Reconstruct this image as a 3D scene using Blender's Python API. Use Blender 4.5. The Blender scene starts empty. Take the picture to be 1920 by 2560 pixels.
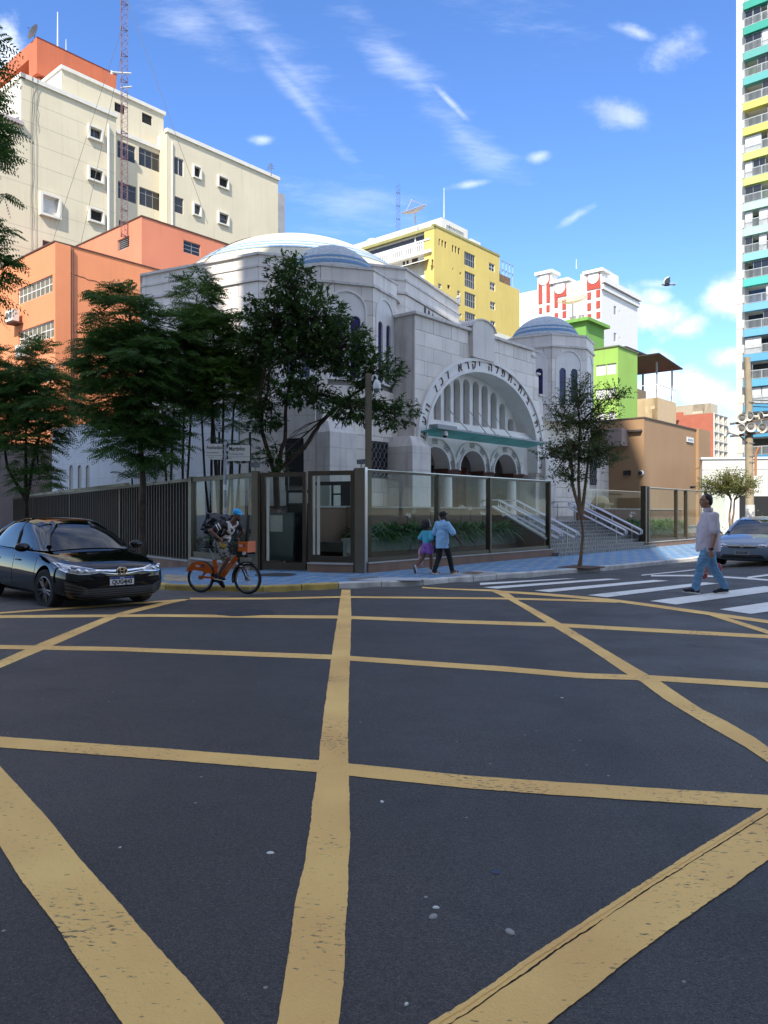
import bpy, bmesh, math, random
from mathutils import Vector, Matrix, noise
from mathutils.geometry import tessellate_polygon
R = math.radians
scene = bpy.context.scene
COL = scene.collection

# ---------------------------------------------------------------- camera
F = 1900.0                     # focal length in photograph pixels (1920 x 2560)
EYE = 1.57
cam = bpy.data.cameras.new('camera')
cam.sensor_fit = 'VERTICAL'; cam.sensor_height = 36.0
cam.lens = F / 2560 * 36
cam.clip_start = .1; cam.clip_end = 3000
camo = bpy.data.objects.new('camera', cam); COL.objects.link(camo)
camo.location = (0, 0, EYE); camo.rotation_euler = (R(90), 0, 0)
scene.camera = camo

# ---------------------------------------------------------------- light
SUN_ROT, SUN_EL = 197.0, 44.0
world = bpy.data.worlds.new('World'); scene.world = world; world.use_nodes = True
scene.view_settings.view_transform = 'Standard'
scene.view_settings.look = 'None'
scene.view_settings.exposure = 1.62
scene.view_settings.gamma = 1
scene.view_settings.use_curve_mapping = False
sun = bpy.data.lights.new('sun', 'SUN'); sun.energy = 2.4; sun.angle = R(.53); sun.color = (1, .93, .82)
suno = bpy.data.objects.new('sun', sun); COL.objects.link(suno)
sd = Vector((math.sin(R(SUN_ROT)) * math.cos(R(SUN_EL)), math.cos(R(SUN_ROT)) * math.cos(R(SUN_EL)), math.sin(R(SUN_EL))))
suno.rotation_euler = sd.to_track_quat('Z', 'Y').to_euler()

def build_world():
    nt = world.node_tree; N = nt.nodes; L = nt.links
    bg = N['Background']; bg.inputs[1].default_value = .125
    sky = N.new('ShaderNodeTexSky'); sky.sky_type = 'NISHITA'; sky.sun_disc = False
    sky.sun_elevation = R(SUN_EL); sky.sun_rotation = R(SUN_ROT)
    sky.altitude = 1500; sky.air_density = 1.0; sky.dust_density = .1; sky.ozone_density = 4.0
    tc = N.new('ShaderNodeTexCoord')
    sep = N.new('ShaderNodeSeparateXYZ'); L.new(tc.outputs['Generated'], sep.inputs[0])
    def mth(op, a, b=None, c=None):
        n = N.new('ShaderNodeMath'); n.operation = op
        for i, x in enumerate((a, b, c)):
            if x is None: continue
            if isinstance(x, (int, float)): n.inputs[i].default_value = x
            else: L.new(x, n.inputs[i])
        return n.outputs[0]
    ay = mth('MAXIMUM', mth('ABSOLUTE', sep.outputs[1]), .02)
    u = mth('DIVIDE', sep.outputs[0], ay); v = mth('DIVIDE', sep.outputs[2], ay)
    uv = N.new('ShaderNodeCombineXYZ'); L.new(u, uv.inputs[0]); L.new(v, uv.inputs[1])
    def blob(x, y, rx, ry, rot=0):
        mp = N.new('ShaderNodeMapping'); mp.vector_type = 'TEXTURE'; L.new(uv.outputs[0], mp.inputs[0])
        mp.inputs[1].default_value = ((x - 960) / F, (1280 - y) / F, 0)
        mp.inputs[2].default_value = (0, 0, R(rot)); mp.inputs[3].default_value = (rx / F, ry / F, 1)
        ln = N.new('ShaderNodeVectorMath'); ln.operation = 'LENGTH'; L.new(mp.outputs[0], ln.inputs[0])
        return mth('SUBTRACT', 1, ln.outputs['Value'])
    def field(lst, smooth=False):
        o = None
        for b in lst:
            x = blob(*b); o = x if o is None else mth('MAXIMUM', o, x)
        return mth('MAXIMUM', o, -1.5)
    def nse(scale, detail=8, rough=.55, stretch=(1, 1, 1), rot=0, w=0):
        mp = N.new('ShaderNodeMapping'); L.new(uv.outputs[0], mp.inputs[0])
        mp.inputs[1].default_value = (w, w * .7, 0); mp.inputs[2].default_value = (0, 0, R(rot)); mp.inputs[3].default_value = stretch
        n = N.new('ShaderNodeTexNoise'); L.new(mp.outputs[0], n.inputs[0])
        n.inputs['Scale'].default_value = scale; n.inputs['Detail'].default_value = detail; n.inputs['Roughness'].default_value = rough
        return n.outputs[0]
    def ramp(x, a, b, lo=0, hi=1):
        n = N.new('ShaderNodeMapRange'); n.interpolation_type = 'SMOOTHSTEP'; L.new(x, n.inputs[0])
        for i, q in enumerate((a, b, lo, hi)): n.inputs[i + 1].default_value = q
        return n.outputs[0]
    # heaped clouds low over the roofs
    cum = field([(1660, 960, 130, 55, 8), (1760, 985, 120, 50, -5), (1860, 1010, 110, 50, -22), (1640, 910, 60, 40, 0), (1520, 960, 120, 50, 0), (1730, 1060, 60, 40, 0),
                 (1830, 740, 130, 65, 20), (1900, 700, 120, 60, 20), (1640, 745, 60, 34, -10), (1660, 790, 120, 60, -10), (1720, 815, 90, 46, 15), (1840, 890, 90, 40, 0), (1560, 760, 90, 60, 0),
                 (20, 140, 60, 110, 0), (-120, 420, 220, 120, 0), (2200, 900, 260, 90, 0), (-400, 900, 300, 100, 0)])
    f1 = mth('ADD', mth('MULTIPLY', cum, .42), mth('SUBTRACT', nse(10, 11, .66), .5))
    cu = mth('MULTIPLY', ramp(f1, .0, .36), .8)
    # loose puffs
    puf = field([(1560, 290, 110, 52, -12), (1680, 125, 120, 55, 20), (1590, 80, 80, 26, -20), (1345, 392, 46, 22, 15), (655, 350, 46, 20, 0), (1125, 255, 75, 14, -45), (1440, 540, 70, 16, 30), (1180, 460, 90, 14, 10),
                 (1640, 710, 60, 18, 0), (640, -120, 160, 40, 30), (1100, -300, 200, 60, 0)])
    f2 = mth('ADD', mth('MULTIPLY', puf, .5), mth('SUBTRACT', nse(16, 10, .65, (1, 1.4, 1), 20, 3), .5))
    pf = mth('MULTIPLY', ramp(f2, .04, .6), .42)
    # streaky high cloud
    cir = field([(620, 60, 330, 60, -38), (680, 120, 240, 40, -48), (480, 60, 180, 70, -30), (1000, 160, 260, 60, -45), (760, 260, 260, 30, -50), (900, 520, 260, 90, -10), (1150, 330, 200, 60, -40), (880, -250, 700, 160, -30)])
    f3 = mth('ADD', mth('MULTIPLY', cir, .33), mth('SUBTRACT', nse(10, 12, .7, (.6, 2.6, 1), 42, 1.3), .47))
    ci = mth('MULTIPLY', ramp(f3, .02, .6), .30)
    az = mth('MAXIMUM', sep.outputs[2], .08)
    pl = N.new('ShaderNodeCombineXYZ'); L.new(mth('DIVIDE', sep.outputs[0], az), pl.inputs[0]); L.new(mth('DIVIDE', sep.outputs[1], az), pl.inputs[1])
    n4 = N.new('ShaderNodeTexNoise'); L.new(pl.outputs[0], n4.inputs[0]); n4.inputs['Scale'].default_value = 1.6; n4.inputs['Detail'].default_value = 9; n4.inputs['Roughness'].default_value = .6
    off = mth('MAXIMUM', ramp(v, .72, 1.1), ramp(sep.outputs[1], .25, -.1))           # unseen cloud veil added overhead and behind to brighten and whiten the shade
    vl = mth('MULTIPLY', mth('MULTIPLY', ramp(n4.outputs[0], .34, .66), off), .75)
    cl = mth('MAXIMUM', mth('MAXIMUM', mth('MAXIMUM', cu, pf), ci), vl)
    # a little colour in the clear sky: the photograph's saturated blue
    hs = N.new('ShaderNodeHueSaturation'); L.new(sky.outputs[0], hs.inputs['Color']); hs.inputs['Saturation'].default_value = 1.14; hs.inputs['Value'].default_value = .83; hs.inputs['Hue'].default_value = .507
    mx = N.new('ShaderNodeMix'); mx.data_type = 'RGBA'
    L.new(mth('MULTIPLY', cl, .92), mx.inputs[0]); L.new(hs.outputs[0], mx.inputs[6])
    shade = ramp(nse(13, 6, .6, (1, 1, 1), 0, 5), .3, .7, 3.3, 5.0)
    cc = N.new('ShaderNodeCombineXYZ'); L.new(mth('MULTIPLY', shade, .97), cc.inputs[0]); L.new(shade, cc.inputs[1]); L.new(mth('MULTIPLY', shade, 1.06), cc.inputs[2])
    L.new(cc.outputs[0], mx.inputs[7])
    L.new(mx.outputs[2], bg.inputs[0])
build_world()

# ---------------------------------------------------------------- helpers
def G2(v): return v if isinstance(v, (list, tuple)) else (v, v, v)
def tag(o, label=None, cat=None, group=None, kind=None):
    if label: o['label'] = label
    if cat: o['category'] = cat
    if group: o['group'] = group
    if kind: o['kind'] = kind
    return o
def thing(name, label, cat, loc=(0, 0, 0), rz=0, group=None, parent=None):
    o = bpy.data.objects.new(name, None); COL.objects.link(o); o.empty_display_size = .1
    o.location = loc; o.rotation_euler = (0, 0, rz)
    return tag(o, label, cat, group)
def link(name, me, parent=None, mat=None):
    o = bpy.data.objects.new(name, me); COL.objects.link(o)
    if parent is not None: o.parent = parent
    if mat is not None: o.matrix_local = mat
    return o
def dup(src, loc, rz=None, label=None, scale=None):
    r = src.copy(); COL.objects.link(r); r.location = loc
    if rz is not None: r.rotation_euler = (0, 0, rz)
    if scale: r.scale = G2(scale)
    if label: r['label'] = label
    for ch in list(src.children):
        c = ch.copy(); COL.objects.link(c); c.parent = r
        for g in list(ch.children):
            d = g.copy(); COL.objects.link(d); d.parent = c
    return r

class MB:
    def __init__(s, T=None): s.v = []; s.f = []; s.m = []; s.T = T
    def add(s, vs, fs, mi=0):
        n = len(s.v)
        if s.T is not None: vs = [s.T @ Vector(p) for p in vs]
        s.v += [tuple(p) for p in vs]
        s.f += [tuple(i + n for i in f) for f in fs]; s.m += [mi] * len(fs)
        return s
    def box(s, x0, x1, y0, y1, z0, z1, mi=0):
        if x0 > x1: x0, x1 = x1, x0
        if y0 > y1: y0, y1 = y1, y0
        if z0 > z1: z0, z1 = z1, z0
        return s.add([(x0, y0, z0), (x1, y0, z0), (x1, y1, z0), (x0, y1, z0), (x0, y0, z1), (x1, y0, z1), (x1, y1, z1), (x0, y1, z1)],
                     [(3, 2, 1, 0), (4, 5, 6, 7), (0, 1, 5, 4), (1, 2, 6, 5), (2, 3, 7, 6), (3, 0, 4, 7)], mi)
    def prism(s, poly, z0, z1, mi=0, cap=True):
        a = sum(poly[i][0] * poly[(i + 1) % len(poly)][1] - poly[(i + 1) % len(poly)][0] * poly[i][1] for i in range(len(poly)))
        if a < 0: poly = poly[::-1]
        n = len(poly)
        zz0 = z0 if isinstance(z0, (list, tuple)) else [z0] * n
        zz1 = z1 if isinstance(z1, (list, tuple)) else [z1] * n
        vs = [(x, y, z) for (x, y), z in zip(poly, zz0)] + [(x, y, z) for (x, y), z in zip(poly, zz1)]
        fs = [(i, (i + 1) % n, n + (i + 1) % n, n + i) for i in range(n)]
        if cap: fs += [tuple(range(n - 1, -1, -1)), tuple(range(n, 2 * n))]
        return s.add(vs, fs, mi)
    def slab(s, pts, y0, y1, mi=0):            # outline in (x, z), extruded from y0 (front) to y1 (back)
        a = sum(pts[i][0] * pts[(i + 1) % len(pts)][1] - pts[(i + 1) % len(pts)][0] * pts[i][1] for i in range(len(pts)))
        if a < 0: pts = pts[::-1]
        n = len(pts)
        vs = [(x, y0, z) for x, z in pts] + [(x, y1, z) for x, z in pts]
        fs = [(n + i, n + (i + 1) % n, (i + 1) % n, i) for i in range(n)] + [tuple(range(n)), tuple(range(2 * n - 1, n - 1, -1))]
        return s.add(vs, fs, mi)
    def wall(s, outer, holes, y=0, depth=.2, mi=0, rmi=None):
        loops = [outer] + holes
        fl = [p for l in loops for p in l]
        tr = tessellate_polygon([[Vector((p[0], p[1], 0)) for p in l] for l in loops])
        fs = []
        for t in tr:
            a, b, c = (fl[i] for i in t)
            ar = (b[0] - a[0]) * (c[1] - a[1]) - (c[0] - a[0]) * (b[1] - a[1])
            if abs(ar) < 1e-9: continue
            fs.append(tuple(t) if ar > 0 else tuple(t[::-1]))
        s.add([(p[0], y, p[1]) for p in fl], fs, mi)
        for l in holes:
            n = len(l)
            ar = sum(l[i][0] * l[(i + 1) % n][1] - l[(i + 1) % n][0] * l[i][1] for i in range(n))
            l = l if ar > 0 else l[::-1]
            s.add([(p[0], y, p[1]) for p in l] + [(p[0], y + depth, p[1]) for p in l],
                  [(i, (i + 1) % n, n + (i + 1) % n, n + i) for i in range(n)], mi if rmi is None else rmi)
        return s
    def tube(s, pts, r, n=6, mi=0, caps=True):
        pts = [Vector(p) for p in pts]; rs = r if isinstance(r, (list, tuple)) else [r] * len(pts)
        up = Vector((0, 0, 1)); vs = []; fs = []
        prev = None
        for i, p in enumerate(pts):
            d = (pts[min(i + 1, len(pts) - 1)] - pts[max(i - 1, 0)])
            if d.length < 1e-9: d = Vector((0, 0, 1))
            d.normalize()
            if prev is None:
                a = d.cross(up)
                if a.length < .05: a = d.cross(Vector((0, 1, 0)))
            else: a = prev - d * prev.dot(d)
            a.normalize(); prev = a; b = d.cross(a)
            for k in range(n):
                t = 2 * math.pi * k / n
                vs.append(p + (a * math.cos(t) + b * math.sin(t)) * rs[i])
        for i in range(len(pts) - 1):
            for k in range(n):
                fs.append((i * n + k, i * n + (k + 1) % n, (i + 1) * n + (k + 1) % n, (i + 1) * n + k))
        if caps: fs += [tuple(range(n - 1, -1, -1)), tuple(range((len(pts) - 1) * n, len(pts) * n))]
        return s.add(vs, fs, mi)
    def lathe(s, prof, n=16, c=(0, 0, 0), a0=0, a1=2 * math.pi, mi=0, rot=None):
        full = abs(a1 - a0 - 2 * math.pi) < 1e-6; m = n if full else n + 1
        vs = []; fs = []
        for r, z in prof:
            for k in range(m):
                t = a0 + (a1 - a0) * k / n
                p = Vector((r * math.cos(t), r * math.sin(t), z))
                if rot is not None: p = rot @ p
                vs.append(p + Vector(c))
        for i in range(len(prof) - 1):
            for k in range(n):
                k2 = (k + 1) % m
                fs.append((i * m + k, i * m + k2, (i + 1) * m + k2, (i + 1) * m + k))
        return s.add(vs, fs, mi)
    def ell(s, c, r, n=10, m=7, mi=0, rot=None):
        r = G2(r); prof = []
        vs = []; fs = []
        for i in range(m + 1):
            ph = math.pi * i / m
            for k in range(n):
                t = 2 * math.pi * k / n
                p = Vector((r[0] * math.sin(ph) * math.cos(t), r[1] * math.sin(ph) * math.sin(t), -r[2] * math.cos(ph)))
                if rot is not None: p = rot @ p
                vs.append(p + Vector(c))
        for i in range(m):
            for k in range(n):
                fs.append((i * n + k, i * n + (k + 1) % n, (i + 1) * n + (k + 1) % n, (i + 1) * n + k))
        return s.add(vs, fs, mi)
    def mesh(s, name, mats, smooth=None):
        me = bpy.data.meshes.new(name)
        me.from_pydata(s.v, [], s.f); me.validate(clean_customdata=False)
        for m in (mats if isinstance(mats, (list, tuple)) else [mats]): me.materials.append(m)
        if len(me.polygons) == len(s.m): me.polygons.foreach_set('material_index', s.m)
        if smooth is not None:
            me.polygons.foreach_set('use_smooth', [True] * len(me.polygons))
            if smooth < 180: me.set_sharp_from_angle(angle=R(smooth))
        me.update()
        return me
    def build(s, name, mats, parent=None, smooth=None, mat=None):
        return link(name, s.mesh(name, mats, smooth), parent, mat)

class Fr:
    """vertical plane: origin (x, y, z), 'along' runs to the right as seen from outside, outward = -local y"""
    def __init__(s, o, d, z=0.0):
        s.o = Vector((o[0], o[1], z)); d = Vector((d[0], d[1])).normalized(); s.d = d; s.n = Vector((d.y, -d.x)); s.rz = math.atan2(d.y, d.x)
    def at(s, px, py, b=0):
        u = (px - 960) / F; v = (1280 - py) / F
        k = (s.o.x * s.n.x + s.o.y * s.n.y + b) / (u * s.n.x + s.n.y)
        return ((u * k - s.o.x) * s.d.x + (k - s.o.y) * s.d.y, EYE + v * k - s.o.z)
    def a(s, px, b=0): return s.at(px, 1280, b)[0]
    def w(s, a, b=0, z=0): return Vector((s.o.x + s.d.x * a + s.n.x * b, s.o.y + s.d.y * a + s.n.y * b, s.o.z + z))
    def mat(s): return Matrix.Translation(s.o) @ Matrix.Rotation(s.rz, 4, 'Z')
def P(px, py, d): return Vector(((px - 960) / F * d, d, EYE + (1280 - py) / F * d))
dA = Vector((.653, .757)); dB = Vector((-.757, .653)); dC = Vector((-.627, .779))
nA = Vector((.757, -.653))
def side_left(depth): return Matrix(((0, 1, 0, 0), (-1, 0, 0, depth), (0, 0, 1, 0), (0, 0, 0, 1)))

# ---------------------------------------------------------------- materials
MATS = {}
def mat(name, col, rough=.8, metal=0, var=.12, scale=1.5, bump=0, bscale=30, streak=0, spec=.5, coat=0, speck=0, trans=0, col2=None, emit=None):
    if name in MATS: return MATS[name]
    m = bpy.data.materials.new(name); m.use_nodes = True; MATS[name] = m
    nt = m.node_tree; N = nt.nodes; L = nt.links; b = N['Principled BSDF']
    b.inputs['Roughness'].default_value = rough; b.inputs['Metallic'].default_value = metal
    b.inputs['Specular IOR Level'].default_value = spec; b.inputs['Coat Weight'].default_value = coat; b.inputs['Coat Roughness'].default_value = .03
    tc = N.new('ShaderNodeTexCoord')
    col = tuple(col) + (1,)
    def nz(sc, det=5, vec=None):
        n = N.new('ShaderNodeTexNoise'); n.inputs['Scale'].default_value = sc; n.inputs['Detail'].default_value = det
        L.new(vec if vec is not None else tc.outputs['Object'], n.inputs[0]); return n.outputs[0]
    def mix(f, a, c, mode='MIX'):
        x = N.new('ShaderNodeMix'); x.data_type = 'RGBA'; x.blend_type = mode
        for i, q in ((0, f), (6, a), (7, c)):
            if hasattr(q, 'default_value') or hasattr(q, 'links'): L.new(q, x.inputs[i])
            else: x.inputs[i].default_value = q
        return x.outputs[2]
    def rng(x, a, c, lo, hi):
        n = N.new('ShaderNodeMapRange'); L.new(x, n.inputs[0])
        for i, q in enumerate((a, c, lo, hi)): n.inputs[i + 1].default_value = q
        return n.outputs[0]
    if var or col2 or streak or speck:
        lo = tuple(c * (1 - var) for c in col[:3]) + (1,); hi = tuple(min(1, c * (1 + var)) for c in (col2 or col)[:3]) + (1,)
        c = mix(rng(nz(scale, 7), .3, .7, 0, 1), lo, hi)
        if streak:
            mp = N.new('ShaderNodeMapping'); L.new(tc.outputs['Object'], mp.inputs[0]); mp.inputs[3].default_value = (2.6, 2.6, .16)
            s1 = rng(nz(1.3, 6, mp.outputs[0]), .52, .75, 0, streak)
            c = mix(s1, c, tuple(q * .38 for q in col[:3]) + (1,))
        if speck:
            c = mix(rng(nz(speck, 3), .35, .75, .0, .7), c, tuple(min(1, q * 1.9) for q in col[:3]) + (1,))
        L.new(c, b.inputs['Base Color'])
    else: b.inputs['Base Color'].default_value = col
    if bump:
        bp = N.new('ShaderNodeBump'); bp.inputs['Strength'].default_value = bump; bp.inputs['Distance'].default_value = .02
        L.new(nz(bscale, 4), bp.inputs['Height']); L.new(bp.outputs[0], b.inputs['Normal'])
    if trans:
        t = N.new('ShaderNodeBsdfTranslucent'); mx = N.new('ShaderNodeMixShader'); mx.inputs[0].default_value = trans
        if b.inputs['Base Color'].links: L.new(b.inputs['Base Color'].links[0].from_socket, t.inputs[0])
        else: t.inputs[0].default_value = col
        L.new(b.outputs[0], mx.inputs[1]); L.new(t.outputs[0], mx.inputs[2]); L.new(mx.outputs[0], N['Material Output'].inputs[0])
    return m
def glassmat(name, tint=(.9, .95, .93), refl=1.0, rough=.005):
    if name in MATS: return MATS[name]
    m = bpy.data.materials.new(name); m.use_nodes = True; MATS[name] = m
    nt = m.node_tree; N = nt.nodes; L = nt.links; N.remove(N['Principled BSDF'])
    t = N.new('ShaderNodeBsdfTransparent'); t.inputs[0].default_value = tuple(tint) + (1,)
    g = N.new('ShaderNodeBsdfGlossy'); g.inputs['Roughness'].default_value = rough
    fr = N.new('ShaderNodeFresnel'); fr.inputs[0].default_value = 1.5
    mu = N.new('ShaderNodeMath'); mu.operation = 'MULTIPLY'; mu.inputs[1].default_value = refl; L.new(fr.outputs[0], mu.inputs[0])
    ge = N.new('ShaderNodeNewGeometry'); sb = N.new('ShaderNodeMath'); sb.operation = 'SUBTRACT'; sb.inputs[0].default_value = 1; L.new(ge.outputs['Backfacing'], sb.inputs[1]); m2 = N.new('ShaderNodeMath'); m2.operation = 'MULTIPLY'; L.new(mu.outputs[0], m2.inputs[0]); L.new(sb.outputs[0], m2.inputs[1]); mu = m2
    mx = N.new('ShaderNodeMixShader'); L.new(mu.outputs[0], mx.inputs[0]); L.new(t.outputs[0], mx.inputs[1]); L.new(g.outputs[0], mx.inputs[2])
    L.new(mx.outputs[0], N['Material Output'].inputs[0])
    return m
marble = mat('pale_marble', (.80, .725, .64), .62, var=.08, scale=.9, streak=.30, bump=.06, bscale=25)
marble_b = mat('pale_marble_weathered', (.66, .61, .555), .7, var=.12, scale=1.4, streak=.55, bump=.06, bscale=25)
marble_w = mat('white_plaster', (.79, .75, .70), .7, var=.06, streak=.12)
joint = mat('joint_grey', (.45, .42, .385), .9, var=.1)
black_m = mat('black_metal', (.012, .012, .013), .4, var=0)
dark = mat('dark_interior', (.010, .010, .011), .8, var=0)
steel = mat('stainless_steel', (.55, .55, .56), .28, 1, var=.04)
darkglass = mat('window_glass', (.016, .019, .022), .06, var=0, spec=.6)
stained = mat('stained_glass', (.012, .016, .10), .12, var=.6, scale=5, col2=(.03, .02, .12))
greyframe = mat('grey_metal_frame', (.28, .28, .28), .5, var=.05)
whiteframe = mat('white_frame', (.72, .72, .70), .5, var=.05)
blind = mat('white_blind', (.60, .60, .58), .7, var=.1, scale=2)
rust = mat('rust_steel', (.11, .045, .03), .8, var=.3, scale=4)
# ---------------------------------------------------------------- ground
KERB = [(-4.98 - .627 * 45, 17.3 + .779 * 45), (-4.98 - .627 * 12, 17.3 + .779 * 12), (-4.98, 17.3), (-3.9, 17.0), (-2.7, 16.95), (-1.06, 17.7), (.95, 18.5), (2.99, 20.2), (4.05, 20.9), (6.5, 22.9), (8.97, 25.2), (11.2, 27.5), (11.2 + .653 * 30, 27.5 + .757 * 30)]
BLK = KERB + [(120, 90), (120, 240), (-120, 240), (-120, 80)]
def inside(x, y, poly):
    c = False; n = len(poly)
    for i in range(n):
        x1, y1 = poly[i]; x2, y2 = poly[(i + 1) % n]
        if (y1 > y) != (y2 > y) and x < (x2 - x1) * (y - y1) / (y2 - y1) + x1: c = not c
    return c
def kdist(x, y):
    m = 1e9
    for (x1, y1), (x2, y2) in zip(KERB, KERB[1:]):
        dx, dy = x2 - x1, y2 - y1
        t = max(0, min(1, ((x - x1) * dx + (y - y1) * dy) / (dx * dx + dy * dy)))
        m = min(m, math.hypot(x - x1 - t * dx, y - y1 - t * dy))
    return m
def fall(x, y):          # the side street runs downhill to the left
    w = -.627 * (x + 3.7) + .779 * (y - 21.6)
    return -.045 * max(0, min(40, w)) * max(0, min(1, (-x - 3.5) / 4))
def gz(x, y):
    if inside(x, y, BLK): return -.27 + fall(x, y)
    k = math.exp(-(kdist(x, y) / 3.2) ** 2)
    return -.2 * k + .010 * max(0, min(x - 1, 12)) * (1 - k) + fall(x, y)
def walk(x, y): return -.08 + fall(x, y)
def Gp(px, py, h=0, f=gz):
    z = 0
    for _ in range(12):
        d = F * (EYE - z - h) / (py - 1280); x = (px - 960) / F * d; z = z * .3 + f(x, d) * .7
    return Vector((x, d, z + h))

def spaced(a, b, fine, lo, hi, grow=1.35):
    c = [lo]
    while c[-1] < hi - 1e-6: c.append(c[-1] + fine)
    s = fine
    while c[-1] < b: s *= grow; c.append(min(b, c[-1] + s))
    s = fine; q = [lo]
    while q[-1] > a: s *= grow; q.append(max(a, q[-1] - s))
    return q[:0:-1] + c
def make_road():
    xs = spaced(-400, 400, .4, -15, 15); ys = spaced(-120, 900, .4, -2, 40)
    mb = MB(); nx = len(xs)
    mb.v = [(x, y, gz(x, y) if abs(x) < 60 and -5 < y < 100 else (-.27 if y > 0 else 0)) for y in ys for x in xs]
    mb.f = [(j * nx + i, j * nx + i + 1, (j + 1) * nx + i + 1, (j + 1) * nx + i) for j in range(len(ys) - 1) for i in range(nx - 1)]
    mb.m = [0] * len(mb.f)
    m = mat('asphalt', (.044, .037, .032), .66, var=.34, scale=.55, bump=.55, bscale=150, speck=95, spec=.45)
    nt = m.node_tree; N = nt.nodes; L = nt.links; b = N['Principled BSDF']
    # darker tar blots, paler worn patches and pale stone chips in the surface
    tc = N.new('ShaderNodeTexCoord')
    def nz(sc, det=4):
        n = N.new('ShaderNodeTexNoise'); n.inputs['Scale'].default_value = sc; n.inputs['Detail'].default_value = det; L.new(tc.outputs['Object'], n.inputs[0]); return n.outputs[0]
    def rng(x, a, c, lo, hi):
        n = N.new('ShaderNodeMapRange'); L.new(x, n.inputs[0])
        for i, q in enumerate((a, c, lo, hi)): n.inputs[i + 1].default_value = q
        return n.outputs[0]
    src = b.inputs['Base Color'].links[0].from_socket
    def mix(f, a, c):
        x = N.new('ShaderNodeMix'); x.data_type = 'RGBA'; L.new(f, x.inputs[0]); L.new(a, x.inputs[6]); x.inputs[7].default_value = c + (1,); return x.outputs[2]
    c = mix(rng(nz(.28, 5), .5, .68, 0, .55), src, (.075, .072, .07))
    c = mix(rng(nz(1.9, 6), .60, .72, 0, .55), c, (.022, .022, .024)); c = mix(rng(nz(130, 2), .52, .68, 0, .8), c, (.012, .012, .013)); c = mix(rng(nz(210, 2), .60, .72, 0, .7), c, (.20, .185, .17))
    mpl = N.new('ShaderNodeMapping'); L.new(tc.outputs['Object'], mpl.inputs[0]); mpl.inputs[2].default_value = (0, 0, -.6); mpl.inputs[3].default_value = (.9, .09, 1)
    nl = N.new('ShaderNodeTexNoise'); nl.inputs['Scale'].default_value = 1; nl.inputs['Detail'].default_value = 5; L.new(mpl.outputs[0], nl.inputs[0])
    c = mix(rng(nl.outputs[0], .5, .68, 0, .5), c, (.024, .022, .021)); c = mix(rng(nz(.11, 3), .48, .62, 0, .35), c, (.085, .075, .066))
    vo = N.new('ShaderNodeTexVoronoi'); vo.inputs['Scale'].default_value = 55; L.new(tc.outputs['Object'], vo.inputs[0])
    vg = N.new('ShaderNodeTexVoronoi'); vg.inputs['Scale'].default_value = 115; L.new(tc.outputs['Object'], vg.inputs[0]); sg_ = N.new('ShaderNodeSeparateColor'); L.new(vg.outputs['Color'], sg_.inputs[0])
    gm_ = N.new('ShaderNodeMix'); gm_.data_type = 'RGBA'; gm_.blend_type = 'MULTIPLY'; gm_.inputs[0].default_value = 1; L.new(c, gm_.inputs[6]); L.new(rng(sg_.outputs[0], 0, 1, .62, 1.5), gm_.inputs[7]); c = gm_.outputs[2]
    c = mix(rng(vo.outputs['Distance'], .10, .2, .55, 0), c, (.16, .15, .14))
    v2 = N.new('ShaderNodeTexVoronoi'); v2.inputs['Scale'].default_value = 5; L.new(tc.outputs['Object'], v2.inputs[0])
    c = mix(rng(v2.outputs['Distance'], .03, .05, .9, 0), c, (.35, .34, .31))
    L.new(c, b.inputs['Base Color'])
    L.new(rng(nz(1.1, 5), .35, .7, .5, .72), b.inputs['Roughness'])
    o = mb.build('road', m, smooth=60); tag(o, kind='structure')
make_road()

yellow = mat('road_paint_yellow', (.97, .545, .165), .75, var=.17, scale=1.1, bump=.5, bscale=110, streak=0)
white_p = mat('road_paint_white', (.80, .77, .70), .7, var=.10, scale=3, bump=.3, bscale=40)
def worn(m, amt):
    nt = m.node_tree; N = nt.nodes; L = nt.links; b = N['Principled BSDF']; tc = N.new('ShaderNodeTexCoord')
    mp = N.new('ShaderNodeMapping'); L.new(tc.outputs['Object'], mp.inputs[0]); mp.inputs[2].default_value = (0, 0, .5); mp.inputs[3].default_value = (1, 2.6, 1)
    n = N.new('ShaderNodeTexNoise'); n.inputs['Scale'].default_value = 22; n.inputs['Detail'].default_value = 6; n.inputs['Roughness'].default_value = .65; L.new(mp.outputs[0], n.inputs[0])
    n2 = N.new('ShaderNodeTexNoise'); n2.inputs['Scale'].default_value = 1.3; n2.inputs['Detail'].default_value = 3; L.new(tc.outputs['Object'], n2.inputs[0])
    a = N.new('ShaderNodeMath'); a.operation = 'MULTIPLY_ADD'; L.new(n2.outputs[0], a.inputs[0]); a.inputs[1].default_value = .5; L.new(n.outputs[0], a.inputs[2])
    r = N.new('ShaderNodeMapRange'); L.new(a.outputs[0], r.inputs[0]); r.inputs[1].default_value = .86; r.inputs[2].default_value = .94; r.inputs[3].default_value = 0; r.inputs[4].default_value = amt
    x = N.new('ShaderNodeMix'); x.data_type = 'RGBA'; L.new(r.outputs[0], x.inputs[0]); L.new(b.inputs['Base Color'].links[0].from_socket, x.inputs[6]); x.inputs[7].default_value = (.06, .055, .05, 1)
    L.new(x.outputs[2], b.inputs['Base Color'])
worn(yellow, .85); worn(white_p, .6)
def poly_len(p): return sum((p[i + 1] - p[i]).length for i in range(len(p) - 1))
def resample(p, n):
    L = poly_len(p); out = [p[0]]; seg = 0; acc = 0
    for k in range(1, n):
        t = L * k / (n - 1)
        while seg < len(p) - 2 and acc + (p[seg + 1] - p[seg]).length < t: acc += (p[seg + 1] - p[seg]).length; seg += 1
        l = (p[seg + 1] - p[seg]).length
        out.append(p[seg].lerp(p[seg + 1], min(1, (t - acc) / max(l, 1e-9))))
    return out
NST = [0]
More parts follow.
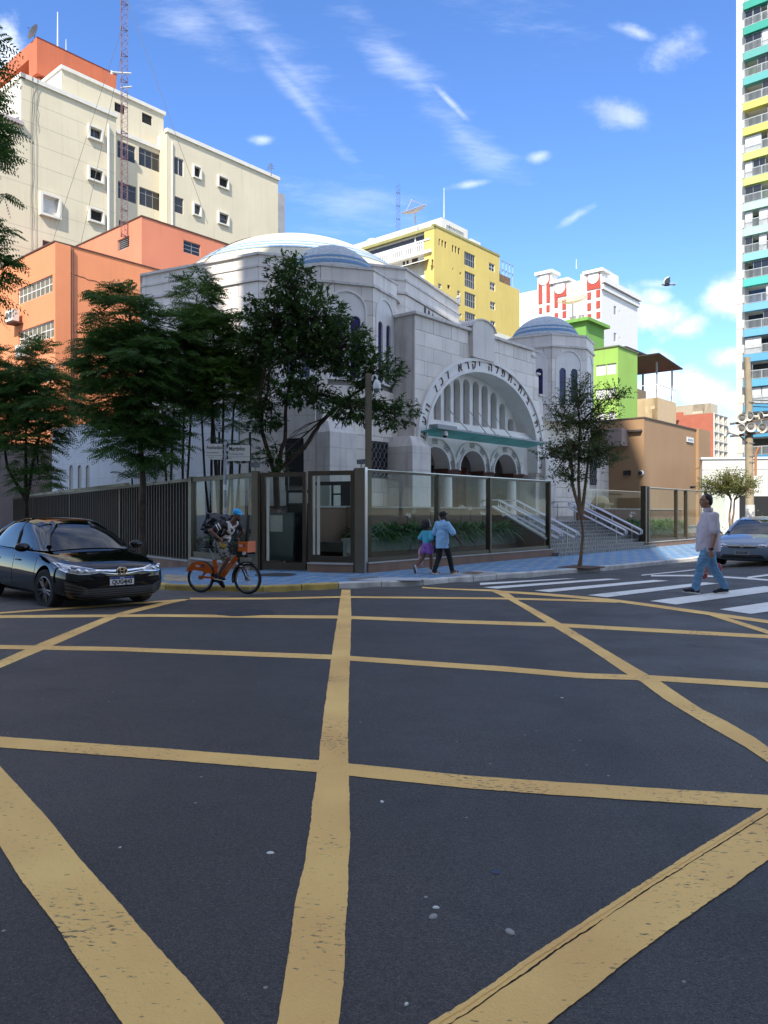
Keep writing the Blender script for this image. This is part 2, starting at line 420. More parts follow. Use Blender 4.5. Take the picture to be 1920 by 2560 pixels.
def stripe(e1, e2, m=None, lift=.0025, rag=.008, step=.03, inset=None, name='road_marking', ext=(0, 0)):
    NST[0] += 1; lift += .0002 * NST[0]
    a = [Gp(*p) for p in e1]; b = [Gp(*p) for p in e2]
    for l in (a, b):
        for p in l: p.z = 0
    if ext[0]:
        for l in (a, b): l.insert(0, l[0] + (l[0] - l[1]).normalized() * ext[0])
    if ext[1]:
        for l in (a, b): l.append(l[-1] + (l[-1] - l[-2]).normalized() * ext[1])
    L = max(poly_len(a), poly_len(b)); n = max(3, int(L / step)); n = min(n, 700)
    a = resample(a, n); b = resample(b, n); vs = []
    for i in range(n):
        w = (b[i] - a[i]); u = w.normalized() if w.length > 1e-6 else w
        if inset: p, q = a[i] + w * inset[0], a[i] + w * inset[1]
        else: p, q = a[i], b[i]
        rg = min(rag, w.length * .12)
        p = p + u * rg * (.6 * noise.noise(p * 4 + Vector((0, 0, NST[0]))) + .55 * noise.noise(p * 50)); q = q + u * rg * (.6 * noise.noise(q * 4 + Vector((0, 3, NST[0]))) + .55 * noise.noise(q * 50))
        for t in (0, 1 / 3, 2 / 3, 1):
            r = p.lerp(q, t); vs.append((r.x, r.y, gz(r.x, r.y) + lift))
    fs = []
    for i in range(n - 1):
        for k in range(3): fs.append((i * 4 + k, i * 4 + k + 1, i * 4 + k + 5, i * 4 + k + 4))
    mb = MB(); mb.add(vs, fs)
    me = mb.mesh(name, m or yellow)
    bm = bmesh.new(); bm.from_mesh(me); bmesh.ops.recalc_face_normals(bm, faces=bm.faces)
    if sum(f.normal.z for f in bm.faces) < 0: bmesh.ops.reverse_faces(bm, faces=bm.faces)
    bm.to_mesh(me); bm.free()
    return tag(link(name, me), kind='structure')
def sc(pts, k=1.1573, ox=0, oy=0): return [(ox + x * k, oy + y * k) for x, y in pts]
q = 1 / 1.728
stripe(sc([(598, 2212), (620, 2080), (640, 1940), (655, 1880), (668, 1800), (680, 1700), (687, 1650), (697, 1560), (708, 1480), (720, 1390), (730, 1330), (738, 1274)]),
       sc([(732, 2212), (742, 2100), (747, 2000), (752, 1900), (756, 1800), (755, 1700), (752, 1640), (752, 1560), (754, 1480), (757, 1400), (759, 1330), (757, 1274)]), ext=(2, 0))
def line(pts, w, **k): return stripe([(x, y - t / 2) for x, y, t in [(p + (w,))[:3] for p in pts]], [(x, y + t / 2) for x, y, t in [(p + (w,))[:3] for p in pts]], **k)
line([(-300, 1544, 7), (0, 1542, 7), (382, 1539, 6.5), (851, 1543, 7.5), (1374, 1562, 9), (1920, 1592, 9)], 8, step=.1, ext=(6, 8))
line([(-300, 1608, 11), (0, 1618, 10), (290, 1623, 10), (827, 1643, 12), (1250, 1672, 13), (1458, 1690, 13), (1620, 1695, 13), (1920, 1714, 14), (2200, 1733, 14)], 11, step=.1, ext=(6, 8))
line([(-300, 1835, 26), (0, 1856, 27), (382, 1884, 28), (798, 1917, 30), (1157, 1955, 32), (1920, 2006, 34), (2200, 2025, 34)], 28, ext=(5, 6))
def zl(pts, ox): return [(ox + x * q, 1480 + y * q) for x, y in pts]
stripe(zl([(0, 297), (130, 240), (300, 170), (480, 100), (620, 64), (740, 38)], 0), zl([(0, 330), (200, 245), (360, 175), (520, 105), (680, 65), (830, 30)], 0), ext=(3, 0))
stripe(zl([(460, -4), (540, 35), (730, 150), (870, 235), (1040, 350), (1110, 390), (1220, 470), (1400, 580), (1560, 670), (1659, 738)], 960),
       zl([(520, -4), (585, 40), (780, 145), (940, 240), (1100, 335), (1190, 385), (1360, 500), (1480, 560), (1600, 630), (1659, 672)], 960), ext=(0, 6))
stripe(zl([(0, 1100), (100, 1260), (240, 1440), (340, 1600), (450, 1750), (525, 1866)], 0), zl([(0, 755), (190, 960), (350, 1160), (520, 1350), (700, 1560), (890, 1770), (965, 1866)], 0), ext=(2, 2), rag=.011, step=.025)
e8u = zl([(1659, 925), (1540, 1000), (1360, 1110), (1070, 1290), (660, 1560), (330, 1790), (200, 1866)], 960); e8l = zl([(1659, 1160), (1510, 1270), (1290, 1420), (1060, 1590), (850, 1760), (715, 1866)], 960)
stripe(e8u, e8l, inset=(.185, 1), ext=(4, 2), step=.025)
stripe(e8u, e8l, inset=(0, .165), ext=(4, 2), rag=.009, lift=.004, step=.02)
stripe(e8u, e8l, inset=(.06, .10), ext=(4, 2), rag=.008, lift=.006, step=.02)
line([(-200, 1546, 4), (0, 1533, 4), (250, 1516, 4), (463, 1500, 4)], 4, step=.1)
line([(475, 1497, 5), (845, 1493, 4), (960, 1494, 4), (1267, 1497, 4.5), (1545, 1505, 5)], 5, step=.1)
line([(1055, 1469, 3), (1240, 1477, 5), (1255, 1480, 5), (1545, 1503, 6.5), (1776, 1535, 8), (1920, 1555, 8), (2150, 1588, 9)], 6, step=.1)
line([(1776, 1536, 8), (1920, 1581, 10), (2100, 1640, 12)], 8, step=.1)
def zq(a, b, c, d, n='crosswalk_stripe'):
    w = [(1200 + x / 2.304, 1120 + y / 2.304) for x, y in (a, b, c, d)]
    stripe([w[0], w[3]], [w[1], w[2]], m=white_p, name=n, step=.2, rag=.012)
zq((0, 778), (0, 790), (560, 752), (500, 752)); zq((20, 803), (95, 811), (812, 757), (735, 753)); zq((312, 822), (400, 831), (1088, 766), (1000, 761)); zq((618, 849), (730, 861), (1376, 781), (1290, 775))
zq((978, 883), (1130, 903), (1800, 812), (1640, 797)); zq((1378, 931), (1560, 958), (2100, 880), (1960, 846))
for l, w in (([(930, 734), (1330, 692)], 2.2), ([(985, 737), (1260, 737), (1659, 762), (1900, 779)], 3.6), ([(1540, 748), (1659, 733), (1850, 709)], 4)):
    line([(1200 + x / 2.304, 1120 + y / 2.304, w) for x, y in l], w, m=white_p, step=.2)
# rough stone strip of the side street and patches
def patch(pts, m, name, lift, kind='structure', f=gz, sub=8):
    g = [Gp(px, py, 0, f) for px, py in pts]
    mb = MB(); n = sub
    if len(g) == 4:
        for j in range(n + 1):
            for i in range(n + 1):
                p = g[0].lerp(g[1], i / n).lerp(g[3].lerp(g[2], i / n), j / n); mb.v.append((p.x, p.y, f(p.x, p.y) + lift))
        mb.f = [(j * (n + 1) + i, j * (n + 1) + i + 1, (j + 1) * (n + 1) + i + 1, (j + 1) * (n + 1) + i) for j in range(n) for i in range(n)]
    else:
        mb.v = [(p.x, p.y, f(p.x, p.y) + lift) for p in g]; mb.f = [tuple(range(len(g)))]
    mb.m = [0] * len(mb.f)
    me = mb.mesh(name, m); bm = bmesh.new(); bm.from_mesh(me)
    bmesh.ops.recalc_face_normals(bm, faces=bm.faces)
    if sum(x.normal.z for x in bm.faces) < 0: bmesh.ops.reverse_faces(bm, faces=bm.faces)
    bm.to_mesh(me); bm.free()
    return tag(link(name, me), kind=kind)
patch([(-260, 1551), (463, 1500), (690, 1481), (380, 1462)], mat('rough_stone_asphalt', (.085, .08, .075), .8, var=.35, scale=5, bump=1.2, bscale=28, speck=40), 'side_street', .003, sub=16)
tar = mat('tar_patch', (.02, .021, .024), .35, var=.2)
def disc(px, py, r, m, name, lift=.005, f=gz, label=None, cat=None, ring=False, n=24, kind='structure'):
    c = Gp(px, py, 0, f); mb = MB()
    rr = [r * (1 + (.12 * noise.noise(Vector((math.cos(2 * math.pi * k / n) * 1.7, math.sin(2 * math.pi * k / n) * 1.7, px * .1))) if not ring else 0)) for k in range(n)]
    pts = [(c.x + math.cos(2 * math.pi * k / n) * rr[k], c.y + math.sin(2 * math.pi * k / n) * rr[k]) for k in range(n)]
    if ring:
        vs = [(x, y, f(x, y) + lift) for x, y in pts] + [(c.x + (x - c.x) * .8, c.y + (y - c.y) * .8, f(x, y) + lift) for x, y in pts]
        mb.add(vs, [(i, (i + 1) % n, n + (i + 1) % n, n + i) for i in range(n)])
    else: mb.add([(x, y, f(x, y) + lift) for x, y in pts], [tuple(range(n))])
    o = mb.build(name, m)
    return tag(o, label, cat, kind=kind)
disc(612, 1532, .45, mat('old_tar', (.03, .03, .032), .55, var=.3, scale=4), 'tar_patch'); disc(1728, 1613, .09, black_m, 'access_ring', ring=True)
disc(1240, 2180, .022, mat('blue_spot', (.03, .042, .08), .5), 'tar_patch', n=10, lift=.002)
litter = mat('litter_white', (.7, .7, .66), .7)
for i, (px, py, r) in enumerate([(676, 2133, .013), (1083, 2292, .016), (1275, 2330, .016), (1090, 2270, .010), (1016, 2512, .006), (955, 2005, .010), (1405, 1745, .01), (300, 2120, .005)]):
    c = Gp(px, py); mb = MB(); mb.lathe([(0, .006), (r * .7, .006), (r, .0015)], 7, c, rot=Matrix.Rotation(i, 3, 'Z') @ Matrix.Diagonal((1.5, 1, 1)))
    o = mb.build('gum_spot' if i in (1, 2) else 'stone_chip', mat('pale_gum', (.33, .32, .29), .8) if i in (1, 2) else litter); tag(o, kind='stuff')

# ---------------------------------------------------------------- pavement and kerb
FENCE = [(-3.7 + dC.x * 60, 21.6 + dC.y * 60), (-3.7 + dC.x * 8, 21.6 + dC.y * 8), (-3.7, 21.6), (-.6, 20.6), (-.6 + .653 * 10, 20.6 + 7.57), (-.6 + .653 * 40, 20.6 + .757 * 40)]
def build_pavement():
    ka = resample([Vector(p + (0,)) for p in KERB[:3]], 30)[:-1] + resample([Vector(p + (0,)) for p in KERB[2:8]], 40)[:-1] + resample([Vector(p + (0,)) for p in KERB[7:]], 40)
    fa = resample([Vector(p + (0,)) for p in FENCE[:3]], 30)[:-1] + resample([Vector(p + (0,)) for p in FENCE[2:4]], 40)[:-1] + resample([Vector(p + (0,)) for p in FENCE[3:]], 40)
    mb = MB(); n = 6; kw = .14
    for a, b in zip(ka, fa):
        d = (b - a).normalized()
        for k in range(n + 1):
            p = (a + d * kw).lerp(b + d * 1.0, k / n); mb.v.append((p.x, p.y, walk(p.x, p.y)))
    mb.f = [(i * (n + 1) + k, (i + 1) * (n + 1) + k, (i + 1) * (n + 1) + k + 1, i * (n + 1) + k + 1) for i in range(len(ka) - 1) for k in range(n)]
    mb.m = [0] * len(mb.f)
    m = mat('blue_wave_tiles', (.13, .25, .40), .6, var=.16, scale=1.2, bump=.2, bscale=40)
    nt = m.node_tree; N = nt.nodes; L = nt.links; b = N['Principled BSDF']; tc = N.new('ShaderNodeTexCoord')
    def mapn(sx, sy, rot):
        mp = N.new('ShaderNodeMapping'); mp.inputs[3].default_value = (sx, sy, 1); mp.inputs[2].default_value = (0, 0, rot); L.new(tc.outputs['Object'], mp.inputs[0]); return mp.outputs[0]
    br = N.new('ShaderNodeTexBrick'); br.offset = .5; L.new(mapn(1, 1, -.86), br.inputs[0]); br.inputs['Scale'].default_value = 1
    br.inputs['Brick Width'].default_value = .8; br.inputs['Row Height'].default_value = .4; br.inputs['Mortar Size'].default_value = .055; br.inputs['Mortar Smooth'].default_value = .3
    wv = N.new('ShaderNodeTexWave'); wv.wave_type = 'BANDS'; wv.inputs['Scale'].default_value = .78; wv.inputs['Distortion'].default_value = 2.2; wv.inputs['Detail'].default_value = 1; wv.inputs['Detail Scale'].default_value = 1.2
    L.new(mapn(1, 1, .3), wv.inputs[0])
    mu = N.new('ShaderNodeMath'); mu.operation = 'MULTIPLY'; L.new(br.outputs['Fac'], mu.inputs[0])
    rg = N.new('ShaderNodeMapRange'); L.new(wv.outputs['Fac'], rg.inputs[0]); rg.inputs[1].default_value = .35; rg.inputs[2].default_value = .75; rg.inputs[4].default_value = .6
    L.new(rg.outputs[0], mu.inputs[1])
    x = N.new('ShaderNodeMix'); x.data_type = 'RGBA'; L.new(mu.outputs[0], x.inputs[0]); L.new(b.inputs['Base Color'].links[0].from_socket, x.inputs[6]); x.inputs[7].default_value = (.50, .44, .30, 1)
    L.new(x.outputs[2], b.inputs['Base Color'])
    tag(mb.build('pavement', m), kind='structure')
    # kerb: individual stones
    kst = mat('kerb_stone', (.60, .58, .53), .85, var=.25, scale=2.5, bump=.4, bscale=18, streak=.4); kye = mat('kerb_yellow', (.5, .36, .10), .8, var=.3, scale=3, bump=.3)
build_pavement()
def build_kerb():
    kst = MATS['kerb_stone']; kye = MATS['kerb_yellow']
    base = MB(); pts = [Vector(p + (0,)) for p in KERB]
    root = bpy.data.objects.new('kerb', None); COL.objects.link(root); root['kind'] = 'structure'
    rnd = random.Random(3)
    def stones(a, b, m, step):
        L = (b - a).length; n = max(1, round(L / step)); d = (b - a) / n; u = (b - a).normalized(); nn = Vector((-u.y, u.x, 0))
        for i in range(n):
            p = a + d * i + u * .012; q2 = a + d * (i + 1) - u * .012; j = rnd.uniform(-.008, .008)
            z0 = -.3 + fall(p.x, p.y); z1 = walk(p.x, p.y) + .004 + j; z2 = walk(q2.x, q2.y) + .004 + j; w = nn * .15; bv = nn * .025
            vs = [p + Vector((0, 0, z0)), q2 + Vector((0, 0, z0)), q2 + w + Vector((0, 0, z0)), p + w + Vector((0, 0, z0)),
                  p + Vector((0, 0, z1 - .03)), q2 + Vector((0, 0, z2 - .03)), q2 + bv + Vector((0, 0, z2)), p + bv + Vector((0, 0, z1)), q2 + w + Vector((0, 0, z2)), p + w + Vector((0, 0, z1))]
            mb = MB(); mb.add(vs, [(0, 1, 5, 4), (4, 5, 6, 7), (7, 6, 8, 9), (2, 3, 9, 8), (0, 4, 7, 9, 3), (1, 2, 8, 6, 5)]); mb.build('kerb_stone', m, root)
    for i in range(len(pts) - 1):
        a, b = pts[i], pts[i + 1]
        if i == 0: continue
        if i == 11:
            stones(a, a + (b - a).normalized() * 12, kst, .95); continue
        stones(a, b, kye if i < 5 else kst, .95 if i != 5 else 1.1)
build_kerb()
conc = mat('grey_concrete_patch', (.17, .165, .155), .9, var=.2, scale=3, bump=.3)
patch([(1050, 1452), (885, 1451), (950, 1444), (1075, 1445)], mat('pale_ramp', (.42, .44, .47), .8, var=.15, scale=3), 'kerb_ramp', .006, f=walk)
patch([(880, 1452), (862, 1445), (945, 1442), (955, 1449)], conc, 'concrete_patch', .005, f=walk)
patch([(1110, 1437), (1180, 1440), (1265, 1432), (1200, 1427)], mat('pale_patch', (.40, .39, .37), .8, var=.2, scale=3), 'concrete_patch', .005, f=walk)
patch([(410, 1452), (470, 1456), (470, 1440), (410, 1436)], mat('sand_patch', (.35, .29, .2), .9, var=.25, scale=3), 'sand_patch', .005, f=walk)
disc(690, 1437, .55, mat('manhole_iron', (.05, .05, .05), .5, var=.2, scale=8, bump=.5), 'manhole_cover', .006, walk, 'dark iron manhole cover in the blue pavement in front of the glass gate', 'manhole cover', kind='thing', ring=False, n=18)
patch([(1150, 1434), (1190, 1437), (1212, 1431), (1175, 1429)], mat('rust_plate', (.16, .10, .06), .8, var=.2), 'access_plate', .007, f=walk)
tag(bpy.data.objects['access_plate'], 'rusty access plate in the pavement behind the walking pair', 'access cover', kind='thing')
# ground of the garden and plots behind the fence
gm = mat('garden_soil', (.06, .05, .04), .95, var=.3, scale=3)
gp = MB(); gp.prism([(-3.7 + dC.x * 60, 21.6 + dC.y * 60), (-3.7, 21.75), (-.6, 20.75), (-.6 + .653 * 60, 20.75 + .757 * 60), (80, 160), (-90, 160)], -.5, -.14); tag(gp.build('garden_ground', gm), kind='structure')
# ---------------------------------------------------------------- the domed stone building on the corner
FA = Fr((-.6, 20.6), dA)
TA = FA.mat().inverted()
syn = thing('synagogue', 'pale stone building with big shallow cream dome, two small domes and arched portal', 'synagogue', FA.o, FA.rz)
def rnd_tint(m):
    nt = m.node_tree; N = nt.nodes; L = nt.links; b = N['Principled BSDF']
    oi = N.new('ShaderNodeObjectInfo'); r = N.new('ShaderNodeMapRange'); L.new(oi.outputs['Random'], r.inputs[0]); r.inputs[3].default_value = .86; r.inputs[4].default_value = 1.07
    x = N.new('ShaderNodeMix'); x.data_type = 'RGBA'; x.blend_type = 'MULTIPLY'; x.inputs[0].default_value = 1
    L.new(b.inputs['Base Color'].links[0].from_socket, x.inputs[6]); L.new(r.outputs[0], x.inputs[7]); L.new(x.outputs[2], b.inputs['Base Color'])
rnd_tint(marble)
def sup(x, c, a, b, e=2.1):
    t = abs(x - c) / a
    return b * (1 - t ** e) ** (1 / e) if t < 1 else None
class Arch:
    def __init__(s, x0, x1, z0, spring, rise, e=2.0): s.x0, s.x1, s.z0, s.sp, s.rise, s.e = x0, x1, z0, spring, rise, e; s.c = (x0 + x1) / 2; s.a = (x1 - x0) / 2
    def top(s, x):
        h = sup(x, s.c, s.a, s.rise, s.e); return None if h is None else s.sp + h
    def poly(s, n=14, grow=0):
        a = s.a + grow; out = []
        for i in range(n + 1):
            t = math.pi * i / n; cx, sx = math.cos(t), math.sin(t); k = 2 / s.e
            out.append((s.c + a * math.copysign(abs(cx) ** k, cx), s.sp + (s.rise + grow) * abs(sx) ** k))
        return [(s.c + a, s.z0)] + out + [(s.c - a, s.z0)] if s.z0 < s.sp - 1e-6 else out
BLK_MESH = {}
def blocks(parent, M, x0, x1, z0, z1, h, w, arches=(), y=0, m=None, name='stone_block', stuff=False, rnd=None, outline=None, gap=.014, th=.03, skip=None):
    rnd = rnd or random.Random(5); m = m or marble
    join = MB(T=M) if stuff else None
    nz = max(1, round((z1 - z0) / h)); h = (z1 - z0) / nz
    for j in range(nz):
        a, b = z0 + j * h, z0 + (j + 1) * h; x = x0 - (w * .5 if j % 2 else 0)
        while x < x1 - .02:
            c, d = max(x, x0), min(x + w, x1); x += w
            if d - c < .08: continue
            if outline:
                zc = (a + b) / 2; lo, hi = outline(zc); c, d = max(c, lo), min(d, hi)
                if d - c < .08: continue
            if skip and skip((c + d) / 2, (a + b) / 2): continue
            hit = [r for r in arches if c < r.x1 and d > r.x0 and b > r.z0 + .02 and a < r.sp + r.rise]
            g = gap / 2; c0, d0, a0, b0 = c + g, d - g, a + g, b - g
            if not hit:
                if stuff: join.box(c0, d0, y - th, y + .01, a0, b0); continue
                key = (round(d0 - c0, 3), round(b0 - a0, 3), m.name)
                if key not in BLK_MESH:
                    q_ = MB(); e = .012; W, H = key[0], key[1]
                    q_.add([(0, 0, 0), (W, 0, 0), (W, 0, H), (0, 0, H), (e, -th, e), (W - e, -th, e), (W - e, -th, H - e), (e, -th, H - e)], [(0, 1, 5, 4), (1, 2, 6, 5), (2, 3, 7, 6), (3, 0, 4, 7), (4, 5, 6, 7)])
                    BLK_MESH[key] = q_.mesh(name, m)
                link(name, BLK_MESH[key], parent, M @ Matrix.Translation((c0, y, a0))); continue
            xs = sorted(set([c0, d0] + [c0 + (d0 - c0) * k / 10 for k in range(1, 10)] + [v for r in hit for v in (r.x0 - .001, r.x0 + .001, r.x1 - .001, r.x1 + .001) if c0 < v < d0]))
            run = []
            def flush(run):
                if len(run) < 2 or run[-1][0] - run[0][0] < .04: return
                pts = [(p, q2) for p, q2 in run] + [(run[-1][0], b0), (run[0][0], b0)]
                t = join if stuff else MB(T=M)
                t.slab(pts, y - th, y + .01)
                if not stuff: t.build(name, m, parent)
            for v in xs:
                bt = a0
                for r in hit:
                    tp = r.top(v)
                    if tp is not None: bt = max(bt, tp + .01)
                if bt < b0 - .03: run.append((v, bt))
                else: flush(run); run = []
            flush(run)
    if stuff and join.v:
        o = join.build(name, m, parent); o['kind'] = 'stuff'
I4 = Matrix.Identity(4)
def part(name, m, parent=None, smooth=None, T=None):
    class _c:
        def __enter__(s): s.mb = MB(T=T); return s.mb
        def __exit__(s, *a): s.o = s.mb.build(name, m, parent if parent is not None else syn, smooth)
    return _c()
# -- portal
PC = 15.35
ao = Arch(PC - 5.33, PC + 5.33, -.3, 4.45, 4.26, 2.1); ai = Arch(PC - 4.78, PC + 4.72, -.3, 4.45, 3.74, 2.1)
def portal_out(z):
    return 9.86, (19.57 if z > 9.6 else 20.0 if z > 8.77 else 20.32 if z > 7.68 else 20.78 if z > 5.0 else 21.5)
outl = [(9.86, -.3), (9.86, 9.9), (19.57, 9.9), (19.57, 9.6), (20.0, 9.6), (20.0, 8.77), (20.32, 8.77), (20.32, 7.68), (20.78, 7.68), (20.78, 5.0), (21.5, 5.0), (21.5, -.3)]
with part('portal_wall', marble_b) as w: w.slab(outl + ai.poly(24), 6.04, 7.6)
blocks(syn, I4, 9.86, 21.5, 1.8, 9.9, .62, 1.32, arches=[ao], y=6.04, outline=portal_out, skip=lambda x, z: 13.92 < x < 15.7 and z > 8.7)
for a, b in ((9.76, 13.9), (15.74, 19.67)):
    with part('coping', marble_b) as w: w.box(a, b, 5.86, 7.7, 9.9, 10.02)
if 1:
    for a, b, z in ((19.6, 20.08, 9.6), (20.02, 20.4, 8.77), (20.34, 20.86, 7.68), (20.8, 21.58, 5.0)):
        with part('coping', marble_b) as w: w.box(a, b, 5.93, 7.6, z, z + .09)
pa = Arch(13.9, 15.74, 8.72, 10.16, .36, 2.0)
with part('pediment', marble) as w: w.slab(pa.poly(12), 5.8, 6.4)
with part('coping', marble_b) as w:
    o_, i_ = pa.poly(12, .07)[1:-1], pa.poly(12, 0)[1:-1]
    w.slab([(15.9, 10.12)] + o_ + [(13.74, 10.12)] + i_[::-1], 5.74, 6.46)
def band(a1, grow0, grow1, y0, y1, m, name, parent=syn, n=40, z0=3.6):
    a1 = Arch(a1.x0, a1.x1, z0, a1.sp, a1.rise, a1.e)
    o_, i_ = a1.poly(n, grow1), a1.poly(n, grow0)
    mb = MB(); n2 = len(o_)
    vs = [(x, y0, z) for x, z in o_] + [(x, y0, z) for x, z in i_] + [(x, y1, z) for x, z in o_] + [(x, y1, z) for x, z in i_]
    fs = []
    for i in range(n2 - 1):
        fs += [(i, i + 1, n2 + i + 1, n2 + i)[::-1], (i, 2 * n2 + i, 2 * n2 + i + 1, i + 1)[::-1], (n2 + i, n2 + i + 1, 3 * n2 + i + 1, 3 * n2 + i)[::-1]]
    mb.add(vs, fs); return mb.build(name, m, parent)
band(ai, 0, .57, 5.97, 6.3, marble_w, 'archivolt'); band(ao, -.06, .09, 5.88, 6.1, marble_w, 'arch_moulding'); band(ai, -.05, .07, 5.9, 7.0, marble_w, 'arch_moulding')
# inscription on the archivolt, one letter after the other from the right foot to the left
letter_m = mat('rust_letter', (.085, .03, .022), .6, var=.25, scale=6)
TEXT = 'כי ביתי בית-תפלה יקרא לכל העמים'
GLY = {}
def glyph(ch):
    if ch not in GLY:
        c = bpy.data.curves.new('letter', 'FONT'); c.body = ch; c.resolution_u = 3; c.extrude = .02; c.offset = .008
        o = bpy.data.objects.new('letter', c); COL.objects.link(o)
        dg = bpy.context.evaluated_depsgraph_get(); me = bpy.data.meshes.new_from_object(o.evaluated_get(dg)); bpy.data.objects.remove(o)
        xs = [v.co.x for v in me.vertices]; cx = (min(xs) + max(xs)) / 2
        for v in me.vertices: v.co.x -= cx; v.co.y -= .3
        me.materials.append(letter_m); GLY[ch] = (me, max(xs) - min(xs))
    return GLY[ch]
ring = ai.poly(200, .29); ring = [p for p in ring]
ring = [(PC + 5.0, 3.55)] + ring[1:-1] + [(PC - 5.0, 3.55)]
acc = [0]
for p, q_ in zip(ring, ring[1:]): acc.append(acc[-1] + math.hypot(q_[0] - p[0], q_[1] - p[1]))
S = .56
wd = [(.0, .34) if c == ' ' else (glyph(c)[1] * S, glyph(c)[1] * S + .15) for c in TEXT]
tot = sum(b for a, b in wd); sp = (acc[-1] - .25) / tot; pos = .14
for c, (a, b) in zip(TEXT, wd):
    mid = pos + b * sp / 2; pos += b * sp
    if c == ' ': continue
    i = max(k for k in range(len(acc)) if acc[k] <= mid); i = min(i, len(ring) - 2)
    t = (mid - acc[i]) / (acc[i + 1] - acc[i]); x = ring[i][0] + (ring[i + 1][0] - ring[i][0]) * t; z = ring[i][1] + (ring[i + 1][1] - ring[i][1]) * t
    dx, dz = ring[i + 1][0] - ring[i][0], ring[i + 1][1] - ring[i][1]; ang = math.atan2(-dz, -dx)      # reading line runs against the walk
    M = Matrix.Translation((x, 5.96, z)) @ Matrix.Rotation(-ang, 4, 'Y') @ Matrix.Rotation(R(90), 4, 'X') @ Matrix.Diagonal((S, S, 1, 1))
    link('letter', glyph(c)[0], syn, M)
# tympanum with ten blind niches
NI = [(11.93, 12.48, 6.49), (12.70, 13.25, 7.23), (13.48, 14.01, 7.68), (14.24, 14.78, 7.96), (15.02, 15.57, 8.06), (15.83, 16.37, 8.06), (16.6, 17.16, 7.96), (17.41, 17.98, 7.7), (18.23, 18.8, 7.25), (19.05, 19.62, 6.55)]
NI = [(a - .33, b - .33, t - .12) for a, b, t in NI]
nl = [Arch(a, b, 5.74, t - (b - a) / 2, (b - a) / 2) for a, b, t in NI]
ty = Arch(ai.x0 - .1, ai.x1 + .1, 5.5, ai.sp, ai.rise + .1, 2.1)
tp = [p for p in ty.poly(40) if p[1] > 5.5]; tp = [(ty.x1 - .25, 5.45)] + tp + [(ty.x0 + .25, 5.45)]
with part('tympanum', marble_w) as w: w.wall(tp, [a.poly(10) for a in nl], 6.9, .34)
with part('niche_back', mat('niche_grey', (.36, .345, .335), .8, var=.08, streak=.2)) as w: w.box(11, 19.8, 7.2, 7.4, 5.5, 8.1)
with part('cornice', marble_w) as w:
    w.box(PC - 4.7, PC + 4.6, 6.2, 6.95, 5.30, 5.42); w.box(PC - 4.7, PC + 4.6, 6.3, 6.95, 5.42, 5.52); w.box(PC - 4.7, PC + 4.6, 6.42, 6.95, 5.52, 5.68)
# arcade
AC = [11.95, 14.87, 17.79]
ops = [Arch(c - 1.07, c + 1.07, 3.5, 3.55, .95) for c in AC]
ol = [(10.45, 5.35), (10.45, 3.5)]
for a in ops: ol += [(x, z) for x, z in a.poly(16)[::-1]]
ol += [(20.15, 3.5), (20.15, 5.35)]
with part('arcade_wall', marble_w) as w: w.slab(ol, 6.5, 7.3)
for c in AC:
    a = Arch(c - 1.07, c + 1.07, 3.5, 3.55, .95)
    band(a, .36, .44, 6.4, 6.52, marble_w, 'arch_moulding', n=24, z0=3.95); band(a, -.03, .05, 6.44, 6.52, marble_w, 'arch_moulding', n=24, z0=3.5)
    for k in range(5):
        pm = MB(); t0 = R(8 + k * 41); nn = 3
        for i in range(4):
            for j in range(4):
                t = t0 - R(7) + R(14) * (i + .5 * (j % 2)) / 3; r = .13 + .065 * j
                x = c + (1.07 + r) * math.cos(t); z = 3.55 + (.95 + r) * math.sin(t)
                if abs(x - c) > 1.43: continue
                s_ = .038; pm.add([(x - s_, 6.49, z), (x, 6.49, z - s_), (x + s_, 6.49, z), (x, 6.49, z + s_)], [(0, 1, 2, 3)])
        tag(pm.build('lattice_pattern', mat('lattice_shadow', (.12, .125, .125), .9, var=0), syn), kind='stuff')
for cx in (13.41, 16.33, 19.1):
    pm = MB()
    for i in range(6):
        for j in range(6):
            x = cx - .26 + .1 * i + .05 * (j % 2); z = 3.66 + j * .09; s_ = .034
            if (abs(x - cx) > .30): continue
            pm.add([(x - s_, 6.485, z), (x, 6.485, z - s_), (x + s_, 6.485, z), (x, 6.485, z + s_)], [(0, 1, 2, 3)])
    tag(pm.build('lattice_pattern', MATS['lattice_shadow'], syn), kind='stuff')
cap_m = mat('brown_capital', (.10, .035, .022), .55, var=.3, scale=6)
for cx in (10.5, 13.41, 16.33, 19.1):
    c_ = MB(); c_.add([(cx + sx * a, 6.9 + sy * a * .8, z) for a, z in ((.30, 3.22), (.36, 3.30), (.52, 3.48), (.56, 3.50), (.56, 3.55)) for sx, sy in ((-1, -1), (1, -1), (1, 1), (-1, 1))],
                      [(i * 4 + k, i * 4 + (k + 1) % 4, i * 4 + 4 + (k + 1) % 4, i * 4 + 4 + k) for i in range(4) for k in range(4)] + [(3, 2, 1, 0), (16, 17, 18, 19)])
    for i in range(5): c_.box(cx - .42 + i * .19, cx - .34 + i * .19, 6.48, 6.52, 3.33, 3.44)
    c_.build('capital', cap_m, syn)
    k_ = MB(); k_.lathe([(.30, 1.0), (.30, 1.25), (.24, 1.35), (.235, 2.4), (.22, 3.22)], 16, (cx, 6.9, 0)); k_.build('column', marble_w, syn, 40)
door = mat('brown_door', (.20, .06, .035), .45, var=.3, scale=2)
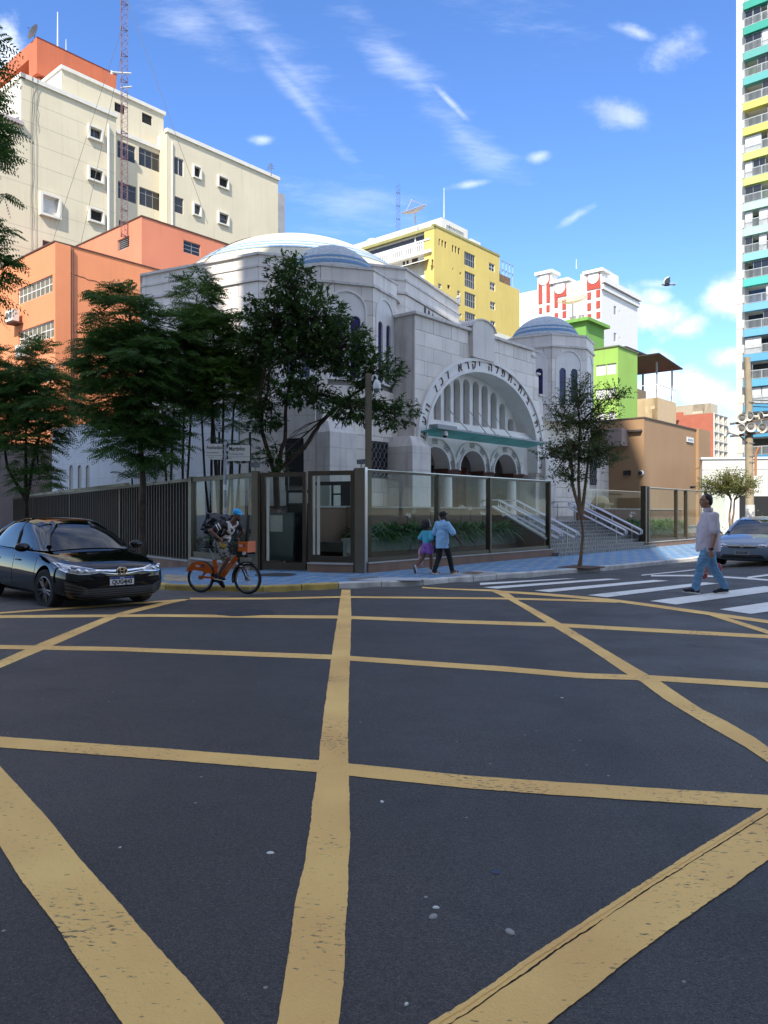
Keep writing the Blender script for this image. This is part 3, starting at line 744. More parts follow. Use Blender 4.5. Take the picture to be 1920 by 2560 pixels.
with part('porch_wall', mat('porch_plaster', (.34, .31, .28), .8)) as w:
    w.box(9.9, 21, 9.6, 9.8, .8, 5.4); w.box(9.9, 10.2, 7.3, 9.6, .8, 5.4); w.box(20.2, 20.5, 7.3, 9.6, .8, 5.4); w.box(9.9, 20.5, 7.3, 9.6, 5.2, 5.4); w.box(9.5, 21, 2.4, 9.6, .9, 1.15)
for i, c in enumerate(AC):
    for s_ in (-1, 1):
        d_ = MB(); x0 = c + (-.95 if s_ < 0 else .03); d_.box(x0, x0 + .92, 9.5, 9.6, 1.15, 3.95); d_.box(x0 + .12, x0 + .8, 9.46, 9.52, 1.4, 2.3); d_.box(x0 + .12, x0 + .8, 9.46, 9.52, 2.5, 3.7)
        d_.build('door', door if i != 1 else dark, syn)
# canopy of green glass on four rods
teal = mat('teal_glass', (.16, .58, .54), .25, var=.15, scale=1.5, trans=.5)
with part('canopy', teal) as w: w.add([(10.2, 6.3, 4.90), (19.6, 6.3, 4.90), (19.6, 5.05, 5.06), (10.2, 5.05, 5.06)] + [(10.2, 6.3, 4.94), (19.6, 6.3, 4.94), (19.6, 5.05, 5.10), (10.2, 5.05, 5.10)], [(0, 1, 2, 3), (7, 6, 5, 4), (3, 2, 6, 7), (0, 3, 7, 4), (2, 1, 5, 6)])
with part('canopy_frame', greyframe) as w:
    w.box(10.15, 19.65, 5.0, 5.05, 5.05, 5.12); w.box(10.2, 11.6, 5.06, 5.5, 5.10, 5.24)
with part('canopy_rib', greyframe) as w:
    for k in range(9):
        x = 10.4 + 1.12 * k; w.add([(x, 6.3, 4.93), (x + .04, 6.3, 4.93), (x + .04, 5.05, 5.09), (x, 5.05, 5.09), (x, 6.3, 5.0), (x + .04, 6.3, 5.0), (x + .04, 5.05, 5.16), (x, 5.05, 5.16)], [(0, 1, 2, 3), (7, 6, 5, 4), (0, 3, 7, 4), (2, 1, 5, 6), (3, 2, 6, 7)])
zz = lambda x, y: (1030 + x / 4.879, 880 + y / 4.879)
for p, q_ in (((440, 690), (690, 960)), ((675, 690), (910, 985)), ((787, 708), (1025, 1000)), ((1003, 780), (1210, 1025))):
    a, b = FA.at(*zz(*p), -6.85), FA.at(*zz(*q_), -5.1)
    r_ = MB(); r_.tube([(a[0], 6.85, a[1]), (b[0], 5.1, 5.12)], .022, 5); r_.build('rod', steel, syn)
# -- towers
def octa(c, s, d=(.951, .309)):
    d = Vector(d).normalized(); n = Vector((d.y, -d.x)); ap = s * 1.2071
    c = Vector(c); p = []
    base = math.atan2(n.y, n.x); Rr = s / 2 / math.sin(R(22.5))
    return [(c.x + Rr * math.cos(base + R(22.5 + 45 * k)), c.y + Rr * math.sin(base + R(22.5 + 45 * k))) for k in range(8)]   # k=7 -> left end, k=0 -> right end of the front face
def faceM(p, q_): return TA @ Fr(p, (q_[0] - p[0], q_[1] - p[1])).mat()
glass_blue = stained
def tower(cen, z0, ztop, s, win):
    oc = octa(cen, s); oi = octa(cen, s - .06)
    with part('tower_wall', joint, T=TA) as w: w.prism(octa(cen, s - .06 - .14), z0, ztop - .12)
    for k in (6, 7, 0, 1, 5):      # faces that can be seen: left, front, right
        a, b = oi[k], oi[(k + 1) % 8]; M = faceM(a, b); L = math.hypot(b[0] - a[0], b[1] - a[1])
        ar = []
        if win:
            A0 = Arch(.28, L - .28, win[0], win[1] - .62, (L - .56) / 2 * .95); ar = [A0]
            w1, w2 = .40, L - .40; wm = L / 2; ww = .42
            hole = [Arch(wm - .16 - ww, wm - .16, win[0] + .1, win[1] - 1.05, ww / 2), Arch(wm + .16, wm + .16 + ww, win[0] + .1, win[1] - 1.05, ww / 2)]
            p_ = MB(T=M); p_.wall(A0.poly(14), [h.poly(10) for h in hole], -.012, .16); p_.build('window_recess', marble_w, syn)
            for h in hole:
                g_ = MB(T=M); hp = h.poly(10); g_.wall(hp, [], .07, .1)
                go = g_.build('window', glass_blue, syn)
                l_ = MB(T=M); hx = (h.x0 + h.x1) / 2
                for zz_ in (.35, .75, 1.15, 1.5): l_.box(h.x0, h.x1, .055, .066, h.z0 + zz_, h.z0 + zz_ + .02)
                l_.box(hx - .012, hx + .012, .055, .066, h.z0, h.sp); l_.build('lead', black_m, go)
            band2 = MB(T=M); o1, i1 = A0.poly(14, .05), A0.poly(14, -.03)
            n2 = len(o1); band2.add([(x, -.06, z) for x, z in o1] + [(x, -.06, z) for x, z in i1] + [(x, 0, z) for x, z in o1] + [(x, .0, z) for x, z in i1],
                                    [f for i in range(n2 - 1) for f in ((n2 + i, n2 + i + 1, i + 1, i), (i, i + 1, 2 * n2 + i + 1, 2 * n2 + i), (n2 + i + 1, n2 + i, 3 * n2 + i, 3 * n2 + i + 1))]); band2.build('window_moulding', marble_w, syn)
        blocks(syn, M, 0, L, z0, ztop - .75, .6, 1.12, arches=ar, y=0, stuff=(k in (1, 5)))
        with part('parapet_panel', marble, T=M) as w: w.box(0, L, -.05, .03, ztop - .66, ztop - .1)
        with part('string_course', marble_b, T=M) as w: w.box(-.05, L + .05, -.12, .03, ztop - .76, ztop - .66)
        with part('coping', marble_b, T=M) as w: w.box(-.04, L + .04, -.10, .3, ztop - .1, ztop)
    with part('tower_base', marble_b, T=TA) as w:
        w.prism(octa(cen, s + .08), z0 - .12, z0 + .1); w.prism(octa(cen, s + .2), z0 - .3, z0 - .12)
LTC, RTC = (-2.31, 33.17), (9.52, 44.97)
tower(LTC, 6.1, 11.5, 2.22, (6.9, 10.35)); tower(RTC, 6.9, 11.5, 2.2, (7.6, 10.45))
with part('corbel', marble_b, smooth=40, T=TA) as w: w.lathe([(.4, 4.75), (1.5, 5.0), (2.2, 5.45), (2.6, 5.8), (2.75, 5.85), (2.75, 5.95)], 24, (LTC[0] + .1, LTC[1] - .3, 0))
mosaic = mat('blue_mosaic', (.34, .37, .38), .55, var=.35, scale=9, bump=.3, bscale=30, speck=25)
mos_line = mat('blue_mosaic_stripe', (.10, .22, .36), .5, var=.25, scale=12); mos_pale = mat('pale_mosaic', (.42, .46, .46), .5, var=.2, scale=14)
for c in (LTC, RTC):
    Rr, H = 2.12, 1.75; q0 = (Rr * Rr + H * H) / 2 / H; zc = 11.35 + H - q0
    prof = [(q0 * math.sin(t), zc + q0 * math.cos(t)) for t in [math.asin(Rr / q0) * (1 - i / 14) for i in range(15)]]
    if math.asin(Rr / q0) < 1.2 and H > q0: pass
    mb = MB(T=TA); mb.lathe(prof, 40, (c[0], c[1], 0)); dm = mb.build('small_dome', mosaic, syn, 180)
    for (f0, f1, mm) in ((.02, .09, mos_line), (.12, .17, mos_pale), (.18, .24, mos_line), (.29, .33, mos_line)):
        t0 = math.asin(Rr / q0)
        mb = MB(T=TA); mb.lathe([((q0 + .012) * math.sin(t0 * (1 - f0)), zc + (q0 + .012) * math.cos(t0 * (1 - f0))), ((q0 + .012) * math.sin(t0 * (1 - f1)), zc + (q0 + .012) * math.cos(t0 * (1 - f1)))], 40, (c[0], c[1], 0)); mb.build('stripe', mm, dm, 180)
# -- drum and big dome
DC = (-5.46, 47.9); DS = 7.8; ZT = 14.5
od = octa(DC, DS - .08)
with part('drum_wall', joint, T=TA) as w: w.prism(od, 2, ZT - .12)
for k in (5, 6, 7, 0, 1):
    a, b = od[k], od[(k + 1) % 8]; M = faceM(a, b); L = math.hypot(b[0] - a[0], b[1] - a[1])
    ar = []
    if k == 0:
        fr = Fr(a, (b[0] - a[0], b[1] - a[1]))
        for (x0, x1, t, bt) in ((400, 413, 728, 793), (422, 436, 748, 800), (444, 457, 768, 806)):
            p0 = fr.at(880 + x0 / 2.242, 440 + t / 2.242); p1 = fr.at(880 + x1 / 2.242, 440 + bt / 2.242)
            ar.append(Arch(p0[0], p1[0], p1[1], p0[1] - (p1[0] - p0[0]) / 2, (p1[0] - p0[0]) / 2))
    blocks(syn, M, 0, L, 5.3, ZT - 1.45, .62, 1.3, arches=ar, y=0, stuff=True)
    for r in ar:
        p_ = MB(T=M); p_.wall(r.poly(10), [], -.005, .1); p_.build('window', mat('slit_shadow', (.10, .095, .09), .8), syn)
    with part('frieze', marble, T=M) as w: w.box(0, L, -.05, .03, ZT - 1.3, ZT - .72); w.box(0, L, -.02, .03, ZT - .62, ZT - .12)
    with part('string_course', marble_b, T=M) as w: w.box(-.03, L + .03, -.13, .03, ZT - 1.42, ZT - 1.3); w.box(-.02, L + .02, -.1, .03, ZT - .72, ZT - .62)
    with part('coping', marble_b, T=M) as w: w.box(-.06, L + .06, -.14, .45, ZT - .12, ZT)
    if k == 7:    # stepped block before the front of the drum
        M2 = M @ Matrix.Translation((0, -1.1, 0))
        with part('step_block', joint, T=M) as w: w.prism([(.35, 0), (1.0, -1.06), (L - 1.0, -1.06), (L - .35, 0)], 6, ZT - 1.95)
        blocks(syn, M2, 1.0, L - 1.0, 8, ZT - 2.25, .62, 1.3, y=.04, stuff=True)
        for A_, B_ in (((.35, 0), (1.0, -1.06)), ((L - 1.0, -1.06), (L - .35, 0))):
            f_ = M @ Fr(A_, (B_[0] - A_[0], B_[1] - A_[1])).mat(); LL = math.hypot(B_[0] - A_[0], B_[1] - A_[1])
            blocks(syn, f_, 0, LL, 8, ZT - 2.25, .62, 1.25, y=0, stuff=True)
        with part('coping', marble_b, T=M) as w: w.prism([(.22, 0), (.9, -1.2), (L - .9, -1.2), (L - .22, 0)], ZT - 1.95, ZT - 1.85); w.prism([(.3, 0), (.96, -1.12), (L - .96, -1.12), (L - .3, 0)], ZT - 2.25, ZT - 2.18)
dome_m = mat('cream_dome', (.60, .55, .40), .6, var=.06, scale=.8, streak=.08)
dcol = {'cream': dome_m, 'blue': mat('dome_blue', (.26, .38, .50), .6, var=.2, scale=6), 'white': mat('dome_white', (.58, .61, .62), .6, var=.1, scale=5)}
RB, ZC = 10.2, 8.3
mb = MB(T=TA); mb.lathe([(RB * math.sin(R(t)), ZC + RB * math.cos(R(t))) for t in range(60, -1, -2)], 72, (DC[0], DC[1], 0)); big = mb.build('dome', dome_m, syn, 180)
def dring(t0, t1, m, r=.015):
    mb = MB(T=TA); mb.lathe([((RB + r) * math.sin(R(t)), ZC + (RB + r) * math.cos(R(t))) for t in (t1, (t0 + t1) / 2, t0)], 72, (DC[0], DC[1], 0)); mb.build('stripe', m, big, 180)
dring(35.2, 41.6, dcol['white']); dring(36.0, 37.2, dcol['blue'], .03); dring(38.4, 39.6, dcol['blue'], .03); dring(40.6, 41.9, dcol['blue'], .03)
mb = MB(T=TA); mb.tube([(DC[0] + (RB + .02) * math.sin(R(t)) * math.cos(R(-128)), DC[1] + (RB + .02) * math.sin(R(t)) * math.sin(R(-128)), ZC + (RB + .02) * math.cos(R(t))) for t in range(8, 50, 3)], .022, 4); mb.build('cable', black_m, big)
# -- low blocks round the foot
with part('lower_block', joint, T=TA) as w:
    p1 = FA.w(10.0, -6.94); pr = FA.w(33.3, -6.94); pl = FA.w(5.3, -6.94)
    nt_ = [FA.w(*q_) for q_ in ((9.9, -6.94), (9.9, -9.85), (20.5, -9.85), (20.5, -6.94))]
    w.prism([(-17.5, 40.2), (-5.7, 30.04), (pl.x, pl.y)] + [(q_.x, q_.y) for q_ in nt_] + [(pr.x, pr.y), (14, 62), (-14, 60)], -.4, 5.83)
    w.prism([(FA.w(20.7, -6.94).x, FA.w(20.7, -6.94).y), (FA.w(28.3, -6.94).x, FA.w(28.3, -6.94).y), (12, 60), (2, 55)], 5.8, 6.8)
lw = [Arch(8.14, 9.18, 3.0, 4.40, .1, 8)]
blocks(syn, I4, 5.3, 9.86, 1.8, 5.85, .6, 1.2, arches=lw, y=6.94)
rw = [Arch(28.15, 29.12, 3.25, 5.2, .1, 8)]
blocks(syn, I4, 20.8, 33.3, 1.3, 5.2, .6, 1.3, arches=rw, y=6.94, m=marble)
blocks(syn, I4, 20.8, 28.3, 5.2, 6.8, .6, 1.3, y=6.94, m=marble, stuff=True)
with part('coping', marble_b) as w: w.box(20.8, 28.4, 6.84, 7.4, 6.8, 6.9); w.box(5.3, 9.86, 6.84, 7.4, 5.85, 5.95)
grille_m = mat('window_grille', (.03, .03, .035), .5, var=0)
for a, b, z0, z1 in ((8.14, 9.18, 3.0, 4.5), (28.15, 29.12, 3.25, 5.3), (6.0 - 2.9, 3.9, 3.0, 4.5)):
    if a < 5: continue
    g_ = MB(); g_.box(a, b, 6.90, 6.93, z0, z1); wo = g_.build('window', dark, syn)
    l_ = MB()
    for i in range(4):
        for j in range(4):
            x = a + (b - a) * (i + .5) / 4; z = z0 + (z1 - z0) * (j + .5) / 4; hx, hz = (b - a) / 9, (z1 - z0) / 8.5
            pp = [(x - hx, 6.885, z - hz * .4), (x, 6.885, z - hz), (x + hx, 6.885, z - hz * .4), (x + hx, 6.885, z + hz * .4), (x, 6.885, z + hz), (x - hx, 6.885, z + hz * .4), (x - hx, 6.885, z - hz * .4)]
            l_.tube(pp, .012, 4)
    l_.build('grille', greyframe, wo)
def butt(x0, x1, y0, y1, zt, m=marble_b):
    with part('buttress', m) as w:
        d = .22; w.box(x0, x1, y0, y1, -.2, zt - .45)
        w.add([(x0, y0, zt - .45), (x1, y0, zt - .45), (x1, y1, zt - .45), (x0, y1, zt - .45), (x0 + d, y0 + d * 1.4, zt - .02), (x1 - d, y0 + d * 1.4, zt - .02), (x1 - d, y1, zt), (x0 + d, y1, zt)], [(0, 1, 5, 4), (1, 2, 6, 5), (3, 0, 4, 7), (4, 5, 6, 7)])
butt(5.0, 6.5, 6.2, 8, 5.05); butt(9.15, 10.38, 5.55, 7, 4.75); butt(20.5, 21.6, 5.7, 7, 4.75); butt(31.4, 33.35, 6.5, 8, 5.2)
for zz_ in (2.6, 3.3, 4.0):
    with part('string_course', joint) as w: w.box(5.0 - .004, 6.5 + .004, 6.2 - .004, 7.5, zz_, zz_ + .015); w.box(9.146, 10.384, 5.546, 7.0, zz_, zz_ + .015)
# left annex along the side street
an = (-17.5, 40.2); bn = (-5.7, 30.04); FL = Fr(an, (bn[0] - an[0], bn[1] - an[1])); ML = TA @ FL.mat(); LL = (Vector(bn) - Vector(an)).length
blue_wall = mat('pale_blue_plaster', (.60, .62, .64), .7, var=.06, streak=.15)
sl = []
for px in (181, 202, 222):
    p0 = FL.at(px - 5, 1163); p1 = FL.at(px + 5, 1235); sl.append(Arch(p0[0], p1[0], max(1.5, p1[1]), p0[1] - (p1[0] - p0[0]) / 2, (p1[0] - p0[0]) / 2))
with part('annex_wall', blue_wall, T=ML) as w: w.wall([(0, -.4), (LL, -.4), (LL, 5.85), (0, 5.85)], [a.poly(8) for a in sl], -.06, .25)
with part('window', dark, T=ML) as w: w.box(1, LL - 6, .12, .14, 1, 4.5)
with part('coping', marble_b, T=ML) as w: w.box(-.1, LL, -.14, .4, 5.85, 5.96)
with part('wall_joint', joint, T=ML) as w:
    for z in (2.4, 3.2, 4.0, 4.8): w.box(0, LL, -.062, -.05, z, z + .012)
p2 = FA.w(5.0, -6.94); FC = Fr(bn, (p2.x - bn[0], p2.y - bn[1])); MC = TA @ FC.mat(); LC = (Vector((p2.x, p2.y)) - Vector(bn)).length
blocks(syn, MC, 0, LC, 1.8, 5.85, .6, 1.2, y=0, arches=[Arch(LC - 1.3, LC - .5, 2.6, 4.3, .1, 8)], stuff=True)
with part('window', dark, T=MC) as w: w.box(LC - 1.3, LC - .5, -.02, -.01, 2.6, 4.4)
with part('brown_plinth', mat('brown_render', (.21, .135, .095), .8, var=.1, streak=.15)) as w: w.box(4.9, 9.9, 6.1, 6.95, -.3, 1.78)
# ---------------------------------------------------------------- buildings round about
PANE = {}
def window(root, M, x0, x1, z0, z1, y=.12, nx=2, nz=1, fm=None, gm=None, bar=.05, louver=0, box=None, name='window', head=0, ball=None):
    """frame with its panes (or louvre slats) in an opening; box = (proud, width, material) is a projecting surround"""
    fm = fm or greyframe; gm = gm or darkglass
    W, H = x1 - x0, z1 - z0; b = bar
    key = ('f', round(W, 2), round(H, 2), nx, nz, fm.name, louver, b, head)
    if key not in PANE:
        mb = MB(); mb.box(0, b, 0, .05, 0, H); mb.box(W - b, W, 0, .05, 0, H); mb.box(b, W - b, 0, .05, 0, b); mb.box(b, W - b, 0, .05, H - b, H)
        for i in range(1, nx): x = W * i / nx; mb.box(x - b * .4, x + b * .4, .002, .045, b, H - b)
        for j in range(1, nz): z = H * j / nz; mb.box(b, W - b, .003, .043, z - b * .4, z + b * .4)
        if head: mb.box(b, W - b, .003, .043, H - head - b * .4, H - head + b * .4)
        PANE[key] = mb.mesh(name, fm)
    f = link(name, PANE[key], root, M @ Matrix.Translation((x0, y, z0)))
    pw, ph = (W - 2 * b) / nx, (H - 2 * b) / nz
    if louver:
        hh = (H - 2 * b) / louver; k2 = ('l', round(W, 2), round(hh, 3), fm.name)
        if k2 not in PANE:
            mb = MB(); mb.add([(0, -.02, 0), (W - 2 * b, -.02, 0), (W - 2 * b, .05, hh * .55), (0, .05, hh * .55), (0, -.02, .015), (W - 2 * b, -.02, .015), (W - 2 * b, .05, hh * .55 + .015), (0, .05, hh * .55 + .015)], [(3, 2, 1, 0), (4, 5, 6, 7), (0, 1, 5, 4), (2, 3, 7, 6)]); PANE[k2] = mb.mesh('slat', fm)
        for i in range(louver): link('slat', PANE[k2], f, Matrix.Translation((b, .01, b + i * hh)))
        k3 = ('d', round(W, 2), round(H, 2), gm.name)
        if k3 not in PANE: mb = MB(); mb.box(b * .5, W - b * .5, .09, .1, b * .5, H - b * .5); PANE[k3] = mb.mesh('pane', gm)
        link('pane', PANE[k3], f)
    else:
        k3 = ('p', round(pw, 2), round(ph, 2), gm.name)
        if k3 not in PANE: mb = MB(); mb.box(0, pw, .02, .03, 0, ph); PANE[k3] = mb.mesh('pane', gm)
        for i in range(nx):
            for j in range(nz): link('pane', PANE[k3], f, Matrix.Translation((b + i * pw, 0, b + j * ph)))
    if box:
        pr, wd, bm_ = box; mb = MB(T=M); o = wd
        for a in ((x0 - o, x0, z0 - o, z1 + o), (x1, x1 + o, z0 - o, z1 + o), (x0, x1, z1, z1 + o), (x0, x1, z0 - o, z0)): mb.box(a[0], a[1], -pr, .02, a[2], a[3])
        mb.build('window_surround', bm_, root)
    return f
def facade(root, M, outer, wins, m, y=0, depth=.22, name='wall'):
    """wins: (x0, x1, z0, z1, options)"""
    mb = MB(T=M)
    X = sorted(set([round(p[0], 4) for p in outer] + [round(v, 4) for w_ in wins for v in w_[:2]])); Z = sorted(set([round(p[1], 4) for p in outer] + [round(v, 4) for w_ in wins for v in w_[2:4]]))
    rr = [tuple(round(v, 4) for v in w_[:4]) for w_ in wins]
    for i in range(len(X) - 1):
        j = 0
        while j < len(Z) - 1:
            cx, cz = (X[i] + X[i + 1]) / 2, (Z[j] + Z[j + 1]) / 2
            ok = lambda cz: inside(cx, cz, outer) and not any(r[0] < cx < r[1] and r[2] < cz < r[3] for r in rr)
            if not ok(cz): j += 1; continue
            k = j
            while k < len(Z) - 1 and ok((Z[k] + Z[k + 1]) / 2): k += 1
            mb.add([(X[i], y, Z[j]), (X[i + 1], y, Z[j]), (X[i + 1], y, Z[k]), (X[i], y, Z[k])], [(0, 1, 2, 3)]); j = k
    for r in rr:
        mb.add([(r[0], y, r[2]), (r[1], y, r[2]), (r[1], y, r[3]), (r[0], y, r[3])] + [(r[0], y + depth, r[2]), (r[1], y + depth, r[2]), (r[1], y + depth, r[3]), (r[0], y + depth, r[3])], [(i, (i + 1) % 4, 4 + (i + 1) % 4, 4 + i) for i in range(4)])
    w = mb.build(name, m, root)
    for a, b, c, d, o in wins: window(root, M, a, b, c, d, y=y + .1, **o)
    return w
def rect(x0, x1, z0, z1): return [(x0, z0), (x1, z0), (x1, z1), (x0, z1)]
def WP(fr, tr, x0, y0, x1, y1, b=0, **o):
    p, q_ = fr.at(*tr(x0, y0), b), fr.at(*tr(x1, y1), b); return (p[0], q_[0], min(p[1], q_[1]), max(p[1], q_[1]), o)
zoom = lambda ox, oy, k: (lambda x, y: (ox + x / k, oy + y / k))
z1, z2, z5, z6 = zoom(0, 50, 2.304), zoom(0, 560, 2.304), zoom(880, 440, 2.242), zoom(1420, 640, 3.318)
def wire(name, pts, r, m, parent=None, n=4):
    mb = MB(); mb.tube(pts, r, n); return mb.build(name, m, parent)

# -- cream apartment block on the left
cream = mat('cream_render', (.63, .565, .41), .85, var=.05, scale=.35, streak=.16); creamw = mat('white_render', (.66, .64, .57), .85, var=.05, streak=.1)
FCm = Fr((-29.6, 62), dA)
cb = thing('apartment_building', 'tall cream apartment block with an orange box on its roof', 'building', FCm.o, FCm.rz)
aC = lambda x, y, b=0: FCm.at(*z1(x, y), b)
a290 = aC(668, 530)[0]; zt1 = 37.25; a410 = aC(962, 655)[0]; a695 = aC(1602, 905)[0]; zt3 = aC(1300, 780)[1]; zt2 = 36.6; zl_ = 33.4
sur = (.28, .16, creamw); LV = dict(nx=1, louver=6, gm=dark, box=sur, fm=mat('dark_louvre', (.07, .07, .07), .5, var=0))
w1 = [WP(FCm, z1, 512, 615, 578, 700, nx=2, gm=darkglass, box=sur), WP(FCm, z1, 512, 852, 583, 938, **LV), WP(FCm, z1, 514, 1088, 585, 1172, **LV), WP(FCm, z1, 238, 1008, 330, 1140, nx=2, gm=blind, fm=whiteframe, box=(.35, .2, creamw)),
      WP(FCm, z1, 245, 1265, 315, 1390, nx=2, gm=mat('red_brown_shutter', (.09, .03, .025), .6))]
facade(cb, I4, [(-14, 0), (a290, 0), (a290, zt1), (0, zt1), (0, zl_), (-14, zl_)], w1, cream)
w2 = [WP(FCm, z1, 676, 690, 780, 828, -1.3, nx=2, head=.5), WP(FCm, z1, 800, 728, 953, 892, -1.3, nx=4, head=.5), WP(FCm, z1, 680, 925, 785, 1060, -1.3, nx=2, head=.5), WP(FCm, z1, 803, 958, 958, 1115, -1.3, nx=4, head=.5), WP(FCm, z1, 684, 1150, 760, 1290, -1.3, nx=2)]
facade(cb, I4, rect(a290 - .5, a410 + .5, 0, zt2), w2, cream, y=1.3)
w3 = [WP(FCm, z1, 1003, 783, 1058, 905, nx=2, fm=whiteframe), WP(FCm, z1, 1114, 842, 1150, 915, **dict(LV, box=(.22, .13, creamw))), WP(FCm, z1, 1257, 900, 1308, 975, **dict(LV, box=(.22, .13, creamw))),
      WP(FCm, z1, 1005, 1012, 1057, 1122, nx=1, nz=2), WP(FCm, z1, 1114, 1058, 1150, 1130, nx=1, box=(.22, .13, creamw)), WP(FCm, z1, 1258, 1108, 1310, 1185, nx=1, nz=2, box=(.22, .13, creamw))]
facade(cb, I4, rect(a410, a695, 0, zt3), w3, cream)
with part('wall', cream, cb) as w: w.box(a290 - .02, a290, 0, 1.3, 0, zt1); w.box(a410, a410 + .02, 0, 1.3, 0, zt3)
with part('wall', cream, cb) as w: w.prism([(-14, .4), (0, .4), (0, 16), (-14, 16)], 0, zl_ - .02)
with part('wall', creamw, cb) as w: w.prism([(.02, .35), (a290 - .1, .35), (a290 - .1, 16), (.02, 16)], zl_ - .5, zt1 - .05); w.box(a410 + .1, a695 - .02, .3, 15, 0, zt3 - .02); w.box(a290 - .2, a410 + .2, 2.2, 15, 0, zt2 - .02); w.box(0, .02, 0, .35, zl_, zt1); w.box(a695 - .02, a695, 0, 15, 0, zt3)
for a, b, y, z in ((-.1, a290 + .1, -.18, zt1), (a290 + .1, a410 + .1, 1.15, zt2), (a410 - .1, a695 + .12, -.18, zt3)):
    with part('parapet_coping', creamw, cb) as w: w.box(a, b, y, y + .5, z - .25, z + .12)
with part('parapet_coping', creamw, cb) as w: w.box(-.12, .3, -.18, 16, zt1 - .25, zt1 + .12)
with part('terrace_ledge', mat('ledge_grey', (.42, .36, .36), .6), cb) as w: w.box(-14, .1, -.35, .1, zl_ - .35, zl_ - .05)
with part('terrace_awning', creamw, cb) as w: w.add([(-8, -.2, zl_ + 1.6), (-1.0, -.2, zl_ + 1.6), (-1.0, 3, zl_ + 2.4), (-8, 3, zl_ + 2.4)], [(0, 1, 2, 3), (3, 2, 1, 0)])
wire('drain_pipe', [(aC(620, 560)[0], -.14, zt1 - 1.2), (aC(620, 560)[0], -.14, 3)], .13, creamw, cb, 8)
wire('drain_pipe', [(a410 + .5, -.1, zt3 - 1), (a410 + .5, -.1, 3)], .08, creamw, cb, 6)
for i, (x, tl) in enumerate(((176, 1380), (186, 1200), (205, 1380), (215, 640))):
    pts = []; rnd = random.Random(i)
    for k in range(12):
        yy = 335 + (tl - 335) * k / 11; a, z = aC(x + rnd.uniform(-6, 6), yy); pts.append((a, -.06, z))
    pts[0] = (pts[0][0], -.22, zt1 + .1); wire('cable', pts, .017, mat('grey_cable', (.16, .16, .15), .7, var=0), cb)
for y in (455, 575, 690, 810, 940, 1065, 1190, 1310):
    p = aC(130, y)
    with part('wall_joint', mat('joint_cream', (.36, .33, .26), .9, var=0), cb) as w: w.box(-14 if p[1] < zl_ else .05, a290 - .05, -.004, .01, p[1], p[1] + .025)
# second tier
b2 = 1.8; zp = aC(355, 270, -b2)[1]; ap0 = aC(355, 300, -b2)[0]; ap1 = aC(943, 560, -b2)[0]
LV2 = dict(nx=1, louver=6, gm=dark, fm=MATS['dark_louvre'])
facade(cb, I4, rect(ap0, ap1, zt1 - 1.5, zp), [WP(FCm, z1, 660, 470, 720, 548, -b2, **LV2), WP(FCm, z1, 818, 530, 876, 612, -b2, **LV2)], cream, y=b2, name='penthouse_wall')
with part('penthouse_wall', creamw, cb) as w: w.box(ap0, ap0 + .02, b2, 12, zt1 - 1, zp); w.box(ap1 - .02, ap1, b2, 12, zt1 - 1.5, zp); w.box(ap0 + .02, ap1 - .02, b2 + .4, 12, zp - .3, zp - .05)
with part('parapet_coping', creamw, cb) as w: w.box(ap0 - .12, ap1 + .12, b2 - .18, b2 + .35, zp - .2, zp + .12); w.box(ap0 - .12, ap0 + .35, b2 + .35, 12, zp - .2, zp + .12)
# orange box
org = mat('orange_render_deep', (.50, .135, .062), .85, var=.06, scale=.5, streak=.2)
b3 = 5.5; q0, q1 = aC(222, 115, -b3), aC(662, 300, -b3)
ML3 = Matrix.Translation((q0[0], b3, 0)) @ side_left(13)
with part('roof_box', org, cb) as w:
    w.box(q0[0], q1[0], b3, b3 + 13, zp - 4, q0[1] - .4 - 3.0); w.box(q0[0] + 1.2, q1[0], b3 + 1.2, b3 + 13, q0[1] - 3.4, q0[1] - 1.4); w.box(q0[0] - .3, q1[0], b3 - .3, b3 + 13, q0[1] - 1.4, q0[1])
    w.box(q0[0] + 5.2, q1[0], b3 - .02, b3 + 1.3, q0[1] - 3.4, q0[1] - 1.38); w.box(q0[0] - .3, q0[0] + 4.2, b3 - .3, b3 + 1.25, q0[1] - 3.2, q0[1] - 1.4); w.box(q0[0] - .3, q0[0] + 1.0, b3 + 9, b3 + 13, q0[1] - 3.5, q0[1] - 1.4)
window(cb, Matrix.Translation((q0[0] + 1.15, b3, 0)) @ side_left(9), 2, 7, q0[1] - 3.2, q0[1] - 1.9, y=-.05, nx=3, nz=2, fm=whiteframe, gm=darkglass)
with part('roof_edge', mat('dark_red_edge', (.12, .02, .02), .6, var=0), cb) as w: w.box(q0[0] - .32, q1[0] + .02, b3 - .33, b3 - .28, q0[1] - .02, q0[1] + .06)
with part('back_block', mat('grey_block', (.30, .30, .31), .8), cb) as w: w.box(a695 - 4, FCm.at(712, 500, -7)[0], 7, 12, 0, FCm.at(712, 487, -7)[1])
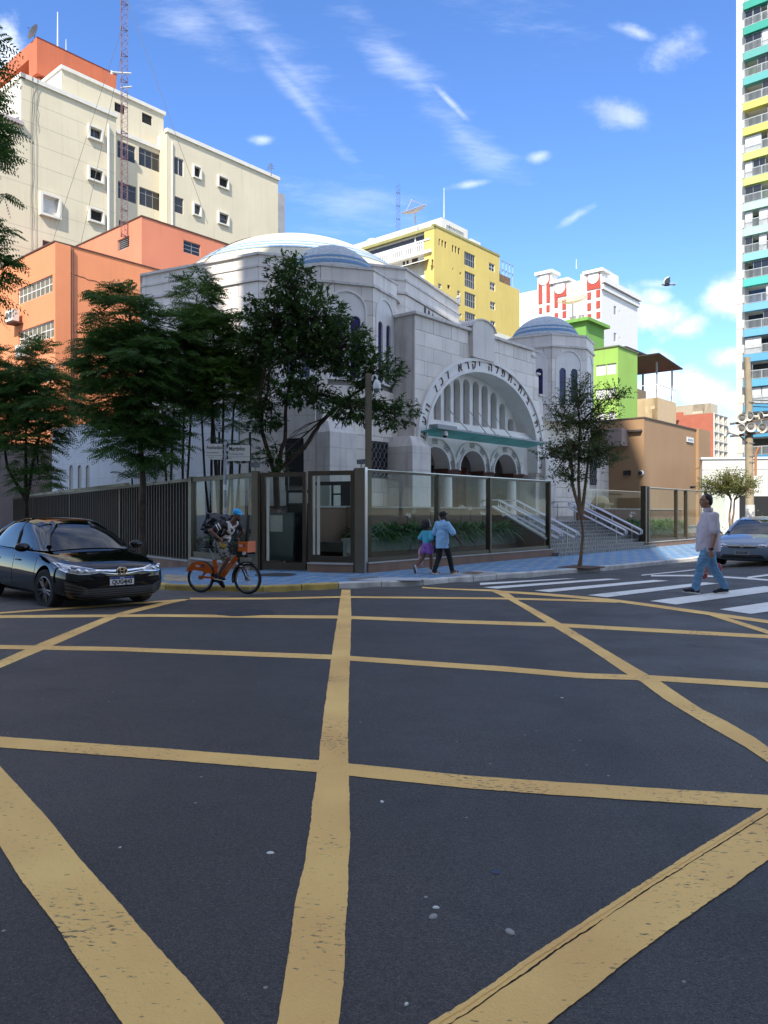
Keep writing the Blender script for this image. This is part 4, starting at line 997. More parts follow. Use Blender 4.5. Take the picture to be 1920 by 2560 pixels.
# -- things on its roof
def roofmast(px, ytop, ybot, d, r, label, name='antenna_mast', cat='antenna', group=None):
    t = P(px, ytop, d); b = P(px, ybot, d); mb = MB(); mb.tube([(0, 0, 0), (0, 0, t.z - b.z)], [r, r * .5], 5)
    o = mb.build(name, mat('mast_grey', (.55, .58, .62), .5)); o.location = b; return tag(o, label, cat, group)
def rz_d(fr, px, b): p = fr.w(fr.a(px, b), b); return p.y
roofmast(144, 30, 135, rz_d(FCm, 144, -8), .09, 'tall thin pole antenna on the orange roof box'); roofmast(165, 98, 150, rz_d(FCm, 165, -8), .06, 'short thin pole antenna on the orange roof box')
def dish(name, label, c, r, face, m, group=None, mesh=False, mast=1.0):
    t = thing(name, label, 'satellite dish', c, 0, group)
    rot = Vector(face).to_track_quat('Z', 'Y').to_matrix(); dd = r * .28
    mb = MB(); ring = [(r * k / 5, dd * (k / 5) ** 2) for k in range(6)]
    cc = Vector((0, 0, mast))
    if mesh:
        for k in range(12):
            a = 2 * math.pi * k / 12; mb.tube([cc + rot @ Vector((p * math.cos(a), p * math.sin(a), z)) for p, z in ring], r * .012, 4)
        for p, z in ring[2:]: mb.tube([cc + rot @ Vector((p * math.cos(2 * math.pi * k / 20), p * math.sin(2 * math.pi * k / 20), z)) for k in range(21)], r * .012, 4)
        mb.build('dish_frame', m, t)
        s_ = MB(); s_.lathe(ring[1:], 20, cc, rot=rot); s_.build('mesh_reflector', glassmat('dish_mesh', (.72, .70, .62), .0), t)
    else:
        mb.lathe(ring + [(r * .98, dd * .97)] + [(r * k / 5, dd * (k / 5) ** 2 + .02) for k in (4, 3, 2, 1, 0)], 18, cc, rot=rot); mb.build('reflector', m, t, 60)
    f = MB(); tip = cc + rot @ Vector((0, 0, r * .9))
    for k in range(3): a = 2 * math.pi * k / 3 + .4; f.tube([cc + rot @ Vector((r * .9 * math.cos(a), r * .9 * math.sin(a), dd * .8)), tip], r * .015, 4)
    f.ell(tip, r * .06, 6, 4); f.build('feed_arm', m, t)
    p = MB(); p.tube([(0, 0, 0), (0, 0, mast)], r * .05, 6); p.build('post', greyframe, t); return t
dd_ = rz_d(FCm, 86, -6)
dish('satellite_dish', 'small dark round satellite dish on the corner of the orange roof box', P(87, 108, dd_), .75, (-.55, -.8, .25), mat('dark_dish', (.05, .045, .05), .5), mast=.9)
# lattice mast
def lattice(px0, ybot, ytop, d, w, label, m, nseg, name='lattice_mast'):
    b, t = P(px0, ybot, d), P(px0, ytop, d); H = t.z - b.z
    o = thing(name, label, 'radio mast', b, .5)
    co = [(w * math.cos(2 * math.pi * k / 3), w * math.sin(2 * math.pi * k / 3)) for k in range(3)]
    for x, y in co:
        l_ = MB(); l_.tube([(x, y, 0), (x, y, H)], w * .085, 5); l_.build('leg', m, o)
    br = MB(); s_ = H / nseg
    for i in range(nseg):
        for k in range(3):
            a, c = co[k], co[(k + 1) % 3]
            if i % 2: a, c = c, a
            br.tube([(a[0], a[1], i * s_), (c[0], c[1], (i + 1) * s_)], w * .045, 3, caps=False)
        if i % 6 == 0:
            for k in range(3): br.tube([(co[k][0], co[k][1], i * s_), (co[(k + 1) % 3][0], co[(k + 1) % 3][1], i * s_)], w * .11, 4)
    br.build('lattice', m, o)['kind'] = 'stuff'; return o
red_m = mat('mast_red', (.18, .06, .065), .6, var=.2, scale=.3, col2=(.20, .14, .17))
lattice(309, 590, -120, 58, .30, 'tall thin red lattice mast in front of the cream apartment block', red_m, 66)
an_ = thing('yagi_antenna', 'white rod antennas clamped to the tall lattice mast beside the orange roof box', 'antenna', P(309, 180, 57.8), 0)
for (x0, y0, x1, y1) in ((280, 181, 328, 184), (302, 220, 330, 217), (279, 177, 279, 186)):
    a, b = P(x0, y0, 57.8) - an_.location, P(x1, y1, 57.8) - an_.location; wire('rod', [a, b], .07, whiteframe, an_)
for i, (x0, y0, x1, y1) in enumerate(((305, 70, 120, 640), (305, 130, 200, 620), (318, 0, 520, 560))):
    o = wire('guy_wire', [P(x0, y0, 58), P(x1, y1, 61)], .02, MATS['grey_cable']); tag(o, ['long guy wire from the red lattice mast down across the cream wall', 'shorter guy wire from the red lattice mast, inside the longer left one', 'guy wire from the red lattice mast down to the right'][i], 'wire', 'guy wires of the lattice mast')
yg = thing('yagi_antenna', 'small comb antenna at the right end of the cream roof', 'antenna', P(678, 440, 78), 0); wire('post', [(0, 0, 0), (0, 0, 1.3)], .04, MATS['grey_cable'], yg)
for k in range(4): wire('rod', [(-.5 + .1 * k, 0, .7 + .18 * k), (.3 - .06 * k, 0, .8 + .18 * k)], .03, MATS['grey_cable'], yg)

# -- orange office blocks
o1 = mat('orange_render', (.70, .265, .125), .85, var=.05, scale=.4, streak=.12); o2 = mat('salmon_render', (.63, .225, .13), .85, var=.05, scale=.4, streak=.16)
c1 = P(137, 605, 50); FO = Fr((c1.x, c1.y), dA); ob = thing('office_building', 'orange office block with window bands, lowest of the orange buildings', 'building', FO.o, FO.rz)
aR = FO.a(445); zo = c1.z
facade(ob, I4, rect(0, aR, 0, zo), [WP(FO, z2, 812, 392, 858, 452, nx=1, nz=2, fm=whiteframe)], o1)
dl = 11.0; MLo = side_left(dl); FOl = Fr((c1.x + dB.x * dl, c1.y + dB.y * dl), -dB)
def strip(x0, yt, x1, yt2, yb2):
    a = FOl.at(*z2(x0, yt))[0]; b, zt = FOl.at(*z2(x1, yt2)); _, zb = FOl.at(*z2(x1, yb2)); return (a, b, zb, zt, dict(nx=8, head=.55, fm=whiteframe, gm=mat('office_glass', (.16, .155, .12), .25, var=.4, scale=.5), bar=.07))
facade(ob, MLo, rect(0, dl, 0, zo), [strip(103, 430, 303, 290, 388), strip(107, 660, 311, 550, 650), strip(110, 900, 318, 800, 900)], o1, depth=.35)
with part('roof', mat('grey_roof', (.2, .2, .2), .9), ob) as w: w.box(.1, aR, .4, dl, zo - .6, zo - .3)
with part('coping', mat('dark_coping', (.10, .05, .04), .8), ob) as w: w.box(-.06, aR, -.06, .3, zo, zo + .09); w.box(-.06, .3, .3, dl, zo, zo + .09)
wire('drain_pipe', [(1.2, -.09, zo - .2), (1.2, -.09, 0)], .07, mat('dark_pipe', (.12, .05, .04), .6), ob, 6)
with part('pilaster', o1, ob) as w: w.box(.0, 1.05, -.06, 0, 0, zo - .01)
cr = MB(); rnd = random.Random(2)
cr.tube([(FO.at(*z2(400 + 15 * k, 285 + 5 * k + rnd.uniform(-3, 3)))[0], -.003, FO.at(*z2(400 + 15 * k, 282 + 5 * k + rnd.uniform(-4, 4)))[1]) for k in range(24)], .03, 4); cr.build('crack', mat('crack_dark', (.2, .09, .05), .9), ob)
ac_m = mat('ac_white', (.62, .61, .57), .5, var=.04)
def acunit(px, py, label):
    a, z = FOl.at(px, py, .5); p = FOl.w(a, .5, z); t = thing('air_conditioner', label, 'air conditioner', p, FOl.rz, 'air conditioners on the orange office block')
    mb = MB(); mb.box(-.55, .55, -.25, .22, 0, .8); mb.build('casing', ac_m, t)
    for x in (-.24, .26):
        g_ = MB(); g_.lathe([(0, 0), (.21, 0), (.23, .02)], 14, (x, -.255, .4), rot=Matrix.Rotation(R(90), 3, 'X')); g_.build('fan_grille', mat('fan_dark', (.12, .12, .12), .6), t)
    b_ = MB(); b_.box(-.6, .6, -.2, .5, -.12, -.04); b_.build('bracket', rust, t)
acunit(31, 805, 'air conditioner at the far end of the upper office window band'); acunit(56, 893, 'air conditioner under the second office window band')
c2 = P(354, 541, 57); FP = Fr((c2.x, c2.y), dA); ob2 = thing('office_building', 'salmon rooftop block with two small windows, behind the orange office block', 'building', FP.o, FP.rz)
aR2 = FP.a(640); dl2 = FP.o.y * .2; FPl = Fr((c2.x + dB.x * dl2, c2.y + dB.y * dl2), -dB)
facade(ob2, I4, rect(0, aR2, 0, c2.z), [WP(FP, z1, 1057, 1265, 1155, 1365, nx=2, nz=3)], o2)
facade(ob2, side_left(dl2), rect(0, dl2, 0, c2.z), [(FPl.at(*z1(678, 1290))[0], FPl.at(*z1(745, 1240))[0], FPl.at(*z1(745, 1305))[1], FPl.at(*z1(745, 1240))[1], dict(nx=1, louver=5))], o2)
with part('roof', MATS['grey_roof'], ob2) as w: w.box(.1, aR2, .4, dl2, c2.z - .6, c2.z - .3)
with part('coping', MATS['dark_coping'], ob2) as w: w.box(-.06, aR2, -.06, .3, c2.z, c2.z + .09); w.box(-.06, .3, .3, dl2, c2.z, c2.z + .09)
tag(link('low_building', (lambda m_: (m_.box(-28, -17.7, 43, 49, -6, 5.4), m_.mesh('low_building', mat('brown_grey_render', (.20, .155, .14), .85, var=.08, streak=.15)))[1])(MB())), 'low brown building at the left end of the pale blue wall', 'building')

# -- yellow block
yel = mat('yellow_render', (.63, .49, .145), .85, var=.06, scale=.25, streak=.22); yel2 = mat('pale_yellow_render', (.62, .57, .34), .85, var=.06)
c3 = P(1090, 567, 100); FY = Fr((c3.x, c3.y), dA); yb = thing('apartment_building', 'yellow apartment block with a dish on its white roof floor', 'building', FY.o, FY.rz)
aY = FY.a(1248.5); aY2 = FY.a(1299); zY = c3.z; zY2 = FY.at(1299, 725)[1]
G5 = dict(nx=5, fm=mat('pale_frame', (.34, .34, .31), .6), gm=darkglass, bar=.09, nz=2)
wy = [WP(FY, z5, 630, 420, 690, 522, **G5), WP(FY, z5, 632, 530, 690, 640, **G5), WP(FY, z5, 632, 645, 692, 748, **G5), WP(FY, z5, 634, 757, 692, 850, **G5)]
for x0, y0, x1, y1 in ((768, 483, 800, 540), (773, 590, 803, 648), (775, 700, 803, 755), (777, 808, 803, 860)): wy.append(WP(FY, z5, x0, y0, x1, y1, nx=2, nz=2, fm=whiteframe, bar=.08))
for x0, y0, x1, y1 in ((486, 350, 495, 392), (502, 358, 512, 398), (519, 365, 530, 406), (561, 385, 571, 428), (577, 392, 587, 434), (594, 400, 605, 442), (447, 465, 457, 503), (563, 513, 568, 530), (603, 538, 612, 555), (535, 608, 550, 635), (567, 740, 577, 770)): wy.append(WP(FY, z5, x0, y0, x1, y1, nx=1, gm=dark, bar=.03))
for x0, y0, x1, y1 in ((483, 600, 502, 633), (590, 640, 607, 672), (592, 765, 615, 792)): wy.append(WP(FY, z5, x0, y0, x1, y1, nx=1, nz=2, fm=whiteframe, bar=.07))
facade(yb, I4, [(0, 0), (aY2, 0), (aY2, zY2), (aY, zY2), (aY, zY), (0, zY)], wy, yel, depth=.3)
dY = 26.0; FYl = Fr((c3.x + dB.x * dY, c3.y + dB.y * dY), -dB); MLy = side_left(dY)
yl = lambda x, y: FYl.at(*z5(x, y))
lw_ = []
za, zb_ = yl(400, 318)[1], yl(400, 365)[1]
lw_.append((2.0, dY - 3.6, zb_, za - .3, dict(nx=10, fm=mat('bronze_frame', (.05, .045, .04), .5), gm=darkglass, bar=.08)))
lw_.append((dY - 3.4, dY - .5, zb_ - .2, za - .3, dict(nx=2, fm=MATS['bronze_frame'], gm=darkglass, bar=.08)))
for x0, x1, y0, y1 in ((284, 298, 472, 505), (304, 318, 465, 498), (335, 370, 455, 490)): lw_.append((yl(x0, 480)[0], yl(x1, 480)[0], yl(x1, y1)[1], yl(x1, y0)[1], dict(nx=2, fm=rust, bar=.1)))
facade(yb, MLy, rect(0, dY, 0, zY), lw_, creamw, depth=.8)
with part('roof', creamw, yb) as w: w.box(.3, aY, .8, dY, zY - 1, zY - .3)
with part('eaves', mat('olive_edge', (.30, .28, .10), .8), yb) as w: w.box(-.5, 0, 0, dY, zY - .35, zY + .05); w.box(-.5, aY, -.08, .4, zY, zY + .3)
bal = MB(T=MLy)
for k in range(60): x = 1.5 + k * (dY - 3) / 60; bal.box(x, x + .2, -.5, -.42, zb_ - 1.5, zb_ - .2)
bal.box(1, dY - .6, -.55, -.38, zb_ - .25, zb_ - .05); bal.box(1, dY - .6, -.55, -.38, zb_ - 1.65, zb_ - 1.5); bal.build('balustrade', whiteframe, yb)
with part('balcony_slab', creamw, yb, T=MLy) as w: w.box(1, dY - .3, -.8, 0, zb_ - 2.0, zb_ - 1.62)
with part('balcony', creamw, yb, T=MLy) as w: w.box(dY - 8, dY - 1, -1.2, 0, zb_ - 6.4, zb_ - 6.0); w.box(dY - 8, dY - 1, -1.2, -1.1, zb_ - 6.0, zb_ - 5.0)
with part('balcony_roof', creamw, yb, T=MLy) as w: w.add([(dY - 9, -1.4, zb_ - 3.2), (dY - .8, -1.4, zb_ - 3.2), (dY - .8, 0, zb_ - 2.5), (dY - 9, 0, zb_ - 2.5)], [(0, 1, 2, 3), (3, 2, 1, 0)])
with part('wall', yel, yb) as w: w.box(-.45, 0, -.02, 1.6, 0, zY - .4)
with part('roof_block', creamw, yb) as w:
    p0, p1 = FY.at(*z5(502, 232), -2.5), FY.at(*z5(648, 300), -2.5); w.box(p0[0], p1[0], 2.5, 24, zY - .5, p0[1])
window(yb, I4, FY.at(*z5(525, 262), -2.5)[0], FY.at(*z5(625, 335), -2.5)[0], FY.at(*z5(625, 335), -2.5)[1], FY.at(*z5(525, 268), -2.5)[1], y=2.44, nx=2, louver=6, gm=dark, fm=whiteframe)
with part('roof_block', creamw, yb) as w: p0, p1 = FY.at(*z5(668, 350), -3), FY.at(*z5(720, 380), -3); w.box(p0[0], p1[0], 3, 6, zY - .5, p0[1])
cg = MB(); blue_f = mat('pale_blue_steel', (.30, .46, .60), .5)
g0, g1 = FY.at(*z5(828, 580), -1), FY.at(*z5(903, 600), -1); zt_ = FY.at(*z5(828, 466), -1)[1]
for k in range(5): x = g0[0] + (g1[0] - g0[0]) * k / 4; cg.box(x, x + .14, 1, 1.14, zY2 - 1, zt_)
for z in (zt_, (zt_ + zY2) / 2 + .6): cg.box(g0[0], g1[0], 1.0, 1.1, z - .08, z + .08)
cg.build('roof_cage', blue_f, yb)
with part('wall', mat('old_brick', (.20, .12, .07), .9, var=.3, scale=2), yb) as w: w.box(aY - .1, aY2 - 2, .4, 8, zY2 - .6, zY2 + 1.4)
with part('wall', yel, yb) as w: w.box(aY2 - .1, aY2, .1, 12, 0, zY2)
dish('satellite_dish', 'broad pale mesh satellite dish on the white roof of the yellow block', FY.w(FY.a(1066, -4), -6, 0) + Vector((0, 0, FY.at(1066, 556, -6)[1] - 1)), 1.9, (-.3, -.3, .9), mat('dish_pale', (.50, .40, .30), .7), mesh=True, mast=1.6)
lattice(995, 580, 460, 118, .35, 'small blue lattice mast standing behind the left end of the yellow block', mat('mast_blue', (.10, .17, .32), .6), 22)
roofmast(1110, 470, 545, 103, .09, 'thin pole antenna on the white roof floor of the yellow block')
dish('satellite_dish', 'small white satellite dish at the far left edge of the yellow block roof', P(927, 622, 119), .9, (-.4, -.8, .4), whiteframe, mast=.8)
# low white block before it
c4 = P(1120, 790, 74); FW = Fr((c4.x, c4.y), dA); wb = thing('low_building', 'low white block with two small windows in front of the yellow block', 'building', FW.o, FW.rz)
zw = c4.z; ww = [WP(FW, z5, 557, 812, 588, 842, nx=2, fm=whiteframe), WP(FW, z5, 610, 832, 640, 856, nx=2, fm=whiteframe)]
facade(wb, I4, rect(0, FW.a(1300), 0, zw), ww, creamw)
with part('roof', creamw, wb) as w: w.box(0, FW.a(1300), .3, 8, zw - .4, zw - .1)
wire('vent_pipe', [(.5, -.6, zw - 3), (.5, -.6, zw + 1.5), (.9, -.6, zw + 2), (.9, -.6, zw + 1.2)], .22, MATS['grey_block'], wb, 8)

# -- white tower with red panels
redp = mat('red_panel', (.42, .07, .045), .8, var=.08); whi = mat('bright_white_render', (.72, .71, .67), .85, var=.03, streak=.06)
c5 = P(1503, 690, 140); FR_ = Fr((c5.x, c5.y), dA); rb = thing('apartment_building', 'white apartment tower with red panels and round holes at its crown', 'building', FR_.o, FR_.rz)
aR5 = FR_.a(1594); zR = c5.z; dR = 38.0; FRl = Fr((c5.x + dB.x * dR, c5.y + dB.y * dR), -dB); MLr = side_left(dR)
rl = lambda x, y: FRl.at(*z5(x, y))
wl = []
for k in range(6):
    z = zR - 8.5 - 5.1 * k
    if z < 4: break
    for x0, x1 in ((rl(955, 600)[0], rl(1000, 600)[0]), (rl(1012, 600)[0], rl(1028, 600)[0])): wl.append((x0, x1, z, z + 1.6, dict(nx=2, fm=whiteframe, gm=darkglass, bar=.1)))
    wl.append((rl(1215, 600)[0], rl(1258, 600)[0], z - .5, z + 2.0, dict(nx=2, fm=whiteframe, gm=mat('loggia_shade', (.30, .27, .23), .8), bar=.12)))
    wl.append((rl(1264, 600)[0], rl(1305, 600)[0], z - .5, z + 2.0, dict(nx=2, fm=whiteframe, gm=MATS['loggia_shade'], bar=.12)))
facade(rb, MLr, rect(0, dR, 0, zR), wl, whi, depth=.7)
wr = []
for k in range(7):
    z = zR - 6.0 - 5.1 * k
    if z > 4:
        wr.append((FR_.a(1534.5), FR_.a(1541), z, z + 1.7, dict(nx=2, fm=whiteframe, bar=.1))); wr.append((FR_.a(1548), FR_.a(1550), z + .6, z + 1.3, dict(nx=1, bar=.05)))
facade(rb, I4, rect(0, aR5, 0, zR - 1.0), wr, whi)
with part('roof', whi, rb) as w: w.box(.3, aR5, .4, dR, zR - 2, zR - 1.2)
for a, b, pr, z in ((-.7, aR5 + .5, .7, zR - 1.2), (-.4, aR5 + .3, .4, zR - 2.4)):
    with part('cornice', whi, rb) as w: w.box(0, b, -pr, .3, z, z + .9)
def redbox(x0, y0, x1, y1):
    p, q_ = rl(x0, y0), rl(x1, y1); mb = MB(T=MLr); mb.box(p[0], q_[0], -.12, .02, min(p[1], q_[1]), max(p[1], q_[1])); mb.build('red_panel', redp, rb)
for r in ((1047, 575, 1068, 715), (1091, 562, 1111, 708), (1135, 620, 1203, 672), (1318, 560, 1392, 628), (1320, 655, 1341, 690), (1320, 715, 1341, 752), (1321, 776, 1342, 800), (1370, 640, 1392, 676), (1370, 702, 1392, 738), (1371, 764, 1393, 795),
          (1136, 685, 1155, 736), (1137, 770, 1156, 800), (1180, 698, 1201, 746), (1181, 760, 1202, 792), (1050, 740, 1066, 770), (1091, 726, 1109, 760)): redbox(*r)
for x, y in ((1077, 580), (1167, 628), (1355, 570)):
    p = rl(x, y); mb = MB(T=MLr); mb.lathe([(0, .2), (1.15, .2), (1.15, 0)], 16, (p[0], 0, p[1]), rot=Matrix.Rotation(R(90), 3, 'X')); mb.build('round_boss', whi, rb)
for x0, x1, yt in ((1040, 1118, 552), (1125, 1210, 598), (1310, 1400, 545)):
    p, q_ = rl(x0, yt), rl(x1, yt)
    with part('parapet', whi, rb, T=MLr) as w: w.box(p[0], q_[0], -.06, 2.5, zR - 1, rl((x0 + x1) / 2, yt)[1]); w.box(p[0] - .4, q_[0] + .4, -.5, 2.9, rl((x0 + x1) / 2, yt)[1], rl((x0 + x1) / 2, yt)[1] + .6)
with part('parapet', whi, rb, T=MLr) as w: p, q_ = rl(1240, 540), rl(1380, 500); w.box(p[0], q_[0], 3, 9, zR - 1, rl(1350, 505)[1])
for k in range(3):
    z = zR - 9.6 - 5.1 * k
    with part('balcony', whi, rb, T=MLr) as w: w.box(rl(1212, 600)[0], rl(1308, 600)[0], -.9, 0, z, z + .3); w.box(rl(1212, 600)[0], rl(1308, 600)[0], -.9, -.8, z + .3, z + 1.2)
roofmast(1441, 648, 672, 150, .12, 'thin antenna on the roof of the white and red tower')

# -- green block
gr1 = mat('lime_render', (.30, .50, .10), .85, var=.08, scale=.3, streak=.25); gr2 = mat('green_render', (.17, .37, .075), .85, var=.1, scale=.3, streak=.3)
c6 = P(1545, 866, 70); FG = Fr((c6.x, c6.y), dA); gb = thing('apartment_building', 'lime green block with shuttered windows beside the right small dome', 'building', FG.o, FG.rz)
dG = 9.0; FGl = Fr((c6.x + dB.x * dG, c6.y + dB.y * dG), -dB); gl = lambda x, y: FGl.at(*z6(x, y)); zG = c6.z
wg = []
for y0, y1 in ((885, 975), (1090, 1175), (1290, 1370)):
    wg.append((gl(232, y0)[0], gl(314, y0)[0], gl(400, y1)[1], gl(400, y0)[1], dict(nx=3, fm=whiteframe, gm=blind))); wg.append((gl(320, y0)[0], gl(400, y0)[0], gl(400, y1)[1], gl(400, y0)[1], dict(nx=2, fm=whiteframe, gm=blind)))
facade(gb, side_left(dG), rect(0, dG, 0, zG), wg, gr1)
with part('wall', gr1, gb) as w: w.wall(rect(0, FG.a(1593.5), 0, zG), [])
with part('wall', gr1, gb) as w: w.box(FG.a(1593.5) - .2, FG.a(1593.5), .02, dG, 0, zG)
with part('roof', MATS['grey_roof'], gb) as w: w.box(.2, FG.a(1593.5) - .2, .3, dG, zG - .6, zG - .3)
with part('coping', mat('green_coping', (.13, .16, .08), .8), gb) as w: w.box(-.1, FG.a(1593.5) + .1, -.1, .3, zG, zG + .12); w.box(-.1, .3, .3, dG, zG, zG + .12)
c7 = P(1465, 803, 82); FG2 = Fr((c7.x, c7.y), dA); ug = thing('water_tower_block', 'darker green roof block with a big mesh dish on it', 'building', FG2.o, FG2.rz)
with part('wall', gr2, ug) as w: w.box(0, FG2.a(1510), 0, 7, 0, c7.z)
with part('roof', gr2, ug) as w: w.box(-.5, FG2.a(1510) + .5, -.5, 7.4, c7.z, c7.z + .35)
dish('satellite_dish', 'big pale mesh satellite dish on the darker green roof block', P(1432, 800, 86), 1.7, (-.2, -.35, .9), mat('dish_cream', (.62, .50, .33), .7), mesh=True, mast=1.9)

# -- beige block with roof terrace
bei = mat('beige_render', (.60, .44, .26), .85, var=.04)
c8 = P(1644.5, 993, 85); FB = Fr((c8.x, c8.y), dA); bb = thing('apartment_building', 'beige block with a dark sheet canopy over its roof terrace', 'building', FB.o, FB.rz)
aB = FB.a(1690); dBg = 5.5; FBl = Fr((c8.x + dB.x * dBg, c8.y + dB.y * dBg), -dB); bl = lambda x, y: FBl.at(*z6(x, y)); zB = c8.z
facade(bb, side_left(dBg), rect(-6, dBg, 0, zB), [(bl(642, 1250)[0], bl(662, 1250)[0], bl(662, 1300)[1], bl(662, 1248)[1], dict(nx=1, nz=2, fm=whiteframe)), (bl(684, 1245)[0], bl(719, 1245)[0], bl(719, 1268)[1], bl(719, 1242)[1], dict(nx=1, nz=2, fm=whiteframe))], bei)
with part('wall', bei, bb) as w: w.box(0, aB, 0, dBg, 0, zB - .02)
cn = MB(); zc0 = zB + 4.1
for x, y in ((.6, .3), (aB - .3, .3), (aB - .3, dBg), (.6, dBg)): cn.box(x, x + .16, y, y + .16, zB - .2, zc0)
cn.build('canopy_post', greyframe, bb)
with part('canopy', mat('dark_sheet', (.05, .04, .035), .7), bb) as w: w.add([(-1.2, -.6, zc0 + .5), (aB + .6, -.6, zc0 - .2), (aB + .6, dBg + 3, zc0 - .2), (-1.2, dBg + 3, zc0 + .5)] + [(-1.2, -.6, zc0 + .62), (aB + .6, -.6, zc0 - .08), (aB + .6, dBg + 3, zc0 - .08), (-1.2, dBg + 3, zc0 + .62)], [(3, 2, 1, 0), (4, 5, 6, 7), (0, 1, 5, 4), (3, 0, 4, 7)])
rl_ = MB()
for k in range(7): x = k * aB / 6; rl_.box(x, x + .08, .02, .1, zB, zB + 1.5)
rl_.box(0, aB, .02, .1, zB + 1.42, zB + 1.5); rl_.box(0, .08, .1, dBg, zB + 1.42, zB + 1.5); rl_.build('railing', whiteframe, bb)
c9 = P(1611, 977, 92); FB2 = Fr((c9.x, c9.y), dA); bb2 = thing('apartment_building', 'narrow beige block squeezed between the lime green and the beige terrace block', 'building', FB2.o, FB2.rz)
with part('wall', bei, bb2) as w: w.box(-6, .5, 0, 5, 0, c9.z)
with part('canopy', MATS['dark_sheet'], bb2) as w: w.box(-6, 1.2, -.3, 4, c9.z + 4.2, c9.z + 4.4)
with part('canopy_post', greyframe, bb2) as w: w.box(-.3, -.1, 0, .2, c9.z, c9.z + 4.2)

# -- far cream and brick red blocks
c10 = P(1777, 1007, 105); FF = Fr((c10.x, c10.y), dA); fb = thing('apartment_building', 'far cream block behind the brick red one, with a row of small windows', 'building', FF.o, FF.rz)
L10 = 11; FFl = Fr((c10.x + dB.x * L10, c10.y + dB.y * L10), -dB); fl = lambda x, y: FFl.at(*z6(x, y)); far_c = mat('far_cream', (.62, .55, .42), .85, var=.04)
facade(fb, side_left(L10), rect(0, L10, 0, c10.z), [(fl(x, 1290)[0], fl(x + 16, 1290)[0], fl(1100, 1305)[1], fl(1100, 1285)[1], dict(nx=1, fm=whiteframe)) for x in (1038, 1058, 1078, 1100)], far_c)
with part('wall', far_c, fb) as w: w.box(0, 3, 0, L10, 0, c10.z - .02)
with part('wall', mat('brick_red_render', (.42, .135, .085), .85, var=.06), fb, T=side_left(L10)) as w: w.box(0, fl(958, 1300)[0], -.3, 0, 0, fl(940, 1297)[1])
c11 = P(1784, 1032, 92); FD = Fr((c11.x, c11.y), dA); rd = thing('apartment_building', 'far brick red block with a grid of windows on its cream side', 'building', FD.o, FD.rz)
aD = FD.a(1818); wd_ = []
for r in range(10):
    for c in range(3):
        x = aD * (c + .22) / 3; z = c11.z - .85 - 1.1 * r
        if z > 2: wd_.append((x + aD * .04, x + aD * .16, z, z + .62, dict(nx=1, nz=2, fm=whiteframe, gm=darkglass, bar=.03)))
facade(rd, I4, rect(0, aD, 0, c11.z), wd_, mat('far_pale', (.64, .57, .44), .85, var=.04), depth=.3)
for r in range(10):
    with part('floor_band', whi, rd) as w: w.box(-.03, aD, -.1, 0, c11.z - .1 - 1.1 * r, c11.z - 1.1 * r)
for c in range(4):
    with part('pilaster', whi, rd) as w: w.box(aD * c / 3 - .06, aD * c / 3 + .06, -.09, 0, 2, c11.z - .11)
with part('wall', MATS['brick_red_render'], rd) as w: w.box(0, aD, .3, 11, 0, c11.z - .02); w.box(-.02, 0, 0, 11, 0, c11.z)

# -- plain tan block beside the right tower
tan = mat('tan_render', (.36, .22, .115), .85, var=.05, scale=.5, streak=.06)
c12 = P(1610, 1045, 47); FT = Fr((c12.x, c12.y), dA); tb = thing('annex_building', 'plain tan windowless block with a small white vent near its top', 'building', FT.o, FT.rz)
zT = c12.z; aT = FT.a(1739.5); aT2 = FT.a(1774, .15); dT = 10.5
with part('wall', tan, tb) as w: w.box(0, aT, 0, dT, -1, zT)
with part('pilaster', tan, tb) as w: w.box(aT, aT2, -.2, 5, -1, zT + .12)
with part('coping', mat('tan_edge', (.12, .09, .07), .8), tb) as w: w.box(-.05, aT, -.06, .3, zT, zT + .08); w.box(-.05, .3, .3, dT, zT, zT + .08)
p0, p1 = FT.at(*z6(980, 1500)), FT.at(*z6(1035, 1552)); window(tb, I4, p0[0], p1[0], p1[1], p0[1], y=-.08, nx=1, louver=5, gm=dark, fm=whiteframe, bar=.1, name='vent')
FTl = Fr((c12.x + dB.x * dT, c12.y + dB.y * dT), -dB); tl_ = lambda x, y: FTl.at(*z6(x, y))
def wallcam(label, fr, a, z, ball=True):
    p = fr.w(a, 0, z); t = thing('security_camera' if ball else 'wall_lamp', label, 'security camera' if ball else 'lamp', p, fr.rz)
    mb = MB()
    if ball: mb.lathe([(0, 0), (.16, 0), (.16, .16), (.14, .2)], 12, (0, 0, 0), rot=Matrix.Rotation(R(90), 3, 'X')); mb.build('base', whiteframe, t); m2 = MB(); m2.ell((0, -.22, 0), .13, 10, 7); m2.build('lens_globe', black_m, t, 180)
    else: mb.box(-.2, .2, -.2, 0, -.15, .15); mb.build('housing', black_m, t); m2 = MB(); m2.box(-.16, .16, -.16, -.02, -.17, -.152); m2.build('lens', greyframe, t)
a, z = tl_(610, 1800); wallcam('white globe camera on the tan wall, right of the black box lamp', FTl, a, z); a, z = tl_(494, 1800); wallcam('black box lamp on the tan wall beside the white stone', FTl, a, z, False)
with part('balcony_box', mat('pinkish_render', (.33, .25, .22), .85, var=.05), tb) as w:
    a0, z0 = tl_(362, 1612); a1, z1_ = tl_(500, 1475); x0 = 0; w.box(-1.0, 0, dT - a1, dT - a0, z0 + .2, z1_ + .3)
with part('ledge', mat('ledge_dark', (.10, .08, .07), .7), tb) as w: a1, z1_ = tl_(628, 1455); w.box(-.25, 0, .1, dT, z1_, z1_ + .12)
with part('roof_truss', mat('truss_grey', (.25, .23, .23), .7), tb) as w: w.add([(-2, 4, zT), (aT * .5, 4, zT + .2), (aT * .5, 7, zT + 1.3), (-2, 7, zT + 1.3)], [(0, 1, 2, 3), (3, 2, 1, 0)])

